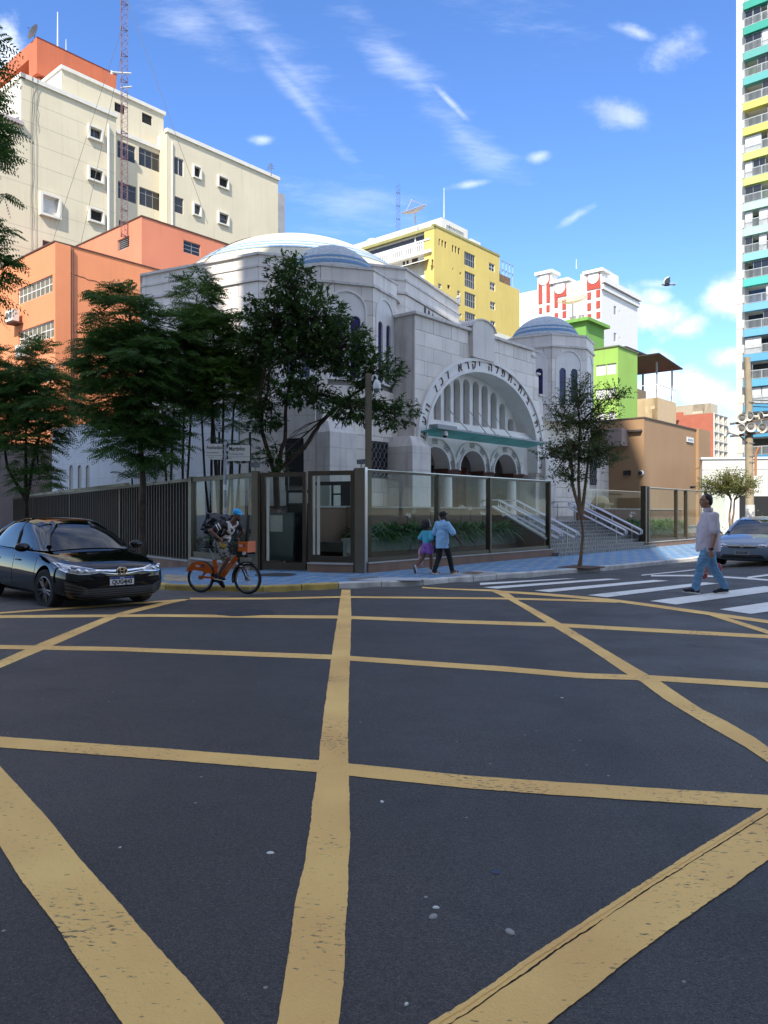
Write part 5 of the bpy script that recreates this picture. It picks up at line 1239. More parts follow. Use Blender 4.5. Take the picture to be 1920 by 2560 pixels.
# -- tall balcony tower at the right edge
FTw = Fr((44.1, 95), -dB); tw = thing('apartment_tower', 'tall tower of balconies banded in blue, green and yellow', 'building', FTw.o, FTw.rz)
HT = 3.1; NB = 23
bands = [(.03, .30, .22), (.03, .30, .22), (.10, .34, .30), (.10, .36, .34), (.52, .50, .12), (.52, .52, .12), (.46, .52, .16), (.44, .52, .17), (.40, .60, .52), (.38, .60, .55), (.22, .52, .52), (.08, .46, .40), (.16, .40, .55), (.13, .36, .52), (.10, .32, .50), (.10, .34, .50), (.06, .26, .42), (.06, .26, .42), (.05, .24, .40), (.05, .22, .38), (.05, .22, .38), (.05, .2, .36), (.05, .2, .36)]
inn = [(.02, .22, .15), (.05, .15, .12), (.03, .15, .08), (.10, .30, .04), (.04, .10, .12), (.05, .07, .06), (.25, .25, .25), (.05, .12, .06), (.08, .2, .05), (.03, .14, .13), (.02, .10, .09), (.05, .08, .10), (.04, .12, .30), (.02, .04, .10), (.05, .08, .12), (.03, .04, .05), (.10, .11, .11), (.03, .06, .12), (.05, .05, .05), (.03, .03, .03), (.04, .04, .05), (.04, .04, .05), (.04, .04, .05)]
zr = 1.57 + (1280 - 25) / 1900 * 95
Wt = 9
with part('pilaster', mat('tower_white', (.56, .54, .49), .8, var=.04), tw) as w:
    for k in range(NB + 2): z = zr + 3.4 - HT * k; w.box(-.02, .95, -.15, 5, z - HT + .03, z)
rail_me = MB(); rail_me.box(0, 8.0, 0, .07, 1.02, 1.1); rail_me.box(0, 8, 0, .05, .05, .1)
for k in range(60): rail_me.box(k * .135, k * .135 + .03, .01, .04, .1, 1.02)
for k in range(5): rail_me.box(k * 2.0, k * 2.0 + .08, 0, .07, 0, 1.02)
rail_me = rail_me.mesh('railing', mat('tower_rail', (.42, .45, .45), .5, var=.05)); rg = random.Random(11)
for k in range(NB):
    z = zr - HT * k
    if z < 3: break
    m_ = mat('band_%d' % k, bands[k], .7, var=.04)
    with part('balcony_slab', m_, tw) as w: w.box(1.0, Wt, -.9, 0, z - .9, z)
    with part('balcony_back', mat('loggia_%d' % k, inn[k], .6, var=.3, scale=.6), tw) as w: w.box(.95, Wt, 1.6, 1.7, z, z + HT - .9)
    with part('balcony_ceiling', whi, tw) as w: w.box(.95, Wt, 0, 1.7, z - .5, z - .02)
    link('railing', rail_me, tw, Matrix.Translation((1.05, -.85, z)))
    x = 1.1
    while x < 7:
        wd2 = rg.choice((.9, 1.4, 1.9)); kind = rg.random()
        gm_ = blind if (k in (6, 9, 14, 16) and kind < .75) or kind < .12 else darkglass if kind < .55 else None
        if gm_: window(tw, I4, x, x + wd2, z + .05, z + HT - 1.0, y=-.55 if kind < .7 else .4, nx=2 if wd2 > 1 else 1, fm=mat('tower_frame', (.25, .28, .30), .5), gm=gm_, bar=.05)
        x += wd2 + rg.choice((.05, .05, .7))
with part('core', whi, tw) as w: w.box(.5, Wt, 1.7, 8, 0, zr + 5)

# -- white wall and plants at the far right
FWl = Fr((19.9, 47.5), (1, -.12)); ww_ = thing('boundary_wall', 'long white boundary wall behind the concrete pole', 'wall', FWl.o, FWl.rz)
zw1 = FWl.at(1800, 1148)[1]
with part('wall', creamw, ww_) as w: w.box(0, 14, 0, .5, -1, zw1); w.box(0, 14, -.04, 0, zw1 - .65, zw1 - .6)
with part('coping', whi, ww_) as w: w.box(-.1, 14, -.1, .6, zw1, zw1 + .12)
with part('opening', dark, ww_) as w: w.box(2.2, 5.6, -.05, .0, 1.1, 2.55)
with part('ledge', mat('ledge_beige', (.35, .31, .26), .8), ww_) as w: w.box(5.6, 14, -.3, 0, 1.55, 1.75)
# -- city blocks across the street, behind the camera: they throw the shade over the crossing
def street_block(x0, x1, y0, y1, h, m, label):
    t = thing('city_block', label, 'building', ((x0 + x1) / 2, y1, 0), math.pi)
    mb = MB(); W, D = x1 - x0, y1 - y0; mb.box(-W / 2, W / 2, .2, D, 0, h); mb.build('wall', m, t)
    n = int(W / 3.2); key = MB(); key.box(0, 1.6, 0, .12, 0, 1.5); gme = key.mesh('window', darkglass)
    for j in range(int(h / 3.3)):
        for i in range(n): link('window', gme, t, Matrix.Translation((-W / 2 + .8 + i * W / n, .1, 1.2 + j * 3.3)))
    return t
bg_ = mat('block_grey', (.68, .62, .54), .85, streak=.15)
street_block(-21.5, -2.5, -14, -8, 66, bg_, 'tall grey tower block across the street')
street_block(-62, -24.4, -26, -8, 65, mat('block_ochre', (.66, .57, .45), .85, streak=.15), 'ochre tower block across the street, left of the grey one')
street_block(-2.4, 45, -24, -8, 35, mat('block_pale', (.70, .64, .55), .85, streak=.15), 'pale block across the street, right of the grey one')
# ---------------------------------------------------------------- fences, gate, stairs, street furniture
glass = glassmat('clear_glass', (.88, .92, .89), .45, .004)
bronze = mat('bronze_metal', (.085, .066, .044), .38, .6, var=.12, scale=2); bronze_l = mat('light_bronze_metal', (.17, .145, .10), .42, .5, var=.12)
plinth = mat('brown_plinth_render', (.23, .135, .09), .8, var=.12, scale=2, streak=.3)
capm = mat('pale_sill', (.42, .40, .37), .7, var=.1)
def pt(root, name, m, *boxes, smooth=None, T=None):
    mb = MB(T=T)
    for b in boxes: mb.box(*b)
    return mb.build(name, m, root, smooth)
def glass_run(label, fr, a0, a1, posts, seams, zt=2.72, zb=.2, group='glass fences round the stone building', z0=-.3):
    t = thing('glass_fence', label, 'fence', fr.w(a0), fr.rz, group); L = a1 - a0
    pt(t, 'plinth', plinth, (0, L, -.13, .13, z0, zb - .03)); pt(t, 'sill', capm, (0, L, -.16, .16, zb - .03, zb)); pt(t, 'bottom_rail', bronze, (.02, L - .02, -.06, .06, zb + .01, zb + .12)); pt(t, 'top_rail', bronze, (.0, L, -.05, .05, zt - .06, zt))
    pt(t, 'top_trim', steel, (.0, L, -.055, .055, zt + .001, zt + .02))
    ed = sorted([0] + [p - a0 for p in posts] + [s - a0 for s in seams] + [L])
    for p in posts: pt(t, 'post', bronze, (p - a0 - .05, p - a0 + .05, -.09, .09, zb, zt - .001))
    for e0, e1 in zip(ed, ed[1:]):
        if e1 - e0 > .1: pt(t, 'glass_pane', glass, (e0 + .012, e1 - .012, -.008, .008, zb + .10, zt - .05))
    return t
ap = lambda px: FA.a(px)
glass_run('glass fence from the corner post to the stairs, walked past by the pair in blue', FA, .12, 10.42, [ap(1093), ap(1222), 10.32], [ap(1008), ap(1160), ap(1310)])
glass_run('glass fence right of the stairs, behind the man in the pale shirt', FA, 19.6, 31.5, [19.7, ap(1690), 24.9, 28], [ap(1652), 23.4, 26.5], zb=.17)
wl_ = thing('gate_post', 'pair of dark square posts at the right edge of the stairs', 'post', FA.w(19.4), FA.rz)
pt(wl_, 'post', bronze, (-.1, .1, -.12, .12, -.3, 2.78)); pt(wl_, 'post', bronze, (.25, .42, -.12, .12, -.3, 2.76)); pt(wl_, 'bracket', bronze, (.1, .25, -.04, .04, 2.5, 2.6), (.1, .25, -.04, .04, .4, .5))
FGt = Fr((-3.7, 21.6), (3.1, -1.0)); g2 = lambda px: FGt.a(px)
cg_ = thing('corner_post', 'tall bronze post at the outer corner of the glass fence', 'post', FA.w(0), FGt.rz)
pt(cg_, 'post', bronze_l, (-.16, .10, -.12, .12, -.35, 2.76)); pt(cg_, 'edge_strip', steel, (.101, .13, -.10, .10, -.3, 2.78)); pt(cg_, 'edge_strip', bronze, (-.2, -.161, -.11, .11, -.3, 2.74))
cp2 = thing('corner_post', 'bronze post left of the glass gate', 'post', FGt.w(0), FGt.rz); pt(cp2, 'post', bronze_l, (-.02, .18, -.12, .12, -.4, 2.74)); pt(cp2, 'edge_strip', bronze, (.181, .24, -.1, .1, -.4, 2.72))
gt = thing('glass_gate', 'framed glass gate in the corner fence, right of the cyclist', 'gate', FGt.w(0), FGt.rz)
x0, x1 = .27, g2(766)
pt(gt, 'frame', bronze, (x0, x0 + .1, -.05, .05, -.05, 2.68), (x1 - .1, x1, -.05, .05, -.05, 2.68), (x0 + .1, x1 - .1, -.05, .05, 2.56, 2.68), (x0 + .1, x1 - .1, -.05, .05, -.05, .16)); pt(gt, 'glass_pane', glass, (x0 + .1, x1 - .1, -.008, .008, .16, 2.56))
pt(gt, 'pull_bar', mat('pale_bar', (.52, .48, .38), .4), (x0 + .18, x0 + .25, -.1, -.06, .2, 2.5)); pt(gt, 'lock_box', mat('lock_box_grey', (.27, .27, .20), .6), (x0 + .26, x0 + .62, -.06, .02, 1.02, 1.48))
gp_ = thing('glass_fence', 'narrow framed glass panel between the gate and the corner post', 'fence', FGt.w(0), FGt.rz, 'glass fences round the stone building')
x0, x1 = g2(772), 3.05
pt(gp_, 'frame', bronze, (x0, x0 + .12, -.06, .06, .2, 2.7), (x1 - .1, x1, -.06, .06, .2, 2.7), (x0 + .12, x1 - .1, -.06, .06, 2.58, 2.7), (x0 + .12, x1 - .1, -.06, .06, .2, .36)); pt(gp_, 'glass_pane', glass, (x0 + .12, x1 - .1, -.008, .008, .36, 2.58)); pt(gp_, 'plinth', plinth, (x0, x1, -.12, .12, -.35, .14)); pt(gp_, 'sill', capm, (x0, x1, -.15, .15, .14, .18)); pt(gp_, 'pull_bar', MATS['pale_bar'], (x0 + .16, x0 + .22, -.09, -.06, .4, 2.56), (x0 + .28, x0 + .36, -.09, -.06, .4, 2.56))
# guard booth behind the gate
gbth = thing('guard_booth', 'brown guard booth with black window frames behind the glass gate', 'booth', FGt.w(0, -2.6, -.1), FGt.rz)
bx0, bx1 = FGt.a(782, -2.6), FGt.a(897, -2.6); m_b = mat('brown_booth', (.20, .125, .09), .8, var=.08, scale=1, streak=.2)
pt(gbth, 'wall', m_b, (bx0, bx1, 0, .15, -.2, 1.82), (bx1 - .15, bx1, .15, 3.0, -.2, 1.82), (bx0 - 2.2, bx0 - 1.35, .3, .5, -.2, 1.75)); pt(gbth, 'cap', capm, (bx0 - .02, bx1 + .02, -.02, .17, 1.82, 1.86))
pt(gbth, 'window_frame', black_m, (bx0 - .05, bx1, 0, .06, 2.5, 2.62), (bx0 - .05, bx0 + .05, 0, .06, 1.86, 2.5), (bx0 + .62, bx0 + .68, 0, .06, 1.86, 2.5), (bx1 - .6, bx1 - .28, 0, .06, 1.86, 2.5), (bx0 + .68, bx1 - .6, .0, .05, 2.2, 2.25), (bx1 - .2, bx1 - .14, 0, .06, 1.86, 2.9))
pt(gbth, 'glass_pane', glass, (bx0 + .05, bx0 + .62, .02, .03, 1.86, 2.5)); pt(gbth, 'glass_pane', glass, (bx0 + .68, bx1 - .6, .02, .03, 1.86, 2.5))
pt(gbth, 'door', black_m, (bx0 - .92, bx0 - .84, 0, .06, -.2, 2.9), (bx0 - .84, bx0, .02, .06, -.2, 1.12), (bx0 - .84, bx0, .02, .06, 2.28, 2.36), (bx0 - .84, bx0, .02, .06, 1.9, 1.95)); pt(gbth, 'door_glass', darkglass, (bx0 - .84, bx0, .03, .04, 1.12, 1.9))
pt(gbth, 'door_leaf', dark, (bx0 - 1.05, bx0 - .4, .6, .65, -.2, 1.4))
# left fence: glass bay, then dark ribbed sheet
Lf = 62.0; FLf = Fr((-3.7 + dC.x * Lf, 21.6 + dC.y * Lf), -dC)
def base_z(a): p = FLf.w(a); return fall(p.x, p.y) - .08
a_r = FLf.a(478)
lg = thing('glass_fence', 'glass bay with palms behind it, left of the gate', 'fence', FLf.w(a_r), FLf.rz, 'glass fences round the stone building'); L = Lf - a_r
pt(lg, 'post', bronze_l, (-.02, .2, -.1, .1, -1, 2.72)); pt(lg, 'post', bronze, (L * .5, L * .5 + .07, -.06, .06, .2, 2.6)); pt(lg, 'top_rail', bronze, (.2, L, -.07, .07, 2.55, 2.69)); pt(lg, 'bottom_rail', bronze, (.2, L, -.06, .06, .12, .3)); pt(lg, 'sill', capm, (.2, L, -.14, .14, .05, .11)); pt(lg, 'plinth', plinth, (.2, L, -.12, .12, -1.0, .05))
pt(lg, 'glass_pane', glass, (.2, L * .5, -.008, .008, .3, 2.55)); pt(lg, 'glass_pane', glass, (L * .5 + .07, L, -.008, .008, .3, 2.55))
pt(lg, 'back_screen', black_m, (L * .55, L - .15, 1.4, 1.45, .1, 1.55)); pt(lg, 'notice', mat('blue_notice', (.02, .07, .25), .6), (L * .72, L * .8, 1.36, 1.39, 1.0, 1.3))
rf = thing('metal_fence', 'long dark fence of upright ribbed sheet along the side street', 'fence', FLf.w(0), FLf.rz)
rib_m = mat('dark_rib', (.060, .042, .026), .5, .25, var=.25, scale=1.5)
ftop = lambda a: 2.69 - .0135 * max(0, Lf - a - 3)
def sloped(name, m, a0, a1, y0, y1, d0, d1, root=rf, zb=None):
    mb = MB(); lo = [(zb(q_) if zb else ftop(q_) + d0) for q_ in (a0, a1)]; hi = [ftop(q_) + d1 for q_ in (a0, a1)]
    mb.add([(a0, y0, lo[0]), (a1, y0, lo[1]), (a1, y1, lo[1]), (a0, y1, lo[0]), (a0, y0, hi[0]), (a1, y0, hi[1]), (a1, y1, hi[1]), (a0, y1, hi[0])], [(3, 2, 1, 0), (4, 5, 6, 7), (0, 1, 5, 4), (1, 2, 6, 5), (2, 3, 7, 6), (3, 0, 4, 7)]); mb.build(name, m, root)
sloped('top_rail', bronze, 0, a_r - .02, -.06, .06, -.1, 0); sloped('back_sheet', rib_m, 0, a_r - .02, .02, .05, 0, -.1, zb=lambda q_: -4)
pt(rf, 'plinth', plinth, (a_r - 14, a_r - .02, -.1, .019, -1.4, -.05)); pt(rf, 'sill', capm, (a_r - 14, a_r - .02, -.13, .019, -.05, 0.0))
rib = MB(); rib.add([(0, .02, 0), (.03, -.05, 0), (.09, -.05, 0), (.12, .02, 0), (0, .02, 1), (.03, -.05, 1), (.09, -.05, 1), (.12, .02, 1)], [(0, 1, 5, 4), (1, 2, 6, 5), (2, 3, 7, 6), (4, 5, 6, 7)]); rib = rib.mesh('rib', rib_m)
a = a_r - .16; n_ = 0
while a > 2 and n_ < 235:
    zb_ = 0.03 if a > a_r - 14 else base_z(a); link('rib', rib, rf, Matrix.Translation((a, 0, zb_)) @ Matrix.Diagonal((1, 1, ftop(a) - .11 - zb_, 1))); a -= .24; n_ += 1
a = a_r - 6.4
while a > 0: pt(rf, 'post', bronze, (a - .05, a + .05, -.07, .06, -3, ftop(a) - .11)); a -= 6.4
lwp = thing('garden_wall', 'low pale block capping behind the far end of the ribbed fence', 'wall', FLf.w(0, -.45), FLf.rz)
a = 3.0
while a < a_r - 9: sloped('block', mat('mossy_block', (.34, .31, .22), .9, var=.15), a, a + 3.1, -.1, .1, -.6, .16, lwp); a += 3.2
# retaining walls and planters
gran = mat('grey_granite', (.21, .20, .19), .5, var=.25, scale=6, speck=40)
def planter(a0, a1, label):
    t = thing('planter', label, 'planter', FA.w(a0), FA.rz); L = a1 - a0
    pt(t, 'retaining_wall', m_b, (0, L, 2.35, 2.6, -.3, 1.70)); pt(t, 'cap', capm, (0, L, 2.32, 2.63, 1.70, 1.75)); pt(t, 'trough', gran, (0.02, L, 1.25, 1.4, -.3, .74)); pt(t, 'trough_rim', gran, (0, L, 1.2, 1.46, .74, .80)); pt(t, 'soil', gm, (.02, L, 1.4, 2.35, .4, .68)); pt(t, 'front_panel', m_b, (.02, L, 1.18, 1.25, -.3, .38))
    return t
planter(.7, 10.2, 'long granite planter of strap leaved plants behind the glass, left of the stairs'); planter(19.95, 31, 'granite planter of strap leaved plants behind the glass, right of the stairs')
# stairs
st = thing('staircase', 'broad grey marble stairs leading up to the arched porch', 'stairs', FA.w(10.4), FA.rz)
mar = mat('veined_grey_marble', (.13, .125, .118), .45, var=.3, scale=1.1)
nt = mar.node_tree; wv = nt.nodes.new('ShaderNodeTexWave'); wv.inputs['Scale'].default_value = 1.4; wv.inputs['Distortion'].default_value = 9; wv.inputs['Detail'].default_value = 4; wv.inputs['Detail Scale'].default_value = 1.2
tcx = nt.nodes.new('ShaderNodeTexCoord'); nt.links.new(tcx.outputs['Object'], wv.inputs[0]); mxx = nt.nodes.new('ShaderNodeMix'); mxx.data_type = 'RGBA'
rgx = nt.nodes.new('ShaderNodeMapRange'); nt.links.new(wv.outputs['Fac'], rgx.inputs[0]); rgx.inputs[1].default_value = .72; rgx.inputs[2].default_value = 1; rgx.inputs[4].default_value = .75
bb_ = nt.nodes['Principled BSDF']; nt.links.new(rgx.outputs[0], mxx.inputs[0]); nt.links.new(bb_.inputs['Base Color'].links[0].from_socket, mxx.inputs[6]); mxx.inputs[7].default_value = (.42, .41, .39, 1); nt.links.new(mxx.outputs[2], bb_.inputs['Base Color'])
NS = 9; rise = 1.23 / NS; run = .31
for k in range(NS):
    z = -.08 + rise * k; y = -.4 + run * k; w_ = 9.25 if k else 9.55
    pt(st, 'step', mar, (0.0, w_ - .05 * k, y + .02, 2.5, z - .25 if k == 0 else z - .02, z + rise - .035)); pt(st, 'tread', mat('tread_marble', (.19, .185, .175), .4, var=.2, scale=1.5), (-.0, w_ - .05 * k + .01, y - .02, 2.5, z + rise - .034, z + rise))
    if k > 1: pt(st, 'skirting', mar, (9.0 - .02 * k, 9.1, y - .02, y + run, z + rise, z + rise + .16))
for x in (-.28, 9.1):
    mb = MB(); mb.add([(x + dx, yy, zz_) for dx in (0, .25) for yy, zz_ in ((.05, -.3), (2.4, -.3), (2.4, 1.75), (.05, .55))], [(0, 1, 2, 3)[::-1], (4, 5, 6, 7), (3, 2, 6, 7), (0, 3, 7, 4), (1, 5, 6, 2)]); mb.build('side_wall', m_b, st)
    mb = MB(); mb.add([(x - .03 + dx, yy, zz_) for dx in (0, .31) for yy, zz_ in ((.02, .55), (2.4, 1.76), (2.4, 1.82), (.02, .61))], [(0, 1, 2, 3)[::-1], (4, 5, 6, 7), (3, 2, 6, 7), (0, 3, 7, 4), (1, 0, 4, 5)]); mb.build('side_coping', capm, st)
def handrail(t_, label):
    h = thing('handrail', label, 'handrail', FA.w(t_), FA.rz, 'steel handrails on the stairs')
    for dx in (-.09, .09):
        for dz in (0, -.26):
            mb = MB(); mb.tube([(dx, 3.3, 2.05 + dz), (dx, 2.55, 2.05 + dz), (dx, .0, .86 + dz), (dx, -.12, .80 + dz)], .026, 6); mb.build('rail', steel, h, 60)
        mb = MB(); mb.tube([(dx, -.12, .80), (dx, -.2, .74), (dx, -.2, .60), (dx, -.12, .54)], .026, 6); mb.build('rail_end', steel, h, 60)
        mb = MB(); mb.tube([(dx, 3.3, 2.05), (dx, 3.38, 1.98), (dx, 3.38, 1.86), (dx, 3.3, 1.79)], .026, 6); mb.build('rail_end', steel, h, 60)
    for y in (.25, 1.2, 2.2, 3.1):
        zt_ = .86 + (y / 2.55) * 1.19 if y < 2.55 else 2.05; mb = MB(); mb.tube([(0, y, zt_ - 1.0), (0, y, zt_ - .1)], .024, 6); mb.tube([(-.09, y, zt_ - .02), (0, y, zt_ - .12), (.09, y, zt_ - .02)], .014, 4); mb.build('rail_post', steel, h, 60)
    return h
for t_, l in ((10.95, 'leftmost steel handrail, seen through the end of the glass fence'), (12.3, 'steel handrail just right of the end of the glass fence'), (16.9, 'steel handrail behind the slim pavement tree'), (18.6, 'steel handrail next to the planter right of the stairs')): handrail(t_, l)
gbal = thing('glass_balustrade', 'frameless glass balustrade on the terrace wall right of the stairs', 'balustrade', FA.w(19.0, -3.1, 1.2), FA.rz)
pt(gbal, 'wall', m_b, (0, 9, 0, .2, -1.4, .5)); pt(gbal, 'cap', capm, (-.02, 9, -.03, .23, .5, .55))
for k in range(4): pt(gbal, 'glass_pane', glass, (.05 + k * 2.2, 2.22 + k * 2.2, .09, .11, .55, 1.5))
pt(gbal, 'top_trim', steel, (.05, 8.9, .08, .12, 1.5, 1.52)); pt(gbal, 'upright', steel, (2.2, 2.26, .08, .12, .5, 1.5), (-.02, .04, .08, .12, .5, 1.5))
dk = thing('dome_ornament', 'small beige domed ornament behind the terrace glass', 'ornament', FA.w(23.4, -4.0, 1.2), FA.rz)
mb = MB(); mb.box(-.4, .4, -.4, .4, 0, .75); mb.box(-.5, .5, -.5, .5, .75, .85); mb.build('base', bei, dk); mb = MB(); mb.lathe([(.48, .85), (.42, 1.05), (.28, 1.2), (0, 1.28)], 20); mb.build('cap_dome', bei, dk, 60)

# -- poles, cameras and signs
def txt(parent, s, size, M, m, name='lettering', align='CENTER', ext=.001, bold=.0, sx=1.0, font=None):
    c = bpy.data.curves.new(name, 'FONT'); c.body = s; c.size = size; c.extrude = ext; c.resolution_u = 2; c.align_x = align; c.align_y = 'CENTER'; c.offset = bold
    o = bpy.data.objects.new(name, c); COL.objects.link(o)
    me = bpy.data.meshes.new_from_object(o.evaluated_get(bpy.context.evaluated_depsgraph_get())); bpy.data.objects.remove(o)
    me.materials.clear(); me.materials.append(m)
    return link(name, me, parent, M @ Matrix.Rotation(R(90), 4, 'X') @ Matrix.Diagonal((sx, 1, 1, 1)))
ink = mat('black_print', (.015, .015, .015), .6, var=0)
sp_ = P(563, 1270, 22.2); zb_ = walk(sp_.x, sp_.y); sg = thing('street_sign', 'street corner sign, two white blades with black names on a grey pole', 'street sign', (sp_.x, sp_.y, zb_), R(2))
zt_ = 3.62 - zb_; mb = MB(); mb.tube([(0, 0, 0), (0, 0, zt_)], .045, 10); mb.build('pole', mat('sign_pole_grey', (.33, .34, .35), .5, .4, var=.2, scale=4), sg, 60)
for k, (z, h) in enumerate(((.9, .2), (1.45, .35), (2.3, .16))): mb = MB(); mb.tube([(0, 0, z), (0, 0, z + h)], .047, 10); mb.build('sticker', whiteframe if k != 1 else mat('torn_sticker', (.5, .5, .48), .8, var=.5, scale=14), sg, 60)
bl_m = mat('sign_white', (.62, .61, .55), .5, var=.04)
def blade(x0, x1, z0, z1, rows, rot):
    b = MB(); M = Matrix.Rotation(R(rot), 4, 'Z'); W = x1 - x0; b.box(x0, x1, -.012, .012, z0, z1); f = b.build('blade', bl_m, sg, mat=M)
    mb = MB(); mb.box(x0, x1, -.014, -.012, z0 + .115, z0 + .122); mb.build('rule', ink, f)
    for s, size, x, z, al, bd, sx in rows: txt(f, s, size, Matrix.Translation((x, -.0135, z)), ink, align=al, bold=bd, sx=sx)
blade(-.56, -.07, zt_ - .52, zt_ - .06, [('Avanhandava', .15, -.535, zt_ - .17, 'LEFT', .002, .58), ('Rua Avanhandava', .06, -.53, zt_ - .32, 'LEFT', 0, .8), ('25 a 131', .055, -.47, zt_ - .46, 'LEFT', 0, .8)], 4)
blade(.09, .73, zt_ - .56, zt_ - .10, [('Martinho', .17, .115, zt_ - .21, 'LEFT', .003, .75), ('Rua Martinho Prado', .065, .115, zt_ - .36, 'LEFT', 0, .8), ('129', .06, .115, zt_ - .49, 'LEFT', 0, .9)], -6)
mb = MB()
for z in (zt_ - .12, zt_ - .3, zt_ - .48): mb.box(-.08, .1, -.03, .05, z - .02, z + .02)
mb.build('bracket', black_m, sg)
cpz = P(921, 1270, 21.6); cpo = thing('camera_pole', 'tall square bronze pole with a white dome camera on its arm', 'pole', (cpz.x, cpz.y, -.2), R(18))
pt(cpo, 'pole', bronze_l, (-.075, .075, -.075, .075, 0, 5.7))
cm = thing('security_camera', 'white dome camera hanging from the tall bronze pole', 'security camera', (cpz.x + .1, cpz.y - .03, 5.35), 0)
mb = MB(); mb.tube([(0, 0, -.05), (.03, -.02, .08), (.1, -.03, .1), (.14, -.03, .04), (.14, -.03, -.06)], .028, 8); mb.build('arm', whiteframe, cm, 60); mb = MB(); mb.lathe([(0, .0), (.06, -.02), (.1, -.1), (.115, -.2), (.115, -.26), (.09, -.27)], 14, (.14, -.03, -.03)); mb.build('housing', whiteframe, cm, 50); mb = MB(); mb.ell((.14, -.03, -.31), .085, 12, 8); mb.build('lens_globe', mat('smoked_dome', (.20, .21, .22), .1), cm, 180)
def postcam(p, rz, label):
    c = thing('security_camera', label, 'security camera', p, rz); mb = MB(); mb.box(-.06, .06, -.16, .12, .1, .22); mb.build('body', black_m, c); mb = MB(); mb.tube([(0, 0, 0), (0, 0, .12)], .02, 6); mb.build('stem', greyframe, c)
postcam(FA.w(-.05, .02, 2.77), R(40), 'black camera on top of the tall corner post'); postcam(FGt.w(.05, 0, 2.74), R(-30), 'black camera on top of the post left of the gate'); postcam(FA.w(26.2, -.1, 2.73), R(20), 'black camera on the far fence before the tan block')
cv = thing('security_camera', 'white wall camera under the left end of the green canopy', 'security camera', FA.w(10.9, -5.2, 4.75), FA.rz); mb = MB(); mb.lathe([(0, .25), (.1, .25), (.13, .1), (.12, .06)], 12); mb.build('housing', whiteframe, cv, 60); mb = MB(); mb.ell((0, 0, .06), .1, 10, 6); mb.build('lens_globe', black_m, cv, 180)
# concrete pole with loudspeakers
cp = P(1875, 1270, 33); cz = -.12; pole = thing('utility_pole', 'weathered concrete pole with two crossarms, at the right edge', 'utility pole', (cp.x, cp.y, cz), R(-12))
cpm = mat('pole_concrete', (.34, .28, .19), .9, var=.25, scale=1.5, streak=.4, bump=.4, bscale=12)
Zp = lambda y: 1.57 + (1280 - y) / 1900 * 33 - cz
mb = MB(); mb.tube([(0, 0, 0), (-.05, 0, Zp(1000)), (-.12, 0, Zp(893))], [.19, .155, .135], 10); mb.build('shaft', cpm, pole, 50)
mb = MB(); mb.tube([(0, 0, .6), (0, 0, 2.0)], .196, 10); mb.build('white_band', mat('lime_wash', (.62, .60, .56), .9, var=.1, scale=5), pole, 50)
wood = mat('crossarm_wood', (.13, .10, .08), .9, var=.3, scale=4)
for y in (1055, 1086): mb = MB(); z = Zp(y); mb.add([(-.85, -.24, z - .14), (1.2, -.24, z + .1), (1.2, -.14, z + .1), (-.85, -.14, z - .14), (-.85, -.24, z - .04), (1.2, -.24, z + .2), (1.2, -.14, z + .2), (-.85, -.14, z - .04)], [(3, 2, 1, 0), (4, 5, 6, 7), (0, 1, 5, 4), (1, 2, 6, 5), (2, 3, 7, 6), (3, 0, 4, 7)]); mb.build('crossarm', wood, pole)
for y in (1008, 1110, 1143, 1158): mb = MB(); z = Zp(y); mb.tube([(0, 0, z), (0, 0, z + .05)], .185, 10); mb.build('band_clamp', MATS['grey_cable'], pole)
mb = MB(); mb.tube([(.2, -.1, Zp(1190)), (.2, -.1, Zp(1150)), (.22, -.1, Zp(1130)), (.34, -.1, Zp(1118))], .055, 7); mb.build('conduit', mat('orange_conduit', (.42, .17, .06), .7), pole, 60)
for i in range(3): wire('cable', [(.0, 0, Zp(1000 + 8 * i)), (1.0, 0, Zp(1004 + 8 * i)), (3.5, .2, Zp(998 + 8 * i))], .018, black_m, pole)
wire('brace', [(-.6, -.2, Zp(1082)), (-.12, -.12, Zp(1108))], .03, wood, pole)
hornm = mat('horn_grey', (.62, .58, .50), .6, var=.15, scale=5)
def horn(px, py, dirv, label, r=.21):
    c = P(px, py, 32.7); t = thing('loudspeaker', label, 'loudspeaker', c, 0, 'horn loudspeakers on the concrete pole'); q_ = Vector(dirv).to_track_quat('Z', 'Y').to_matrix()
    mb = MB(); mb.lathe([(.05, -.28), (.06, -.1), (.11, .02), (.17, .08), (r, .10), (r, .085), (.16, .06), (.10, 0), (.05, -.1), (0, -.1)], 16, rot=q_); mb.build('horn', hornm, t, 60); mb = MB(); mb.lathe([(0, -.42), (.07, -.42), (.075, -.26), (0, -.26)], 12, rot=q_); mb.build('driver', hornm, t, 60)
    mb = MB(); mb.lathe([(0, .03), (.12, .04), (.1, .055), (0, .07)], 12, rot=q_); mb.build('horn_throat', mat('throat_grey', (.15, .15, .145), .8), t, 60)
for h in (((1855, 1046), (-.35, -.9, -.15), 'round dark horn, upper left of the pole'), ((1877, 1041), (-.9, -.45, 0), 'horn in the middle of the upper row, turned left'), ((1906, 1040), (-.95, -.1, -.1), 'rightmost horn of the upper row'),
          ((1822, 1081), (-.9, .1, .25), 'horn at the far left end of the lower crossarm'), ((1855, 1072), (-.75, -.6, -.1), 'horn of the lower row left of the pole'), ((1877, 1068), (-.3, -.95, -.1), 'horn of the lower row in front of the pole'), ((1906, 1070), (-.5, -.85, -.2), 'dark horn of the lower row right of the pole')): horn(*h[0], h[1], h[2])
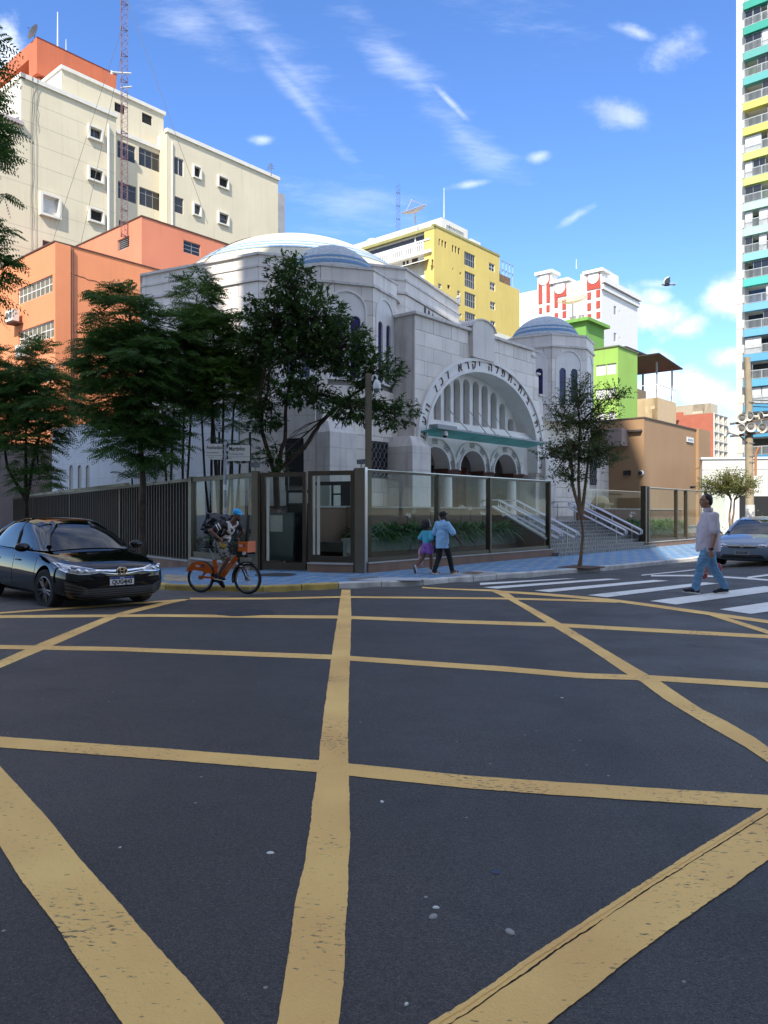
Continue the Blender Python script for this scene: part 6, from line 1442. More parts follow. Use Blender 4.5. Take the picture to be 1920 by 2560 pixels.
# ---------------------------------------------------------------- trees and plants
def leafmat(name, col, col2, tr=.25, rough=.5):
    return mat(name, col, rough, var=.35, scale=2.2, trans=tr, col2=col2, spec=.35)
L_dark = leafmat('fern_leaf', (.045, .115, .024), (.08, .16, .03), .38); L_broad = leafmat('broad_leaf', (.05, .105, .026), (.08, .14, .034), .32, .4); L_small = leafmat('small_leaf', (.07, .11, .034), (.10, .14, .04), .35)
L_light = leafmat('light_leaf', (.15, .18, .05), (.19, .20, .05), .45); L_palm = leafmat('palm_leaf', (.030, .070, .026), (.045, .088, .026), .2, .4); L_lily = leafmat('lily_leaf', (.04, .14, .03), (.075, .18, .04), .2, .35)
bark = mat('bark', (.085, .058, .040), .95, var=.35, scale=6, bump=.8, bscale=22); bark_l = mat('pale_bark', (.19, .125, .075), .9, var=.3, scale=5, bump=.5, bscale=20); bark_d = mat('dark_bark', (.05, .038, .030), .95, var=.3, scale=6, bump=.8, bscale=22)
def tup(v): return (v.x, v.y, v.z)
def curve_pts(a, b, rnd, sag=.15, n=5):
    a, b = Vector(a), Vector(b); L = (b - a).length; o = Vector((rnd.uniform(-1, 1), rnd.uniform(-1, 1), rnd.uniform(-.2, .8))) * L * sag
    return [a.lerp(b, k / n) + o * math.sin(math.pi * k / n) for k in range(n + 1)]
def leaf_quad(mb, p, d, up, L, w, fold=.25):
    s = d.cross(up)
    if s.length < 1e-4: s = Vector((1, 0, 0))
    s.normalize(); u = s.cross(d)
    m1 = p + d * L * .45; tip = p + d * L - u * L * .12
    a = m1 + s * w / 2 + u * w * fold; b = m1 - s * w / 2 + u * w * fold
    n = len(mb.v); mb.v += [tup(p), tup(a), tup(tip), tup(b), tup(m1)]
    mb.f += [(n, n + 4, n + 1), (n + 4, n + 2, n + 1), (n, n + 3, n + 4), (n + 4, n + 3, n + 2)]; mb.m += [0] * 4
def frond(mb, p, d, L, w, n, rnd, droop=.35, up=Vector((0, 0, 1)), lw=.03, tilt=.3):
    d = d.normalized(); s = d.cross(up + Vector((rnd.uniform(-1, 1), rnd.uniform(-1, 1), 0)) * tilt)
    if s.length < 1e-3: s = Vector((1, 0, 0))
    s.normalize()
    prev = p
    for k in range(n):
        t = (k + .6) / n; q_ = p + d * L * t - up * droop * L * t * t
        dd = (q_ - prev).normalized() if k else d
        ww = w * (math.sin(math.pi * (.12 + .84 * t)) ** .7) * rnd.uniform(.85, 1.1)
        for sg_ in (-1, 1):
            dr = (s * sg_ + dd * .55 - up * rnd.uniform(.05, .35)).normalized(); nrm = up * lw * .5
            i = len(mb.v); m_ = q_ + dr * ww * .5; e = dd * lw * .5
            mb.v += [tup(q_), tup(m_ + e), tup(q_ + dr * ww - up * ww * .15), tup(m_ - e)]; mb.f.append((i, i + 1, i + 2, i + 3)); mb.m.append(0)
        prev = q_
def pick(lobes, rnd, shell=.5):
    tot = sum(l[3] * l[4] * l[5] for l in lobes); x = rnd.uniform(0, tot)
    for l in lobes:
        x -= l[3] * l[4] * l[5]
        if x <= 0: break
    while True:
        v = Vector((rnd.uniform(-1, 1), rnd.uniform(-1, 1), rnd.uniform(-1, 1)))
        if shell < v.length < 1: break
    return Vector(l[:3]) + Vector((v.x * l[3], v.y * l[4], v.z * l[5])), Vector(l[:3]), v
def tree(name, label, base, trunk, lobes, kind, n_tip, seed, lm, bm_, r0=.12, group=None, per=9, size=1.0, shell=.35, twig=True):
    """trunk: points (local) of the main stems; lobes: (x, y, z, rx, ry, rz) local"""
    rnd = random.Random(seed); t = thing(name, label, 'tree', base, 0, group)
    w = MB(); heads = []
    for stem in trunk:
        pts = [Vector(p) for p in stem]; k = len(pts); rr = [r0 * (1 - .55 * i / max(1, k - 1)) for i in range(k)]
        if len(trunk) > 1: rr = [x * .7 for x in rr]
        fine = []; fr_ = []
        for i in range(k - 1):
            for j in range(3):
                u = j / 3; fine.append(pts[i].lerp(pts[i + 1], u) + Vector((rnd.uniform(-1, 1), rnd.uniform(-1, 1), 0)) * r0 * .18); fr_.append(rr[i] + (rr[i + 1] - rr[i]) * u)
        fine.append(pts[-1]); fr_.append(rr[-1]); fr_[0] *= 1.3
        w.tube(fine, fr_, 8); heads.append(pts[-1])
    lim = []
    for l in lobes:
        h = min(heads, key=lambda q_: (q_ - Vector(l[:3])).length); pts = curve_pts(h, l[:3], rnd, .12); w.tube(pts, [r0 * (.42 - .06 * i) for i in range(len(pts))], 6); lim.append(pts)
    c = MB()
    for i in range(n_tip):
        p, cen, v = pick(lobes, rnd, shell)
        lp = min(range(len(lobes)), key=lambda q_: (Vector(lobes[q_][:3]) - cen).length)
        if twig and i % 3 == 0:
            a = lim[lp][rnd.choice((2, 3, 4, 5))]; pts = curve_pts(a, p, rnd, .15, 4); w.tube(pts, [r0 * .14, r0 * .11, r0 * .09, r0 * .06, r0 * .03], 4, caps=False)
        out = Vector((v.x, v.y, v.z * .4 + .15)).normalized()
        if kind == 'fern':
            a0 = rnd.uniform(0, 6.28)
            for k in range(per):
                a = a0 + 6.283 * k / per; d = (Vector((math.cos(a), math.sin(a), rnd.uniform(-.25, .35))) + out * .7).normalized()
                frond(c, p, d, rnd.uniform(.45, .75) * size, .17 * size, 8, rnd, rnd.uniform(.2, .55), lw=.055 * size, tilt=1.2)
        elif kind == 'broad':
            ax = (out + Vector((rnd.uniform(-.6, .6), rnd.uniform(-.6, .6), rnd.uniform(-.3, .5)))).normalized()
            for k in range(per):
                q_ = p + ax * rnd.uniform(-.25, .15) * size; d = (ax + Vector((rnd.uniform(-1, 1), rnd.uniform(-1, 1), rnd.uniform(-.9, .5)))).normalized()
                leaf_quad(c, q_, d, Vector((rnd.uniform(-.3, .3), rnd.uniform(-.3, .3), 1)), rnd.uniform(.13, .2) * size, rnd.uniform(.06, .085) * size)
        else:
            ax = (out + Vector((rnd.uniform(-.5, .5), rnd.uniform(-.5, .5), rnd.uniform(-.2, .6)))).normalized(); L = .42 * size
            for k in range(per):
                q_ = p + ax * L * (k / per - .5); d = (ax * .5 + Vector((rnd.uniform(-1, 1), rnd.uniform(-1, 1), rnd.uniform(-.7, .6)))).normalized()
                leaf_quad(c, q_, d, Vector((rnd.uniform(-.4, .4), rnd.uniform(-.4, .4), 1)), rnd.uniform(.055, .085) * size, rnd.uniform(.03, .045) * size)
    w.build('trunk', bm_, t, 50); c.build('crown', lm, t); return t
def lob(px, py, d, rx, rz, base, ry=None): p = P(px, py, d) - Vector(base); return (p.x, p.y, p.z, rx * 1.12, (ry or rx) * 1.12, rz * 1.1)
def gb_(px, d, dx=0): x = (px - 960) / F * d; return Vector((x, d, walk(x, d)))
# feathery street tree, the big one
b0 = gb_(357, 25); q_ = lambda px, py, d=25: tuple(P(px, py, d) - b0)
tree('feathery_tree', 'big feathery street tree before the ribbed fence, crown above the bare patch of dark fence', b0, [[(0, 0, 0), q_(356, 1210), q_(352, 1100), q_(350, 1000)], ],
     [lob(300, 800, 24.8, 1.05, .95, b0), lob(330, 910, 24.5, 1.35, 1.1, b0), lob(420, 880, 25.2, 1.1, 1.2, b0), lob(270, 990, 25.2, .9, .9, b0), lob(395, 1020, 25, 1.1, 1.1, b0), lob(330, 1090, 25, 1.1, .9, b0), lob(250, 900, 25, .8, .8, b0), lob(400, 1110, 25.2, .9, .7, b0), lob(320, 755, 25, .55, .55, b0)], 'fern', 620, 4, L_dark, bark, .13, per=8, size=.92)
b1 = gb_(556, 26.5) + Vector((0, 0, -.06)); q_ = lambda px, py, d=26.5: tuple(P(px, py, d) - b1)
tree('feathery_tree', 'feathery tree with yellow green tips behind the street sign', b1, [[(0, 0, 0), q_(540, 1150), q_(530, 1000)]],
     [lob(490, 740, 26.5, .75, .75, b1), lob(520, 850, 26.5, 1.1, 1.0, b1), lob(600, 860, 26.3, .85, .9, b1), lob(560, 960, 26.3, 1.25, .9, b1), lob(480, 960, 26.8, .9, .9, b1), lob(625, 960, 26.0, .6, .6, b1)], 'fern', 430, 7, leafmat('fern_leaf_light', (.045, .115, .02), (.11, .19, .025)), bark_d, .10, per=8, size=.88)
b2_ = gb_(66, 32); q_ = lambda px, py, d=32: tuple(P(px, py, d) - b2_)
tree('feathery_tree', 'smaller feathery street tree left of the pale blue wall, forked above the black car', b2_, [[(0, 0, 0), q_(67, 1255), q_(20, 1170), q_(5, 1100)], [(0, 0, 0), q_(67, 1255), q_(64, 1140), q_(66, 1060)], [(0, 0, 0), q_(67, 1255), q_(85, 1130), q_(100, 1080)]],
     [lob(95, 925, 32, 1.0, 1.1, b2_), lob(110, 1000, 31.5, 1.4, 1.0, b2_), lob(30, 1010, 32, 1.3, 1.2, b2_), lob(175, 1050, 32, 1.1, .75, b2_), lob(60, 1100, 31.5, 1.3, .8, b2_), lob(-40, 980, 32, 1.5, 1.8, b2_), lob(100, 1200, 32, .9, .6, b2_)], 'fern', 420, 11, L_dark, bark_d, .14, per=8, size=1.1)
# branches reaching in from a tree beyond the left edge
b3_ = Vector((-9.2, 13.5, 0)); q_ = lambda px, py, d=13.5: tuple(P(px, py, d) - b3_)
tree('feathery_tree', 'tree beyond the left edge, only dark branch tips reach into view', b3_, [[(0, 0, 0), (.2, 0, 3), (.5, 0, 6.5)]],
     [lob(-10, 90, 13.5, .25, .5, b3_), lob(-5, 430, 13.5, .25, .45, b3_), lob(-10, 690, 13.5, .3, .5, b3_), lob(-110, 300, 13.5, .7, 1.6, b3_), lob(-100, 650, 13.5, .7, .9, b3_), lob(-20, 560, 13.5, .2, .25, b3_)], 'fern', 200, 5, L_dark, bark_d, .12, per=8, size=.7)
# broad-leaved garden tree
b4_ = Vector(tuple(P(700, 1280, 25.2))[:2] + (-.14,)); q_ = lambda px, py, d=25.2: tuple(P(px, py, d) - b4_)
tree('broadleaf_tree', 'spreading broad leaved tree behind the gate, boughs across the left tower', b4_, [[(0, 0, 0), q_(690, 1180), q_(712, 1100), q_(716, 1000), q_(745, 880)], [(0, 0, 0), q_(692, 1180), q_(760, 1120), q_(800, 1060), q_(860, 1000)], [(0, 0, 0), q_(688, 1190), q_(655, 1080), q_(650, 980), q_(670, 880)]],
     [lob(725, 700, 25, .75, .7, b4_), lob(690, 790, 25, 1.0, .7, b4_), lob(790, 790, 24.8, .95, .8, b4_), lob(850, 870, 24.6, 1.05, .8, b4_), lob(730, 880, 25, 1.1, .7, b4_), lob(930, 930, 24.4, .95, .55, b4_), lob(985, 1035, 24.2, .75, .5, b4_), lob(760, 980, 24.8, 1.0, .5, b4_), lob(880, 1020, 24.4, .9, .45, b4_), lob(660, 1030, 25.2, .6, .6, b4_), lob(690, 1150, 25, .55, .45, b4_), lob(645, 880, 25.3, .6, .8, b4_)],
     'broad', 1900, 9, L_broad, bark, .13, per=10, size=1.08, shell=.2)
# slim pavement tree and the one at the far right
b5_ = Vector((5.86, 22.75, -.08)); q_ = lambda px, py, d=22.75: tuple(P(px, py, d) - b5_)
tree('pavement_tree', 'slim multi stemmed pavement tree before the marble stairs', b5_, [[(0, 0, 0), q_(1458, 1340), q_(1452, 1290)], [q_(1452, 1290), q_(1432, 1210), q_(1425, 1100)], [q_(1452, 1290), q_(1446, 1200), q_(1450, 1060)], [q_(1452, 1290), q_(1466, 1200), q_(1475, 1100)]],
     [lob(1450, 980, 22.8, .5, .45, b5_), lob(1410, 1040, 22.7, .55, .5, b5_), lob(1490, 1050, 22.7, .6, .5, b5_), lob(1535, 990, 22.8, .45, .3, b5_), lob(1440, 1120, 22.6, .75, .45, b5_), lob(1380, 1130, 22.7, .42, .25, b5_), lob(1500, 1140, 22.8, .6, .4, b5_), lob(1430, 1185, 22.7, .55, .28, b5_), lob(1380, 1190, 22.7, .3, .12, b5_)],
     'small', 800, 13, L_small, bark_l, .085, per=14, size=1.2, shell=.2)
pit = MB(); pit.box(-.55, .55, -.5, .5, -.02, .012); o = pit.build('tree_pit', mat('rust_soil', (.11, .06, .04), .95, var=.3, scale=8)); o.location = (5.9, 22.72, -.075); o.rotation_euler = (0, 0, FA.rz); tag(o, kind='structure')
b6_ = Vector(tuple(P(1830, 1280, 31.5))[:2] + (-.08,)); q_ = lambda px, py, d=31.5: tuple(P(px, py, d) - b6_)
tree('pavement_tree', 'small sunlit tree in front of the concrete pole', b6_, [[(0, 0, 0), q_(1823, 1300), q_(1828, 1250)], [(0.05, 0, 0), q_(1832, 1300), q_(1836, 1250)]],
     [lob(1800, 1215, 31.5, .75, .42, b6_), lob(1850, 1215, 31.3, .7, .45, b6_), lob(1825, 1190, 31.5, .6, .3, b6_), lob(1768, 1210, 31.6, .4, .25, b6_), lob(1885, 1205, 31.3, .3, .25, b6_)], 'small', 620, 17, L_light, bark_l, .09, per=8, size=1.3, shell=.2)
# areca palms in the garden
def palm(label, base, stems, seed, fr_len=1.5, low=True, group='slender palms behind the fence'):
    rnd = random.Random(seed); t = thing('palm', label, 'palm', base, 0, group)
    c = MB()
    for tip in stems:
        w = MB(); tip = Vector(tip); b = Vector((tip.x * .35 + rnd.uniform(-.2, .2), rnd.uniform(-.2, .2), 0)); pts = [b, b.lerp(tip, .5) + Vector((rnd.uniform(-.1, .1), 0, 0)), tip]
        w.tube(pts, [.055, .045, .035], 6); w.build('stem', bark_d, t, 60)
        n = 7
        for k in range(n):
            a = 6.283 * k / n + rnd.uniform(-.3, .3); d = Vector((math.cos(a), math.sin(a), rnd.uniform(.5, 1.6))).normalized(); frond(c, tip, d, fr_len * rnd.uniform(.8, 1.15), .42, 20, rnd, rnd.uniform(.35, .8), lw=.035)
    if low:
        for k in range(11):
            a = 6.283 * k / 11 + rnd.uniform(-.3, .3); d = Vector((math.cos(a), math.sin(a) * .7, rnd.uniform(.8, 2.2))).normalized(); frond(c, Vector((rnd.uniform(-.4, .4), rnd.uniform(-.2, .2), rnd.uniform(.1, .7))), d, fr_len * rnd.uniform(.9, 1.3), .40, 20, rnd, rnd.uniform(.4, .9), lw=.035)
    c.build('fronds', L_palm, t); return t
def pst(base, lst, d): return [tuple(P(x, y, d) - Vector(base)) for x, y in lst]
p1 = Vector(tuple(P(440, 1280, 28))[:2] + (-.4,)); palm('palm clump of thin leaning stems beside the big feathery tree', p1, pst(p1, [(405, 1010), (438, 960), (462, 930), (480, 990)], 28), 1)
p2_ = Vector(tuple(P(530, 1280, 27.5))[:2] + (-.3,)); palm('palm clump behind the street sign blades', p2_, pst(p2_, [(500, 960), (535, 800), (560, 940), (585, 1010), (548, 1080)], 27.5), 2, 1.6)
p3_ = Vector(tuple(P(590, 1280, 24.5))[:2] + (-.14,)); palm('low palm seen through the glass left of the gate', p3_, pst(p3_, [(600, 1160), (580, 1120), (625, 1080)], 24.5), 3, 1.3)
p4_ = Vector(tuple(P(320, 1280, 34))[:2] + (-.6,)); palm('small palm showing over the ribbed fence before the pale blue wall', p4_, pst(p4_, [(330, 1195), (395, 1190)], 34), 5, 1.2)
p5_ = P(1812, 1180, 52); p5_.z = 3.2; palm('pale green palm tufts above the white boundary wall', p5_, [(-.6, 0, 1.2), (.5, .3, .9), (1.2, 0, .8)], 8, 1.5, False, None)
# bed plants: strap leaves and lacy shrubs
def strap(mb, p, rnd, n, L, w):
    for k in range(n):
        a = rnd.uniform(0, 6.283); e = rnd.uniform(.5, 1.5); d = Vector((math.cos(a), math.sin(a), e)).normalized(); LL = L * rnd.uniform(.7, 1.15); s = Vector((-math.sin(a), math.cos(a), 0)); prev = None; dr = rnd.uniform(.5, 1.2)
        i0 = len(mb.v)
        for j in range(6):
            t = j / 5; q_ = p + d * LL * t - Vector((0, 0, 1)) * dr * LL * t * t * .75; ww = w * (1 - t * .85) * (.6 + t if t < .4 else 1)
            mb.v += [tup(q_ + s * ww / 2), tup(q_ - s * ww / 2)]
        for j in range(5): mb.f.append((i0 + 2 * j, i0 + 2 * j + 1, i0 + 2 * j + 3, i0 + 2 * j + 2)); mb.m.append(0)
def bed(a0, a1, y0, y1, z, n, seed, name='lily_bed'):
    rnd = random.Random(seed); mb = MB(T=FA.mat())
    mb2 = MB()
    for i in range(n): strap(mb2, Vector((rnd.uniform(a0, a1), rnd.uniform(y0, y1), z + rnd.uniform(-.05, .1))), rnd, 15, 1.2, .085)
    o = link(name, mb2.mesh(name, L_lily)); o.matrix_world = FA.mat(); tag(o, kind='stuff'); return o
bed(1.9, 9.8, 1.35, 2.2, .74, 300, 3); bed(20.1, 28, 1.35, 2.2, .72, 220, 4)
petal = mat('white_petal', (.72, .68, .60), .6, var=.08, trans=.2)
def lily(label, px, py, b):
    a, z = FA.at(px, py, b); t = thing('lily_flower', label, 'flower', FA.w(a, b, .7), 0, 'lilies in the planters'); rnd = random.Random(int(px)); H = z - .7
    wire('stalk', [(0, 0, 0), (rnd.uniform(-.05, .05), 0, H * .6), (rnd.uniform(-.05, .05), 0, H)], .012, L_lily, t, 5)
    mb = MB()
    for hd in range(2):
        c = Vector((rnd.uniform(-.06, .06), rnd.uniform(-.05, .05), H)); ax = Vector((rnd.uniform(-1, 1), -.5, rnd.uniform(-.2, .8))).normalized()
        for k in range(6):
            a_ = k * 1.047; u = ax.orthogonal().normalized(); v = ax.cross(u); d = (ax + (u * math.cos(a_) + v * math.sin(a_)) * .9).normalized(); leaf_quad(mb, c, d, ax, .14, .05, .1)
    mb.build('bloom', petal, t)
for i, (px, py) in enumerate(((1036, 1276), (1078, 1274), (1152, 1270), (1176, 1272), (1205, 1285), (1018, 1290), (1262, 1288), (1184, 1312))):
    lily(['white lily high above the leaves left of the girl', 'white lily just left of the capped man', 'white lily nearest the right side of the capped man', 'white lily beside the white corner of paper', 'white lily over the middle of the planter', 'drooping white lily left of the girl', 'white lily before the leftmost handrail', 'low white lily in the leaves right of the capped man'][i], px, py, -1.7)
for i, (px, py) in enumerate(((1575, 1290), (1582, 1284), (1690, 1282), (1715, 1292))): lily(['pinkish lily at the foot of the right handrail', 'white lily above the pinkish one by the right handrail', 'white lily behind the right glass, left of the man', 'white lily close to the walking man'][i], px, py, -1.8)
def lacy(label, p, n, L, seed):
    rnd = random.Random(seed); t = thing('garden_shrub', label, 'shrub', p, 0); mb = MB()
    for k in range(n):
        a = rnd.uniform(0, 6.283); d = Vector((math.cos(a), math.sin(a), rnd.uniform(.4, 1.6))).normalized(); frond(mb, Vector((rnd.uniform(-.2, .2), rnd.uniform(-.2, .2), .05)), d, L * rnd.uniform(.7, 1.2), .22, 9, rnd, .6, lw=.05)
    mb.build('fronds', L_lily, t)
s1 = FA.w(1.0, -.9, -.1); lacy('lacy dark green shrub right behind the tall corner post', s1, 34, .85, 1); lacy('lacy low shrub in the glass corner left of the tall post', FGt.w(2.6, -.7, -.1), 22, .75, 2); lacy('lacy shrub before the planter, left of the girl', FA.w(2.2, -.8, -.1), 30, .8, 6)
hb = thing('hedge', 'rounded sunlit hedge at the foot of the white wall, right edge', 'hedge', P(1900, 1300, 40).xyz * 1, 0); rnd = random.Random(4); mb = MB()
for k in range(900):
    v = Vector((rnd.gauss(0, .9), rnd.gauss(0, .5), abs(rnd.gauss(0, .45)))); d = Vector((rnd.uniform(-1, 1), rnd.uniform(-1, 1), rnd.uniform(0, 1))).normalized(); leaf_quad(mb, v, d, Vector((0, 0, 1)), .12, .07)
hb.location.z = .2; mb.build('foliage', L_light, hb)
# ---------------------------------------------------------------- vehicles
from mathutils.bvhtree import BVHTree
def evalmesh(o):
    me = bpy.data.meshes.new_from_object(o.evaluated_get(bpy.context.evaluated_depsgraph_get())); return me
def car(spec):
    S = spec; root = thing(S['name'], S['label'], 'car', S['loc'], S['rz'])
    paint = S['paint']; W = S['W'] / 2
    st = S['stations']; sec = []
    for x, hw, zb, zsh, zt, ysh in st:
        hw *= W
        sec.append([(x, 0, zb), (x, hw * .80, zb), (x, hw * .97, zb + .10), (x, hw, .46), (x, hw * .99, .62 if zsh > .72 else zsh * .86), (x, hw * ysh, zsh), (x, hw * ysh * .80, zt), (x, hw * .35, zt + .022), (x, 0, zt + .026)])
    mb = MB(); n = 9; full = []
    for s in sec: full.append(s + [(x, -y, z) for x, y, z in s[-2:0:-1]])
    m = len(full[0])
    mb.v = [p for s in full for p in s]
    for i in range(len(full) - 1):
        for k in range(m): mb.f.append((i * m + k, i * m + (k + 1) % m, (i + 1) * m + (k + 1) % m, (i + 1) * m + k))
    mb.f.append(tuple(range(m))[::-1]); mb.f.append(tuple(range((len(full) - 1) * m, len(full) * m))); mb.m = [0] * len(mb.f)
    me = mb.mesh('body', paint); bm = bmesh.new(); bm.from_mesh(me); bmesh.ops.recalc_face_normals(bm, faces=bm.faces); bm.to_mesh(me); bm.free()
    o = link('body', me); sb = o.modifiers.new('s', 'SUBSURF'); sb.levels = 3; sb.render_levels = 3
    cutters = []
    for x in (S['fx'], S['rx']):
        c = MB(); c.lathe([(0, -1.2), (S['wr'] + .055, -1.2), (S['wr'] + .055, 1.2), (0, 1.2)], 32, (x, 0, S['wr'] + .01), rot=Matrix.Rotation(R(90), 3, 'X')); co = c.build('cut', dark)
        bm = bmesh.new(); bm.from_mesh(co.data); bmesh.ops.remove_doubles(bm, verts=bm.verts, dist=1e-5); bmesh.ops.recalc_face_normals(bm, faces=bm.faces); bm.to_mesh(co.data); bm.free()
        md = o.modifiers.new('b', 'BOOLEAN'); md.object = co; md.operation = 'DIFFERENCE'; md.solver = 'EXACT'; cutters.append(co)
    bme = evalmesh(o); bpy.data.objects.remove(o)
    for c in cutters: bpy.data.objects.remove(c)
    bme.materials.clear(); bme.materials.append(paint); bme.polygons.foreach_set('use_smooth', [True] * len(bme.polygons)); bme.polygons.foreach_set('material_index', [0] * len(bme.polygons)); bme.set_sharp_from_angle(angle=R(50))
    body = link('body', bme, root)
    # greenhouse: glass shell, roof and pillars over it
    gh = S['house']; gm = S.get('glass', MATS['car_glass']); K = []
    for x, zb, yb, zr, yr in gh: K.append([(x, yb * W, zb), (x, (yb * .55 + yr * .45) * W, zb + (zr - zb) * .50), (x, yr * W, zr - .035), (x, yr * W * .72, zr - .004), (x, 0, zr + .006)])
    fullk = [s + [(x, -y, z) for x, y, z in s[-2::-1]] for s in K]; m = 9
    g_ = MB(); g_.v = [p for s in fullk for p in s]
    for i in range(len(fullk) - 1):
        for k in range(m - 1): g_.f.append((i * m + k, i * m + k + 1, (i + 1) * m + k + 1, (i + 1) * m + k))
    g_.m = [0] * len(g_.f); me = g_.mesh('windows', gm); bm = bmesh.new(); bm.from_mesh(me); bmesh.ops.recalc_face_normals(bm, faces=bm.faces)
    if sum(f.normal.z for f in bm.faces) < 0: bmesh.ops.reverse_faces(bm, faces=bm.faces)
    bm.to_mesh(me); bm.free(); o = link('windows', me); sb = o.modifiers.new('s', 'SUBSURF'); sb.levels = 3; sb.render_levels = 3; sb.boundary_smooth = 'PRESERVE_CORNERS'
    gme = evalmesh(o); bpy.data.objects.remove(o); gme.polygons.foreach_set('use_smooth', [True] * len(gme.polygons))
    win = link('windows', gme, root)
    tree_b = BVHTree.FromObject(body, bpy.context.evaluated_depsgraph_get()) if False else BVHTree.FromPolygons([v.co.copy() for v in bme.vertices], [tuple(p.vertices) for p in bme.polygons])
    tree_g = BVHTree.FromPolygons([v.co.copy() for v in gme.vertices], [tuple(p.vertices) for p in gme.polygons])
    def proj(t, p, d, off):
        p, d = Vector(p), Vector(d); h = t.ray_cast(p - d * 5, d)
        return (h[0] - d * off) if h[0] is not None else None
    def patch3(name, m, up, lo, d, t=tree_b, off=.008, nx=14, ny=4, parent=None, thick=None):
        up = resample([Vector(p) for p in up], nx); lo = resample([Vector(p) for p in lo], nx); q_ = MB(); idx = {}
        for i in range(nx):
            for j in range(ny + 1):
                p = proj(t, up[i].lerp(lo[i], j / ny), d, off)
                if p is not None: idx[i, j] = len(q_.v); q_.v.append(tup(p))
        for i in range(nx - 1):
            for j in range(ny):
                ks = [(i, j), (i, j + 1), (i + 1, j + 1), (i + 1, j)]
                if all(k in idx for k in ks): q_.f.append(tuple(idx[k] for k in ks)); q_.m.append(0)
        if not q_.f: return None
        me = q_.mesh(name, m); bm = bmesh.new(); bm.from_mesh(me); bmesh.ops.recalc_face_normals(bm, faces=bm.faces); s_ = sum((f.normal.dot(Vector(d)) for f in bm.faces))
        if s_ > 0: bmesh.ops.reverse_faces(bm, faces=bm.faces)
        bm.to_mesh(me); bm.free(); me.polygons.foreach_set('use_smooth', [True] * len(me.polygons)); return link(name, me, parent or root)
    FRT = (-1, 0, 0)
    F3 = lambda l: [(0, y, z) for y, z in l]; mir = lambda l: [(-y, z) for y, z in l]
    side = lambda l, s: [(x, 0, z) for x, z in l]
    # roof skin and pillars
    rf_ = S['roof']; patch3('roof', paint, [(x, y, 0) for x, y in ((rf_[0], .58 * W / .8875), (rf_[1], .58 * W / .8875))], [(x, y, 0) for x, y in ((rf_[0], -.58 * W / .8875), (rf_[1], -.58 * W / .8875))], (0, 0, -1), tree_g, .012, 16, 12)
    for s in (1, -1):
        for nm, pts, r in (('pillar', S['apillar'], .05), ('pillar', S['bpillar'], .035), ('pillar', S['cpillar'], .06), ('roof_rail', S['rail'], .03)):
            pp = [proj(tree_g, (x, 0, z), (0, -s, 0), -.004) for x, z in pts]; pp = [p for p in pp if p is not None]
            if len(pp) > 1: mb = MB(); mb.tube(pp, r, 6); mb.build(nm, paint if nm != 'pillar' or pts is not S['bpillar'] else black_m, root, 60)
        for a, b in S['doors']:
            dr_ = patch3('door', paint, side([(a, S['belt'] - .02), (b, S['belt'] - .02)], s), side([(a + .02, .27), (b - .02, .27)], s), (0, -s, 0), off=.004, nx=10, ny=8)
            h_ = proj(tree_b, (a + .14 if a < b else b, 0, S['belt'] - .16), (0, -s, 0), .02)
            if dr_ and h_: mb = MB(); mb.tube([h_ + Vector((-.09, 0, 0)), h_ + Vector((0, s * .012, .004)), h_ + Vector((.09, 0, 0))], .014, 6); mb.build('handle', S['handle'], dr_, 60)
        mx_, my_, mz_ = S['mirror']; mb = MB(); mb.ell((mx_, s * (my_ + .10), mz_), (.075, .125, .075), 14, 9); mr = mb.build('mirror', paint, root, 180)
        mb = MB(); mb.tube([(mx_ + .02, s * (my_ - .06), mz_ - .04), (mx_, s * (my_ + .06), mz_ - .02)], .03, 6); mb.build('mirror_arm', black_m, mr); mb = MB(); mb.lathe([(0, 0), (.062, 0)], 12, (mx_ - .076, s * (my_ + .1), mz_), rot=Matrix.Rotation(R(-90), 3, 'Y')); mb.build('mirror_glass', MATS['mirror'], mr)
    # front end
    for s in (1, -1):
        f_ = (lambda l: l) if s > 0 else mir
        hl = patch3('headlight', MATS['lamp_body'], F3(f_(S['lamp'][0])), F3(f_(S['lamp'][1])), FRT, off=.010, nx=18, ny=5)
        if hl:
            for yy, zz_, rr in S['lamp_eyes']:
                p = proj(tree_b, (0, s * yy, zz_), FRT, .012)
                if p: mb = MB(); mb.ell(tup(p), (.02, rr, rr * .8), 10, 6); mb.build('reflector', MATS['chrome'], hl, 180)
            patch3('lens_strip', MATS['chrome'], F3(f_(S['lamp'][0])), F3(f_([(y, z - .014) for y, z in S['lamp'][0]])), FRT, off=.014, nx=18, ny=1, parent=hl); patch3('lens_strip', MATS['chrome'], F3(f_([(y, z + .012) for y, z in S['lamp'][1]])), F3(f_(S['lamp'][1])), FRT, off=.014, nx=18, ny=1, parent=hl)
        if 'fog' in S:
            fg = patch3('bumper_vent', black_m, F3(f_(S['fog'][0])), F3(f_(S['fog'][1])), FRT, off=.006, nx=10, ny=4)
            for k in range(4):
                t = (k + .5) / 4; up = [(a[0] + (b[0] - a[0]) * t, a[1] + (b[1] - a[1]) * t) for a, b in zip(*S['fog'])]; patch3('slat', MATS['dark_trim'], F3(f_(up)), F3(f_([(y, z - .018) for y, z in up])), FRT, off=.016, nx=8, ny=1, parent=fg)
    for nm, m_, up, lo, off in S['bars']: patch3(nm, m_, F3(up), F3(lo), FRT, off=off, nx=26, ny=2)
    gr = patch3('lower_grille', black_m, F3(S['grille'][0]), F3(S['grille'][1]), FRT, off=.006, nx=24, ny=5)
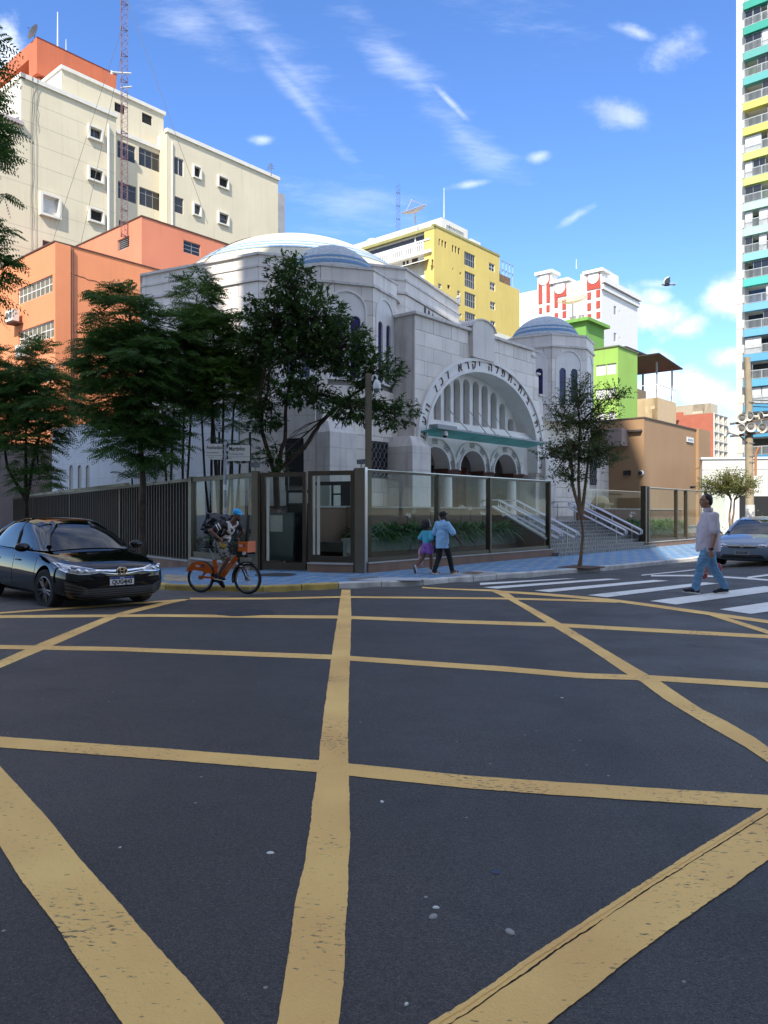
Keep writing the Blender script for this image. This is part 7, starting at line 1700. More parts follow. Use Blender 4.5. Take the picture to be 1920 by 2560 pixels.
    for k in range(S['gslats']):
        t = (k + .5) / S['gslats']; up = [(a[0] + (b[0] - a[0]) * t, a[1] + (b[1] - a[1]) * t) for a, b in zip(*S['grille'])]; patch3('slat', MATS['dark_trim'], F3(up), F3([(y, z - .016) for y, z in up]), FRT, off=.017, nx=20, ny=1, parent=gr)
    px_ = max(proj(tree_b, (0, y, S['plate'][1]), FRT, .0).x for y in (-.2, 0, .2)) + .02; tilt = Matrix.Translation((px_, S['plate'][0], S['plate'][1])) @ Matrix.Rotation(R(90), 4, 'Z')
    mb = MB(); mb.box(-.2, .2, -.008, .008, -.065, .065); pl = mb.build('licence_plate', S['plate_m'], root, mat=tilt)
    if S['plate_band']: mb = MB(); mb.box(-.199, .199, -.0095, -.008, .032, .064); mb.build('band', MATS['plate_blue'], pl); txt(pl, 'BRASIL', .024, Matrix.Translation((0, -.0098, .048)), whiteframe, bold=.0005); txt(pl, S['plate_text'], .098, Matrix.Translation((0, -.0095, -.018)), ink, bold=.004, sx=.86)
    else: txt(pl, S['plate_text'], .10, Matrix.Translation((0, -.0095, -.006)), ink, bold=.004, sx=.80)
    # emblem
    ex = proj(tree_b, (0, S['emblem'][0], S['emblem'][1]), FRT, .03); em = bpy.data.objects.new('emblem', None); COL.objects.link(em); em.parent = root; em.matrix_local = Matrix.Translation(ex) @ Matrix.Rotation(R(90), 4, 'Z')
    ch = MATS['chrome']
    if S['kind'] == 'ovals':
        for a, b, dz in ((.085, .058, 0), (.034, .055, 0), (.056, .022, .026)):
            mb = MB(); mb.tube([(a * math.cos(2 * math.pi * k / 24), 0, dz + b * math.sin(2 * math.pi * k / 24)) for k in range(25)], .0075, 5); mb.build('ring', ch, em)
        mb = MB(); mb.lathe([(0, 0), (.084, 0)], 24, (0, .008, 0), rot=Matrix.Rotation(R(90), 3, 'X') @ Matrix.Diagonal((1, .68, 1))); mb.build('badge', dark, em)
    else:
        mb = MB(); mb.tube([(-.055, 0, .05), (-.06, 0, 0), (-.045, 0, -.045), (.045, 0, -.045), (.06, 0, 0), (.055, 0, .05), (-.055, 0, .05)], .007, 5); mb.build('ring', ch, em)
        mb = MB(); mb.tube([(-.034, 0, .045), (-.028, 0, 0), (-.026, 0, -.04)], .009, 5); mb.tube([(.034, 0, .045), (.028, 0, 0), (.026, 0, -.04)], .009, 5); mb.tube([(-.028, 0, -.002), (.028, 0, -.002)], .009, 5); mb.build('letter_bars', ch, em)
    # wheels
    wr = S['wr']
    for wx, steer in ((S['fx'], S['steer']), (S['rx'], 0)):
        for s in (1, -1):
            wo = bpy.data.objects.new('wheel', None); COL.objects.link(wo); wo.parent = root; wo.matrix_local = Matrix.Translation((wx, s * (W - .115), wr)) @ Matrix.Rotation(steer + (0 if s > 0 else math.pi), 4, 'Z')
            rx_ = Matrix.Rotation(R(-90), 3, 'X'); mb = MB(); mb.lathe([(wr * .66, -.1), (wr * .9, -.105), (wr * .98, -.085), (wr, -.05), (wr, .05), (wr * .98, .085), (wr * .9, .105), (wr * .66, .1)], 32, rot=rx_); mb.build('tyre', mat('tyre_rubber', (.016, .016, .017), .85, var=.2), wo, 40)
            mb = MB(); mb.lathe([(wr * .67, -.1), (wr * .67, .095), (wr * .62, .10), (wr * .6, .06), (wr * .58, -.02)], 28, rot=rx_)
            for k in range(10):
                a = 2 * math.pi * k / 10 + (.12 if k % 2 else -.12); c_, s_ = math.cos(a), math.sin(a); mb.tube([(c_ * .05, .085, s_ * .05), (c_ * wr * .62, .08, s_ * wr * .62)], [.022, .016], 4)
            mb.lathe([(0, .095), (.055, .095), (.06, .07)], 14, rot=rx_); mb.build('rim', S['rim'], wo, 40)
            mb = MB(); mb.lathe([(0, .0), (wr * .6, .0)], 20, rot=rx_); mb.lathe([(0, .03), (wr * .42, .03)], 20, rot=rx_); mb.build('brake_disc', mat('brake_dark', (.03, .03, .03), .6, .5), wo)
    mb = MB(); mb.box(S['rx'] - .5, S['fx'] + .45, -.6, .6, .15, .34); mb.build('underbody', dark, root)
    return root
mat('car_glass', (.006, .008, .010), .02, var=0, spec=.65); mat('mirror', (.6, .6, .62), .03, 1, var=0); mat('chrome', (.70, .70, .72), .08, 1, var=0); mat('dark_trim', (.07, .07, .072), .4, var=0)
mat('lamp_body', (.30, .32, .34), .08, .55, var=.5, scale=16, coat=1); mat('plate_blue', (.01, .03, .22), .5, var=0)
black_paint = mat('black_car_paint', (.003, .003, .0035), .5, var=0, coat=1.0, spec=.0); silver_paint = mat('silver_car_paint', (.20, .26, .34), .3, .5, var=0, coat=1.0)
C1 = Gp(126, 1515); hd = Vector((.70, -.715)).normalized(); ax_ = Vector((-hd.y, hd.x))     # ax_ points to the car's left
fr_w = Vector((C1.x, C1.y)); mid = fr_w + ax_ * .80 - hd * 1.43; zc = gz(mid.x, mid.y)
bc_ = car(dict(name='black_car', label='glossy black saloon car turning out of the side street', loc=(mid.x, mid.y, zc), rz=math.atan2(hd.y, hd.x), paint=black_paint, W=1.775, wr=.325, fx=1.36, rx=-1.34, steer=R(8), belt=.92, handle=MATS['dark_trim'], rim=mat('rim_grey', (.20, .20, .21), .3, .8, var=0),
    stations=[(2.30, .60, .25, .58, .63, .94), (2.26, .78, .19, .63, .68, .95), (2.12, .92, .17, .69, .745, .95), (1.85, .985, .17, .76, .81, .94), (1.40, 1.0, .17, .84, .885, .92), (1.0, 1.0, .17, .90, .945, .92), (.2, 1.0, .17, .93, .95, .93), (-.8, 1.0, .17, .95, .97, .93), (-1.5, .995, .18, .985, 1.02, .92), (-1.95, .96, .20, 1.0, 1.055, .90), (-2.2, .88, .24, .98, 1.045, .88), (-2.31, .74, .32, .86, .95, .86)],
    house=[(1.12, .93, .80, .955, .70), (.72, .93, .86, 1.20, .70), (.30, .94, .87, 1.405, .67), (-.25, .945, .875, 1.47, .665), (-.85, .95, .875, 1.455, .655), (-1.30, .97, .86, 1.325, .65), (-1.80, 1.0, .78, 1.04, .66)],
    roof=(.34, -1.15), apillar=[(1.0, .985), (.72, 1.165), (.42, 1.33), (.30, 1.37)], bpillar=[(-.12, .96), (-.17, 1.2), (-.25, 1.42)], cpillar=[(-1.62, 1.04), (-1.35, 1.22), (-1.1, 1.36)], rail=[(.32, 1.375), (-.25, 1.44), (-.85, 1.425), (-1.2, 1.35)],
    doors=[(.02, .98), (-1.02, -.06)], mirror=(.78, .90, .99),
    lamp=([(.36, .665), (.50, .70), (.66, .735), (.80, .775), (.84, .77)], [(.38, .615), (.52, .60), (.66, .60), (.80, .635), (.84, .69)]), lamp_eyes=[(.56, .65, .04), (.66, .66, .045), (.75, .69, .03)],
    fog=([(.56, .40), (.82, .50)], [(.50, .25), (.80, .27)]), bars=[('chrome_bar', MATS['chrome'], [(-.42, .672), (-.1, .655), (.1, .655), (.42, .672)], [(-.42, .648), (-.1, .628), (.1, .628), (.42, .648)], .016), ('upper_grille', MATS['dark_trim'], [(-.40, .64), (0, .62), (.40, .64)], [(-.40, .615), (0, .57), (.40, .615)], .008), ('chrome_bar', MATS['chrome'], [(-.40, .632), (-.1, .592), (.1, .592), (.40, .632)], [(-.40, .626), (-.1, .585), (.1, .585), (.40, .626)], .018)],
    grille=([(-.60, .38), (.60, .38)], [(-.70, .215), (.70, .215)]), gslats=5, plate=(0, .475), plate_m=mat('plate_white', (.66, .66, .66), .5, var=0), plate_band=True, plate_text='QUG4J43', emblem=(0, .635), kind='ovals')); bc_.scale = (1.05, 1.05, 1.05)
hd2 = Vector((-.60, -.80)).normalized(); n2 = P(1845, 1412, 22.0)
mid2 = Vector((n2.x, n2.y)) - hd2 * 2.2 + Vector((-hd2.y, hd2.x)) * .12
car(dict(name='silver_car', label='silver blue saloon car waiting behind the crosswalk at the right edge', loc=(mid2.x, mid2.y, gz(mid2.x, mid2.y)), rz=math.atan2(hd2.y, hd2.x), paint=silver_paint, W=1.755, wr=.32, fx=1.33, rx=-1.37, steer=0, belt=.90, handle=silver_paint, rim=MATS['rim_grey'],
    stations=[(2.27, .62, .27, .56, .61, .93), (2.22, .80, .20, .63, .67, .95), (2.05, .93, .17, .72, .765, .94), (1.75, .985, .17, .81, .86, .92), (1.35, 1.0, .17, .89, .94, .90), (1.0, 1.0, .17, .92, .96, .92), (.2, 1.0, .17, .94, .96, .93), (-.8, 1.0, .17, .96, .98, .93), (-1.5, .99, .18, 1.0, 1.03, .92), (-1.95, .96, .20, 1.02, 1.07, .90), (-2.15, .88, .24, 1.0, 1.06, .88), (-2.26, .74, .32, .86, .95, .86)],
    house=[(1.40, .93, .78, .95, .70), (.95, .93, .86, 1.17, .70), (.40, .94, .87, 1.375, .66), (-.15, .945, .875, 1.445, .655), (-.8, .95, .875, 1.43, .645), (-1.30, .97, .86, 1.30, .64), (-1.78, 1.0, .78, 1.05, .66)],
    roof=(.44, -1.12), apillar=[(1.28, .98), (.95, 1.13), (.55, 1.29), (.40, 1.34)], bpillar=[(-.12, .96), (-.17, 1.2), (-.25, 1.40)], cpillar=[(-1.62, 1.05), (-1.35, 1.2), (-1.1, 1.34)], rail=[(.42, 1.345), (-.25, 1.415), (-.85, 1.40), (-1.2, 1.32)],
    doors=[(.02, .98), (-1.02, -.06)], mirror=(.92, .89, .98),
    lamp=([(.40, .64), (.55, .68), (.72, .73), (.84, .76)], [(.42, .575), (.56, .575), (.72, .61), (.84, .68)]), lamp_eyes=[(.55, .625, .05), (.70, .66, .05)],
    bars=[('chrome_bar', MATS['chrome'], [(-.40, .635), (-.1, .655), (.1, .655), (.40, .635)], [(-.38, .60), (-.1, .60), (.1, .60), (.38, .60)], .016), ('upper_grille', black_m, [(-.39, .60), (0, .60), (.39, .60)], [(-.37, .555), (0, .54), (.37, .555)], .008)],
    grille=([(-.52, .36), (.52, .36)], [(-.60, .25), (.60, .25)]), gslats=2, plate=(0, .42), plate_m=mat('plate_grey', (.30, .31, .33), .5, var=0), plate_band=False, plate_text='DYI-3187', emblem=(0, .60), kind='bars'))

# -- share bicycle
or_b = mat('bike_orange', (.62, .13, .015), .35, var=0, coat=.5)
wA, wB = P(502, 1480, 16.6), P(619, 1484, 16.25); wA.z = wB.z = 0
bdir = (wB - wA).normalized(); bm_ = (wA + wB) / 2; bz = (gz(wA.x, wA.y) + gz(wB.x, wB.y)) / 2 + .004
WBH = (wB - wA).length / 2
bike = thing('bicycle', 'orange share bicycle with an orange front basket, ridden along the kerb', 'bicycle', (bm_.x, bm_.y, bz), math.atan2(bdir.y, bdir.x))
tyre_m = mat('tyre_rubber', (.016, .016, .017), .85); Y90 = Matrix.Rotation(R(90), 3, 'X'); WR = .33
def bwheel(x):
    w = bpy.data.objects.new('wheel', None); COL.objects.link(w); w.parent = bike; w.location = (x, 0, WR)
    mb = MB(); ring = [(WR - .022 + .022 * math.cos(t), .022 * math.sin(t)) for t in [2 * math.pi * k / 8 for k in range(9)]]; mb.lathe(ring, 40, rot=Y90); mb.build('tyre', tyre_m, w, 60)
    mb = MB(); mb.lathe([(WR - .045, -.014), (WR - .075, -.010), (WR - .075, .010), (WR - .045, .014)], 40, rot=Y90); mb.build('rim', steel, w, 60)
    mb = MB()
    for k in range(24): a = 2 * math.pi * k / 24; b = a + (.35 if k % 2 else -.35); mb.tube([(.03 * math.cos(b), .025 if k % 4 < 2 else -.025, .03 * math.sin(b)), ((WR - .07) * math.cos(a), 0, (WR - .07) * math.sin(a))], .0022, 3, caps=False)
    o = mb.build('spokes', steel, w); mb = MB(); mb.lathe([(.045, -.045), (.045, .045)], 14, rot=Y90); mb.lathe([(0, -.05), (.045, -.045)], 14, rot=Y90); mb.lathe([(.045, .045), (0, .05)], 14, rot=Y90); mb.build('hub', greyframe, w, 60)
bwheel(-WBH); bwheel(WBH)
def btube(name, pts, r, m, n=8, par=None): mb = MB(); mb.tube(pts, r, n); return mb.build(name, m, par or bike, 60)
def obar(name, a, b, w, h, m):     # flattened box beam in the bike plane
    a, b = Vector(a), Vector(b); d = (b - a).normalized(); u = Vector((-d.z, 0, d.x)); s = Vector((0, 1, 0)); mb = MB()
    vs = [p + s * sy * w / 2 + u * su * h / 2 for p in (a, b) for sy, su in ((-1, -1), (1, -1), (1, 1), (-1, 1))]; mb.add(vs, [(3, 2, 1, 0), (4, 5, 6, 7), (0, 1, 5, 4), (1, 2, 6, 5), (2, 3, 7, 6), (3, 0, 4, 7)]); o = mb.build(name, m, bike); return o
dt = obar('down_tube', (.33, 0, .80), (-.07, 0, .33), .07, .095, or_b); stb = obar('seat_tube', (-.235, 0, .72), (-.17, 0, .42), .06, .085, or_b); obar('chain_stay', (-WBH + .03, .06, .44), (-.14, .06, .45), .02, .05, or_b); obar('chain_stay', (-WBH, -.06, .35), (-.12, -.06, .33), .02, .045, or_b); obar('seat_stay', (-WBH, .06, .34), (-WBH + .1, .06, .45), .02, .04, or_b)
btube('seat_post', [(-.23, 0, .70), (-.36, 0, .97)], .017, steel); mb = MB(); mb.ell((-.40, 0, 1.0), (.13, .085, .032), 12, 7); mb.ell((-.28, 0, 1.005), (.09, .03, .025), 10, 6); mb.build('saddle', dark, bike, 180)
btube('head_tube', [(.33, 0, .84), (.38, 0, .66)], .034, black_m)
for s in (-.06, .06): btube('fork', [(.38, s * .8, .68), (WBH - .05, s, .45), (WBH, s, WR)], .016, black_m)
btube('stem', [(.33, 0, .84), (.30, 0, .98)], .02, black_m); btube('handlebar', [(.10, -.31, 1.15), (.20, -.28, 1.15), (.30, -.12, 1.03), (.31, 0, .99), (.30, .12, 1.03), (.22, .28, 1.15), (.13, .31, 1.15)], .014, black_m)
for s in (-1, 1): btube('grip', [(.07, s * .315, 1.15), (.19, s * .285, 1.15)], .02, dark)
mb = MB(); mb.box(.40, .66, -.17, .17, .80, .86); mb.box(.40, .42, -.17, .17, .86, 1.10); mb.box(.42, .66, -.17, -.155, .86, .98); mb.box(.42, .66, .155, .17, .86, .98); mb.build('basket', black_m, bike)
mb = MB(); mb.slab([(.44, .93), (.66, .91), (.65, 1.13), (.45, 1.14)], -.19, -.172); pn = mb.build('basket_panel', or_b, bike); txt(pn, 'bike', .06, Matrix.Translation((.51, -.191, 1.05)), whiteframe, bold=.002, sx=.8); mb = MB(); mb.box(.575, .615, -.1925, -.1905, 1.03, 1.07); mb.build('logo_square', mat('logo_navy', (.03, .03, .16), .5, var=0), pn)
mb = MB(); mb.slab([(.64, .90), (.665, .90), (.665, 1.14), (.64, 1.13)], -.18, .18); mb.build('basket_panel', or_b, bike)
mb = MB(); mb.lathe([(0, 0), (.035, 0), (.04, .03)], 12, (.60, -.195, .89), rot=Y90); mb.build('lamp', whiteframe, bike)
def fender(x, a0, a1, m, r0=.345, r1=.37, w=.05, name='mudguard'):
    mb = MB(); n = 16; vs = []
    for k in range(n + 1):
        a = R(a0 + (a1 - a0) * k / n)
        for r, y in ((r0, -w), (r1, -w * .6), (r1, w * .6), (r0, w)): vs.append((x + r * math.cos(a), y, WR + r * math.sin(a)))
    mb.add(vs, [(i * 4 + j, i * 4 + j + 1, i * 4 + j + 5, i * 4 + j + 4) for i in range(n) for j in range(3)]); o = mb.build(name, m, bike, 60); sm = o.modifiers.new('t', 'SOLIDIFY'); sm.thickness = .004; return o
fender(WBH, 60, 195, black_m); fender(-WBH, -15, 150, black_m)
pg = []
for k in range(13): a = R(158 - k * 11.0); pg.append((-WBH + .355 * math.cos(a), WR + .355 * math.sin(a)))
lo_ = [(-WBH + .33, WR + .10), (-WBH + .13, WR + .10), (-WBH + .10, WR + .14), (-WBH - .10, WR + .165), (-WBH - .30, WR + .13)]
mb = MB(); mb.slab(pg + lo_, -.072, -.055); rp = mb.build('rear_panel', or_b, bike); txt(rp, 'bike', .07, Matrix.Translation((-WBH - .03, -.074, WR + .255)), whiteframe, bold=.002, sx=.85); mb = MB(); mb.box(-WBH + .06, -WBH + .13, -.0755, -.0735, WR + .22, WR + .29); mb.build('logo_square', MATS['logo_navy'], rp); txt(rp, 'itaú', .026, Matrix.Translation((-WBH + .095, -.077, WR + .24)), mat('logo_yellow', (.6, .45, .05), .5, var=0), bold=.001)
txt(dt, 'tembici', .075, Matrix.Translation((.14, -.0365, .575)) @ Matrix.Rotation(R(-49.5), 4, 'Y'), mat('pale_orange_print', (.75, .35, .18), .6, var=0), bold=.001, sx=.95)
for k, c in enumerate('1071'): txt(stb, c, .055, Matrix.Translation((-.222 + .017 * k, -.0315, .67 - .075 * k)) @ Matrix.Rotation(R(77), 4, 'Y'), MATS['pale_orange_print'])
mb = MB(); mb.lathe([(.02, -.005), (.075, -.005), (.08, 0), (.075, .005), (.02, .005)], 20, (-.11, -.07, .31), rot=Y90); mb.build('chainring', black_m, bike)
btube('crank', [(-.11, -.09, .31), (-.02, -.10, .27)], .013, greyframe); btube('crank', [(-.11, .09, .31), (-.20, .10, .24)], .013, greyframe)
for p in ((-.02, -.15, .268), (-.20, .15, .238)): mb = MB(); mb.box(p[0] - .05, p[0] + .05, p[1] - .05, p[1] + .05, p[2] - .012, p[2] + .012); mb.build('pedal', dark, bike)
mb = MB(); mb.ell((WBH - .12, -.07, .60), (.05, .012, .012), 8, 5); mb.build('reflector', whiteframe, bike)
# ---------------------------------------------------------------- people
def capsule(mb, a, b, ra, rb, n=10):
    a, b = Vector(a), Vector(b); L = (b - a).length; k = 5; prof = []
    q_ = (b - a).to_track_quat('Z', 'Y').to_matrix() if L > 1e-6 else Matrix.Identity(3)
    for i in range(k + 1): t = math.pi / 2 * i / k; prof.append((ra * math.sin(t) + 1e-5, -ra * math.cos(t)))
    for i in range(k + 1): t = math.pi / 2 * i / k; prof.append((rb * math.cos(t) + 1e-5, L + rb * math.sin(t)))
    mb.lathe(prof, n, a, rot=q_)
def fuse(name, mb, m, parent, vox=.011, smooth=3, wr=0, seed=0, wsc=9, vert=1):
    me = mb.mesh(name, m); bm = bmesh.new(); bm.from_mesh(me); bmesh.ops.remove_doubles(bm, verts=bm.verts, dist=2e-5); bmesh.ops.holes_fill(bm, edges=[e for e in bm.edges if e.is_boundary]); bmesh.ops.recalc_face_normals(bm, faces=bm.faces); bm.to_mesh(me); bm.free()
    o = link(name, me); r = o.modifiers.new('r', 'REMESH'); r.mode = 'VOXEL'; r.voxel_size = vox; s = o.modifiers.new('s', 'SMOOTH'); s.iterations = smooth; s.factor = .5
    e = evalmesh(o); bpy.data.objects.remove(o)
    if wr:
        off = Vector((seed * 3.1, seed * 1.7, seed)); ns = [v.normal.copy() for v in e.vertices]
        for v, nn in zip(e.vertices, ns):
            p = Vector((v.co.x * wsc, v.co.y * wsc, v.co.z * wsc * vert)) + off; v.co += nn * wr * (noise.noise(p) + .6 * noise.noise(p * 2.3))
    e.materials.clear(); e.materials.append(m); e.polygons.foreach_set('material_index', [0] * len(e.polygons)); e.polygons.foreach_set('use_smooth', [True] * len(e.polygons)); e.update(); return link(name, e, parent)
def hand(mb, w, d, side, palm_n, curl=.5, s=1.0):
    """w wrist, d pointing along the hand, palm_n away from the back of the hand, side (unit) towards the thumb"""
    w, d, side, pn = Vector(w), Vector(d).normalized(), Vector(side).normalized(), Vector(palm_n).normalized()
    c = w + d * .05 * s; capsule(mb, w, c, .026 * s, .030 * s, 8); capsule(mb, c + side * .022 * s, c + d * .035 * s + side * .022 * s, .018 * s, .016 * s, 8); capsule(mb, c - side * .022 * s, c + d * .03 * s - side * .022 * s, .018 * s, .015 * s, 8)
    for k, (o_, L) in enumerate(((.030, .072), (.010, .080), (-.010, .074), (-.030, .058))):
        b = c + d * .035 * s + side * o_ * s; m_ = b + (d * (1 - curl * .35) + pn * curl * .6).normalized() * L * .5 * s; t = m_ + (d * (1 - curl) + pn * curl * 1.2).normalized() * L * .5 * s
        capsule(mb, b, m_, .0095 * s, .0088 * s, 6); capsule(mb, m_, t, .0088 * s, .0075 * s, 6)
    b = w + d * .025 * s + side * .025 * s; m_ = b + (d * .6 + side * .8 + pn * .2).normalized() * .04 * s; capsule(mb, b, m_, .013 * s, .011 * s, 6); capsule(mb, m_, m_ + (d * .9 + side * .3 + pn * .3).normalized() * .032 * s, .011 * s, .009 * s, 6)
def head(mb, c, f, up=(0, 0, 1), s=1.0):
    """c centre of the skull, f facing"""
    c, f = Vector(c), Vector(f).normalized(); up = (Vector(up) - f * f.dot(Vector(up))).normalized(); l = up.cross(f); M = Matrix((f, l, up)).transposed()
    P_ = lambda x, y, z: c + M @ Vector((x, y, z)) * s
    def E(p, r): mb.ell(P_(*p), [q_ * s for q_ in r], 14, 10, rot=M)
    E((-.012, 0, .025), (.098, .076, .094)); E((.025, 0, -.03), (.070, .060, .085)); E((.045, 0, -.088), (.036, .038, .030)); E((.088, 0, -.02), (.020, .014, .026)); E((.076, 0, .004), (.020, .030, .012)); E((.078, 0, -.058), (.016, .024, .012)); E((.07, 0, .035), (.022, .05, .02))
    for y in (-1, 1): E((-.008, y * .078, -.015), (.022, .010, .032)); E((.055, y * .04, -.03), (.026, .022, .024))
    return M, P_
def shoe(root, heel, toe, up, m, sole_m, s=1.0, name='shoe', stripe=None):
    heel, toe, up = Vector(heel), Vector(toe), Vector(up); d = (toe - heel).normalized(); L = (toe - heel).length; l = up.cross(d).normalized(); up = d.cross(l)
    M = Matrix((d, l, up)).transposed(); mb = MB()
    for x, y, z, rx, ry, rz in ((.22, 0, .055, .23, .15, .060), (.5, 0, .045, .32, .16, .048), (.78, 0, .035, .24, .165, .036), (.18, 0, .09, .17, .125, .045)): mb.ell(heel + M @ Vector((x * L, y, z * s)), (rx * L, ry * L * 1.08, rz * s), 12, 8, rot=M)
    o = fuse(name, mb, m, root, .008, 2); mb = MB(); out = []
    for k in range(20):
        t = 2 * math.pi * k / 20; x = .5 + .52 * math.cos(t); y = (.155 if x > .5 else .13) * math.sin(t) * 1.15; out.append((x * L, y * L))
    T = Matrix.Translation(heel) @ M.to_4x4(); mb.T = T; mb.prism(out, 0, .024 * s); mb.build('sole', sole_m, o)
    if stripe:
        q2 = MB(T=T)
        for sd in (-1, 1):
            for k in range(stripe[1]): x = L * (.34 + .10 * k); q2.add([(x, sd * .172 * L, .022), (x + .018, sd * .172 * L, .022), (x + .045, sd * .120 * L, .072), (x + .025, sd * .120 * L, .072)], [(0, 1, 2, 3)])
        q2.build('stripe', stripe[0], o)
    return o
def skin(name, c): return mat(name, c, .55, var=.06, scale=8)
eye_w = mat('eye_white', (.6, .58, .55), .3, var=0)
def eyes(root, P_, s=1.0):
    for y in (-.03, .03):
        mb = MB(); mb.ell(P_(.080, y, .0), .0105 * s, 8, 6); e = mb.build('eye', eye_w, root, 180); mb = MB(); mb.ell(P_(.0885, y, .0), .005 * s, 6, 5); mb.build('pupil', dark, e, 180)
    for y in (-.032, .032):
        mb = MB(); mb.tube([P_(.084, y - .018, .018), P_(.090, y, .024), P_(.082, y + .018, .019)], .004 * s, 5); mb.build('eyebrow', dark, root)

# -- man in the pale shirt on the crosswalk.  local: x = facing, y = his left, z up
mp = Gp(1768, 1486); m1 = thing('person', 'man in pale lilac shirt and jeans striding over the crosswalk', 'person', mp, R(180 - 4))
sk = skin('tan_skin', (.33, .17, .105)); H = Vector
mb = MB(); M_, hp = head(mb, (.03, 0, 1.725), (1, 0, -.02), s=1.08)
capsule(mb, (-.02, 0, 1.50), (.0, 0, 1.66), .066, .062); capsule(mb, (-.04, -.15, 1.47), (-.04, .15, 1.47), .055, .055); mb.ell((-.03, 0, 1.28), (.11, .16, .22)); mb.ell((-.02, 0, 1.0), (.12, .16, .16))
sh_l, el_l, wr_l = H((-.04, .235, 1.45)), H((-.045, .285, 1.10)), H((.03, .285, .83)); sh_r, el_r, wr_r = H((-.04, -.235, 1.45)), H((-.09, -.29, 1.11)), H((-.12, -.28, .82))
for a, b, c in ((sh_l, el_l, wr_l), (sh_r, el_r, wr_r)): capsule(mb, a, b, .055, .044); capsule(mb, b, c, .044, .029)
hand(mb, wr_l, (-.15, 0, -1), (1, -.2, 0), (-.2, -1, 0), .65, 1.05); hand(mb, wr_r, (-.1, 0, -1), (1, .2, 0), (0, 1, 0), .9, 1.05)
hip_l, kn_l, an_l = H((.0, .10, .93)), H((.165, .10, .49)), H((.24, .09, .10)); hip_r, kn_r, an_r = H((-.02, -.10, .93)), H((-.15, -.10, .48)), H((-.36, -.10, .115))
for a, b, c in ((hip_l, kn_l, an_l), (hip_r, kn_r, an_r)): capsule(mb, a, b, .07, .05); capsule(mb, b, c, .05, .038)
fuse('body', mb, sk, m1, .007, 2); eyes(m1, hp, 1.08)
mb = MB(); q_ = lambda p, r: mb.ell(hp(*p), [v * 1.08 for v in r], 14, 10, rot=M_)
q_((-.030, 0, .035), (.092, .083, .092)); q_((-.062, 0, -.015), (.055, .076, .075)); fuse('hair', mb, mat('black_hair', (.012, .010, .010), .6, var=.3, scale=40), m1, .007, 2, .003, 1, 60)
shirt_m = mat('lilac_shirt', (.55, .49, .55), .85, var=.05, scale=20, bump=.15, bscale=60); mb = MB()
mb.ell((-.03, 0, 1.36), (.145, .215, .19)); mb.lathe([(.0, .80), (.208, .80), (.216, .86), (.222, .98), (.215, 1.12), (.195, 1.26), (.16, 1.38), (0, 1.46)], 28, (-.02, 0, 0), rot=Matrix.Diagonal((.98, 1.02, 1))); capsule(mb, (-.04, -.17, 1.455), (-.04, .17, 1.455), .075, .075); mb.lathe([(0, 1.50), (.085, 1.50), (.075, 1.575), (0, 1.575)], 16, (-.02, 0, 0))
for a, b in ((sh_l, el_l), (sh_r, el_r)): capsule(mb, a, a.lerp(b, .72), .085, .092)
fuse('shirt', mb, shirt_m, m1, .010, 3, .015, 2, 9, .55)
mb = MB(); mb.lathe([(.088, 1.535), (.092, 1.545), (.082, 1.60), (.075, 1.598), (.080, 1.54)], 20, (-.015, 0, 0)); mb.build('collar', shirt_m, m1, 60)
jean = mat('light_jeans', (.13, .27, .43), .85, var=.18, scale=9, bump=.2, bscale=70); mb = MB(); mb.ell((-.02, 0, .93), (.165, .185, .14))
for a, b, c in ((hip_l, kn_l, an_l), (hip_r, kn_r, an_r)): capsule(mb, a, b, .115, .083); capsule(mb, b, c + H((0, 0, .02)), .083, .068)
fuse('jeans', mb, jean, m1, .010, 2, .015, 3, 10, 2.0)
navy = mat('navy_canvas', (.012, .015, .03), .8, var=.2); sole = mat('white_sole', (.62, .60, .55), .7, var=.05)
shoe(m1, (.17, .09, .015), (.47, .095, .05), (-.12, 0, 1), navy, sole); shoe(m1, (-.43, -.10, .03), (-.14, -.105, 0), (.1, 0, 1), navy, sole)
mb = MB(); mb.tube([wr_l + H((-.034 * math.cos(t), .034 * math.sin(t), .025)) for t in [2 * math.pi * k / 12 for k in range(13)]], .017, 6); wt = mb.build('watch', black_m, m1, 60); mb = MB(); mb.lathe([(0, 0), (.024, 0), (.026, -.012)], 12, wr_l + H((0, .05, .025)), rot=Matrix.Rotation(R(-90), 3, 'X')); mb.build('watch_face', dark, wt)
bag_w = m1.matrix_basis @ Vector((-.17, -.30, .42)); bag = thing('shopping_bag', 'red and white plastic bag hanging from the hand of the man in the shirt', 'bag', bag_w, R(176))
mb = MB(); mb.ell((.03, 0, .08), (.17, .05, .13)); mb.ell((-.08, 0, .02), (.09, .05, .12)); mb.ell((.12, 0, -.02), (.08, .04, .12)); capsule(mb, (0, 0, .18), (.02, 0, .33), .05, .015); fuse('bag_body', mb, mat('bag_pale', (.60, .55, .52), .5, var=.5, scale=9, col2=(.55, .25, .2)), bag, .011, 2, .016, 5, 12)
mb = MB(); mb.ell((-.13, 0, .06), (.075, .05, .085)); mb.ell((.11, 0, -.10), (.055, .045, .06)); fuse('red_print', mb, mat('bag_red', (.42, .05, .06), .5, var=.2), bag, .009, 2, .01, 6, 12)

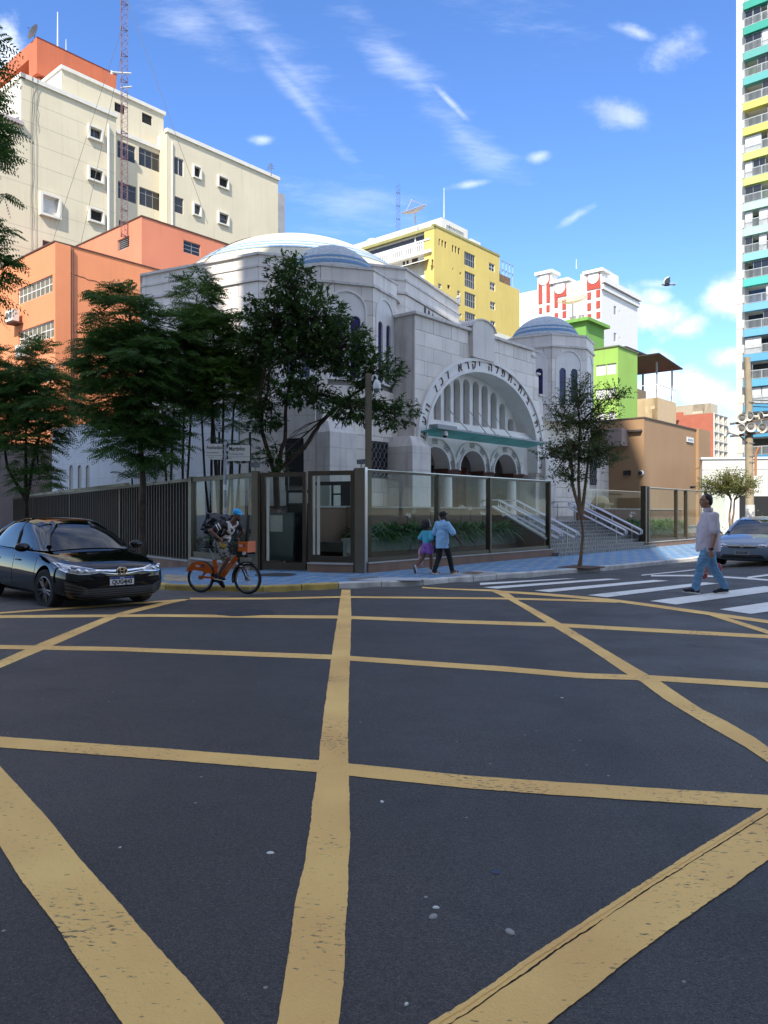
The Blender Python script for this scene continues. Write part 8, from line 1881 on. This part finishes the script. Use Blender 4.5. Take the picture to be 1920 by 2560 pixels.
# -- the pair in blue walking along the glass fence
ph = math.atan2(.757, .653) - R(10)
pm_ = Vector((P(1106, 1437, 20.0).x, 20.0, -.08)); m2 = thing('person', 'man in pale blue T-shirt, black trousers and black cap, seen from behind', 'person', pm_, ph)
sk2 = skin('dark_skin', (.055, .026, .018)); s_ = .965
V = lambda x, y, z: Vector((x, y, z)) * s_
mb = MB(); M_, hp = head(mb, V(.03, 0, 1.60), (1, -.25, 0)); capsule(mb, V(0, 0, 1.42), V(.02, 0, 1.55), .062, .058); capsule(mb, V(0, -.15, 1.40), V(0, .15, 1.40), .055, .055); mb.ell(V(0, 0, 1.2), (.10, .15, .22)); mb.ell(V(0, 0, .95), (.11, .15, .15))
sr, er, wr = V(0, -.215, 1.38), V(.09, -.36, 1.10), V(.27, -.42, .90); sl_, el_, wl2 = V(0, .215, 1.38), V(-.06, .26, 1.08), V(-.05, .27, .82)
for a, b, c in ((sr, er, wr), (sl_, el_, wl2)): capsule(mb, a, b, .05, .042); capsule(mb, b, c, .042, .027)
hand(mb, wr, (.5, -.1, -.85), (.6, .6, .2), (-.5, .6, 0), .45); hand(mb, wl2, (0, 0, -1), (1, 0, 0), (0, -1, 0), .5)
hr, kr, ar = V(.02, -.09, .88), V(.17, -.10, .48), V(.26, -.11, .12); hl_, kl, al = V(-.02, .09, .88), V(-.04, .09, .48), V(-.22, .09, .11)
for a, b, c in ((hr, kr, ar), (hl_, kl, al)): capsule(mb, a, b, .07, .048); capsule(mb, b, c, .048, .036)
fuse('body', mb, sk2, m2, .007, 2); eyes(m2, hp)
mb = MB(); mb.ell(hp(.055, 0, -.085), (.055, .055, .055), 12, 8, rot=M_); mb.ell(hp(.06, 0, -.13), (.035, .04, .045), 12, 8, rot=M_); fuse('beard', mb, MATS['black_hair'], m2, .008, 2, .003, 2, 50)
mb = MB(); mb.ell(hp(-.012, 0, .045), (.108, .09, .085), 16, 10, rot=M_); cpo_ = fuse('cap', mb, black_m if False else mat('black_cloth', (.010, .010, .011), .85, var=.2), m2, .008, 2)
mb = MB(); bpts = [hp(.06 + .11 * math.cos(a), .075 * math.sin(a), .052 + .012 * math.cos(a)) for a in [R(-80 + 16 * k) for k in range(11)]]; mb.add(bpts + [p + H((0, 0, .008)) for p in bpts], [tuple(range(10, -1, -1)), tuple(range(11, 22))] + [(i, i + 1, 12 + i, 11 + i) for i in range(10)]); mb.build('brim', MATS['black_cloth'], cpo_)
tee = mat('pale_blue_tee', (.28, .50, .74), .85, var=.04, bump=.12, bscale=60); mb = MB(); mb.ell(V(0, 0, 1.30), (.125, .20, .17)); mb.ell(V(0, 0, 1.08), (.14, .19, .24)); mb.lathe([(0, .70), (.185, .70), (.18, .9), (.165, 1.1), (0, 1.1)], 24, (0, 0, 0), rot=Matrix.Diagonal((.82, 1.08, 1))); capsule(mb, V(0, -.16, 1.385), V(0, .16, 1.385), .07, .07); mb.lathe([(0, 1.38), (.075, 1.38), (.068, 1.435), (0, 1.435)], 14)
for a, b in ((sr, er), (sl_, el_)): capsule(mb, a, a.lerp(b, .85), .075, .082)
fuse('t_shirt', mb, tee, m2, .010, 3, .015, 4, 9, .8)
blk = MATS['black_cloth']; mb = MB(); mb.ell(V(0, 0, .88), (.135, .165, .13))
for a, b, c in ((hr, kr, ar), (hl_, kl, al)): capsule(mb, a, b, .095, .075); capsule(mb, b, c, .075, .062)
fuse('trousers', mb, blk, m2, .011, 3, .006, 5, 9, 2)
brn = mat('brown_suede', (.16, .08, .04), .85, var=.15)
shoe(m2, V(.20, -.11, .0), V(.49, -.125, .03), (-.05, 0, 1), brn, sole, stripe=(whiteframe, 3)); shoe(m2, V(-.29, .09, .035), V(-.02, .085, 0), (.1, 0, 1), brn, sole, stripe=(whiteframe, 3))
# girl
pg_ = Vector((P(1068, 1434, 20.3).x, 20.3, -.08)); m3 = thing('person', 'girl in turquoise top and purple shorts with a white hairband', 'person', pg_, ph)
sk3 = skin('brown_skin', (.17, .075, .045)); V = lambda x, y, z: Vector((x, y, z)) * .845
mb = MB(); M_, hp = head(mb, V(.05, 0, 1.53), (1, -.45, -.02), s=.95); capsule(mb, V(0, 0, 1.34), V(.03, 0, 1.48), .048, .046); capsule(mb, V(0, -.12, 1.31), V(0, .12, 1.31), .045, .045); mb.ell(V(0, 0, 1.12), (.085, .12, .18)); mb.ell(V(-.01, 0, .90), (.10, .13, .12))
sr, er, wr = V(0, -.185, 1.30), V(-.05, -.26, 1.05), V(.13, -.28, .84); sl_, el_, wl2 = V(0, .185, 1.30), V(-.10, .28, 1.06), V(.09, .20, .97)
for a, b, c in ((sr, er, wr), (sl_, el_, wl2)): capsule(mb, a, b, .042, .036); capsule(mb, b, c, .036, .023)
hand(mb, wr, (.5, 0, -.85), (.8, .3, .4), (0, 1, 0), .4, .85); hand(mb, wl2, (.7, -.5, -.2), (0, 0, 1), (0, -1, 0), .5, .85)
hr, kr, ar = V(.01, -.08, .85), V(.10, -.09, .48), V(.07, -.09, .10); hl_, kl, al = V(-.01, .08, .85), V(-.10, .09, .50), V(-.42, .10, .23)
for a, b, c in ((hr, kr, ar), (hl_, kl, al)): capsule(mb, a, b, .082, .050); capsule(mb, b, b.lerp(c, .35), .050, .052); capsule(mb, b.lerp(c, .35), c, .052, .032)
fuse('body', mb, sk3, m3, .007, 2); eyes(m3, hp, .95)
mb = MB(); mb.ell(hp(-.055, 0, .05), (.125, .13, .115), 14, 10, rot=M_); mb.ell(hp(-.10, 0, -.01), (.10, .12, .10), 12, 8, rot=M_); fuse('hair', mb, MATS['black_hair'], m3, .009, 1, .016, 3, 34)
mb = MB(); mb.tube([hp(.012, .118 * math.cos(t), .02 + .135 * math.sin(t)) for t in [R(-20 + 22 * k) for k in range(11)]], .010, 6); mb.build('hairband', whiteframe, m3, 60)
tq = mat('turquoise_top', (.09, .46, .60), .85, var=.05, bump=.1, bscale=60); mb = MB(); mb.ell(V(0, 0, 1.20), (.10, .155, .15)); mb.lathe([(0, .94), (.135, .94), (.145, 1.0), (.135, 1.2), (0, 1.2)], 20, (0, 0, -.12), rot=Matrix.Diagonal((.8, 1, 1))); capsule(mb, V(0, -.14, 1.30), V(0, .14, 1.30), .058, .058)
for a, b in ((sr, er), (sl_, el_)): capsule(mb, a, a.lerp(b, .72), .062, .068)
mb.ell(V(-.07, 0, 1.27), (.06, .11, .09)); fuse('top', mb, tq, m3, .010, 3, .008, 6, 9)
pur = mat('purple_shorts', (.30, .13, .46), .85, var=.05, bump=.1, bscale=50); mb = MB(); mb.ell(V(-.01, 0, .90), (.128, .155, .12))
for a, b in ((hr, kr), (hl_, kl)): capsule(mb, a, a.lerp(b, .32), .108, .112)
fuse('shorts', mb, pur, m3, .010, 3, .006, 7, 9)
wsh = mat('white_sneaker', (.62, .60, .60), .7, var=.06); shoe(m3, V(.0, -.09, .02), V(.27, -.10, 0), (0, 0, 1), wsh, sole, .95); shoe(m3, V(-.50, .10, .27), V(-.42, .10, .02), (1, 0, .35), wsh, mat('dark_sole', (.05, .05, .06), .8), .95)
cl = thing('jacket', 'pink jacket hanging at the hip of the girl', 'jacket', m3.matrix_basis @ V(-.06, .22, .45), ph); mb = MB(); mb.ell((0, 0, .18), (.10, .05, .16)); mb.ell((-.02, 0, .0), (.07, .045, .18)); mb.ell((.03, 0, -.08), (.04, .035, .14)); capsule(mb, (0, -.03, .32), (.02, -.10, .36), .035, .03); fuse('cloth', mb, mat('pink_cloth', (.60, .36, .40), .85, var=.15, scale=12), cl, .010, 2, .016, 8, 14)

# -- delivery rider standing on the pedals.  local frame of the bicycle
rider = thing('person', 'bearded rider in bright blue cap, white T-shirt and patterned shorts, standing on the pedals', 'person', bike.location, bike.rotation_euler.z)
rider['label'] = 'cyclist in bright blue cap, white T-shirt and patterned shorts'
sk4 = skin('rider_skin', (.17, .080, .050)); V = lambda x, y, z: Vector((x, y, z))
hipc = V(-.10, 0, 1.10); chest = V(.14, -.02, 1.43); hd_c = V(.335, -.03, 1.70)
mb = MB(); M_, hp = head(mb, hd_c, (.86, -.42, -.22)); capsule(mb, V(.20, -.02, 1.52), hd_c + V(-.02, 0, -.06), .062, .056)
sr, er, wr = V(.10, -.20, 1.49), V(-.12, -.36, 1.36), V(.10, -.345, 1.19); sl_, el_, wl2 = V(.24, .17, 1.50), V(.30, .30, 1.32), V(.17, .325, 1.19)
capsule(mb, sr, sl_, .055, .055); mb.ell(V(.12, -.01, 1.42), (.10, .14, .16)); mb.ell(V(.02, 0, 1.25), (.10, .13, .18)); mb.ell(hipc, (.12, .14, .12))
for a, b, c in ((sr, er, wr), (sl_, el_, wl2)): capsule(mb, a, b, .048, .042); capsule(mb, b, c, .042, .026)
hand(mb, wr, (.35, .25, -.55), (.2, .8, .4), (.6, .2, -.5), .95, .95); hand(mb, wl2, (.1, -.05, -.6), (.2, -.8, .4), (.6, 0, -.6), .95, .95)
hr, kr, ar = hipc + V(.02, -.09, -.02), V(.19, -.15, .78), V(-.07, -.14, .39); hl_, kl, al = hipc + V(-.02, .09, -.02), V(-.02, .13, .68), V(-.25, .13, .33)
for a, b, c in ((hr, kr, ar), (hl_, kl, al)): capsule(mb, a, b, .075, .056); capsule(mb, b, b.lerp(c, .3), .052, .055); capsule(mb, b.lerp(c, .3), c, .055, .036)
fuse('body', mb, sk4, rider, .007, 2); eyes(rider, hp)
mb = MB(); mb.ell(hp(.05, 0, -.09), (.046, .055, .042), 12, 8, rot=M_); fuse('beard', mb, MATS['black_hair'], rider, .008, 2)
capb = mat('bright_blue_cap', (.035, .36, .68), .8, var=.12, scale=14); mb = MB(); mb.ell(hp(-.012, 0, .05), (.110, .092, .085), 16, 10, rot=M_); ca = fuse('cap', mb, capb, rider, .008, 2)
mb = MB(); bpts = [hp(.065 + .10 * math.cos(a), .078 * math.sin(a), .045 - .012 * math.cos(a)) for a in [R(-80 + 16 * k) for k in range(11)]]; mb.add(bpts + [p + H((0, 0, .008)) for p in bpts], [tuple(range(10, -1, -1)), tuple(range(11, 22))] + [(i, i + 1, 12 + i, 11 + i) for i in range(10)]); mb.build('brim', capb, ca)
wt_m = mat('printed_tee', (.60, .56, .55), .85, var=.05, bump=.1, bscale=60)
nt = wt_m.node_tree; N = nt.nodes; L = nt.links; tcx = N.new('ShaderNodeTexCoord'); nn_ = N.new('ShaderNodeTexNoise'); nn_.inputs['Scale'].default_value = 9; L.new(tcx.outputs['Object'], nn_.inputs[0]); rg_ = N.new('ShaderNodeValToRGB'); L.new(nn_.outputs[0], rg_.inputs[0]); rg_.color_ramp.interpolation = 'CONSTANT'
for e, (p, c) in zip([rg_.color_ramp.elements[0], rg_.color_ramp.elements[1], rg_.color_ramp.elements.new(.60), rg_.color_ramp.elements.new(.40)], ((0, (.03, .03, .035, 1)), (.70, (.03, .03, .035, 1)), (.60, (.55, .36, .04, 1)), (.40, (.60, .57, .56, 1)))): e.position = p; e.color = c
L.new(rg_.outputs[0], N['Principled BSDF'].inputs['Base Color'])
mb = MB(); mb.ell(V(.125, -.01, 1.41), (.125, .175, .17)); mb.ell(V(.03, 0, 1.24), (.125, .155, .20)); mb.ell(V(-.06, 0, 1.12), (.15, .165, .11)); capsule(mb, sr.lerp(sl_, .12), sr.lerp(sl_, .88), .065, .065)
fuse('t_shirt', mb, wt_m, rider, .010, 3, .008, 9, 8)
sleeve = mat('striped_sleeve', (.03, .025, .03), .85, var=.2)
mb = MB(); capsule(mb, sl_, sl_.lerp(el_, .5), .062, .066); fuse('sleeve', mb, sleeve, rider, .010, 2, .005, 3, 9); mb = MB(); capsule(mb, sr, sr.lerp(er, .62), .068, .070); sv = fuse('sleeve', mb, sleeve, rider, .010, 2, .005, 3, 9)
for t in (.30, .48): mb = MB(); c_ = sr.lerp(er, t); q_ = (er - sr).to_track_quat('Z', 'Y').to_matrix(); mb.lathe([(.070, -.012), (.075, 0), (.070, .012)], 16, c_, rot=q_); mb.build('stripe', whiteframe, sv)
sh_m = mat('patterned_shorts', (.02, .02, .02), .85); N = sh_m.node_tree.nodes; L = sh_m.node_tree.links; tcx = N.new('ShaderNodeTexCoord'); vo = N.new('ShaderNodeTexNoise'); vo.inputs['Scale'].default_value = 22; vo.inputs['Detail'].default_value = 2; vo.inputs['Distortion'].default_value = 2.5; L.new(tcx.outputs['Object'], vo.inputs[0]); rg_ = N.new('ShaderNodeValToRGB'); L.new(vo.outputs[0], rg_.inputs[0]); rg_.color_ramp.interpolation = 'CONSTANT'; rg_.color_ramp.elements[0].color = (.015, .015, .016, 1); rg_.color_ramp.elements[1].position = .52; rg_.color_ramp.elements[1].color = (.48, .47, .45, 1); L.new(rg_.outputs[0], N['Principled BSDF'].inputs['Base Color'])
mb = MB(); mb.ell(hipc + V(-.01, 0, -.03), (.145, .165, .12))
for a, b in ((hr, kr), (hl_, kl)): capsule(mb, a, a.lerp(b, .85), .105, .092)
fuse('shorts', mb, sh_m, rider, .010, 3, .008, 4, 9)
mb = MB(); mb.ell((0, 0, 0), (.13, .05, .07)); mb.tube([(-.12, .02, .01), (-.2, .12, .02)], .012, 5); wp = fuse('waist_bag', mb, mat('yellow_waist_bag', (.50, .34, .05), .7, var=.2), rider, .010, 2); wp.location = (.06, -.165, 1.06); wp.rotation_euler = (0, R(25), R(-20))
shoe(rider, ar + V(-.08, -.01, -.075), ar + V(.19, -.01, -.105), (0, 0, 1), blk, sole, stripe=(whiteframe, 1)); shoe(rider, al + V(-.03, .02, -.05), al + V(.16, .02, -.24), (.5, 0, .85), blk, mat('dark_sole', (.05, .05, .06), .8))
bpk = thing('backpack', 'big crumpled black delivery backpack worn by the cyclist', 'backpack', bike.matrix_basis @ V(-.12, .02, 1.44), bike.rotation_euler.z)
mb = MB(); mb.box(-.30, .18, -.22, .22, -.22, .20); t_ = Matrix.Rotation(R(24), 4, 'Y'); mb.v = [tuple(t_ @ Vector(p)) for p in mb.v]; mb.ell((.05, 0, .17), (.22, .2, .1)); fuse('bag_body', mb, mat('black_nylon', (.012, .013, .018), .35, var=.3, scale=8, bump=.4, bscale=16), bpk, .014, 3, .035, 4, 9)
mb = MB(); mb.tube([V(.12, -.19, .12), V(.27, -.22, .10), V(.30, -.20, -.02), V(.22, -.19, -.16), V(.08, -.18, -.24)], .024, 6); mb.build('strap', MATS['black_nylon'], bpk, 60); mb = MB(); mb.tube([V(.15, .15, .12), V(.36, .14, .12), V(.38, .13, -.0), V(.26, .13, -.16)], .024, 6); mb.build('strap', MATS['black_nylon'], bpk, 60)
# -- somebody in dark clothes on the porch
a_, z_ = FA.at(1250, 1290, -7.6); pp_ = thing('person', 'person in dark clothes standing in the shade of the right porch arch', 'person', FA.w(a_, -7.6, 1.15), FA.rz + R(180))
V = lambda x, y, z: Vector((x, y, z)) * .95
mb = MB(); M_, hp = head(mb, V(.02, 0, 1.62), (.3, 1, 0)); capsule(mb, V(0, 0, 1.42), V(.0, 0, 1.56), .06, .056); mb.ell(V(0, 0, 1.15), (.10, .14, .25))
sr, er, wr = V(0, -.2, 1.40), V(.05, -.30, 1.15), V(.1, -.2, 1.42); sl_, el_, wl2 = V(0, .2, 1.40), V(0, .26, 1.1), V(.05, .25, .85)
for a, b, c in ((sr, er, wr), (sl_, el_, wl2)): capsule(mb, a, b, .05, .04); capsule(mb, b, c, .04, .026)
hand(mb, wr, (.1, .2, 1), (1, 0, 0), (0, 1, 0), .4); hand(mb, wl2, (0, 0, -1), (1, 0, 0), (0, -1, 0), .4)
for y in (-.09, .09): capsule(mb, V(0, y, .9), V(.01, y, .48), .07, .05); capsule(mb, V(.01, y, .48), V(0, y, .1), .05, .036)
fuse('body', mb, sk, pp_, .009, 2); mb = MB(); mb.ell(hp(-.03, 0, .03), (.095, .088, .095), 12, 8, rot=M_); fuse('hair', mb, MATS['black_hair'], pp_, .010, 1)
mb = MB(); mb.ell(V(0, 0, 1.28), (.13, .2, .18)); mb.ell(V(0, 0, 1.05), (.13, .18, .2))
for a, b in ((sr, er), (sl_, el_)): capsule(mb, a, a.lerp(b, .7), .07, .072)
fuse('shirt', mb, blk, pp_, .012, 2); mb = MB()
for y in (-.09, .09): capsule(mb, V(0, y, .9), V(.01, y, .48), .10, .08); capsule(mb, V(.01, y, .48), V(0, y, .08), .08, .07)
fuse('trousers', mb, blk, pp_, .012, 2)
for y in (-.09, .09): shoe(pp_, V(-.08, y, 0), V(.18, y, 0), (0, 0, 1), blk, sole)
# -- pigeon over the roofs
bd = thing('pigeon', 'pale winged pigeon flying in the open sky beside the balcony tower', 'bird', P(1667, 712, 34), R(165))
mb = MB(); mb.ell((0, 0, 0), (.17, .065, .065)); mb.ell((.16, 0, .03), (.06, .045, .045)); capsule(mb, (-.15, 0, 0), (-.32, 0, -.01), .035, .05); mb.ell((-.3, 0, -.01), (.09, .06, .012)); capsule(mb, (.21, 0, .025), (.245, 0, .015), .012, .005); fuse('body', mb, mat('pigeon_grey', (.20, .20, .22), .7, var=.3, scale=20), bd, .012, 2)
wing_m = mat('wing_pale', (.62, .66, .60), .7, var=.2, scale=8)
for s, lift in ((1, .35), (-1, .95)):
    mb = MB(); u = Vector((0, s * math.cos(lift), math.sin(lift))); pts = [(.08, 0), (.13, .16), (.06, .36), (-.10, .46), (-.10, .30), (-.14, .15), (-.10, 0)]; vs = [Vector((x, 0, .03)) + u * y * 1.15 for x, y in pts]
    nrm = Vector((1, 0, 0)).cross(u) * .008; mb.add(vs + [v + nrm for v in vs], [tuple(range(6, -1, -1)), tuple(range(7, 14))] + [(i, (i + 1) % 7, 7 + (i + 1) % 7, 7 + i) for i in range(7)]); mb.build('wing', wing_m, bd)
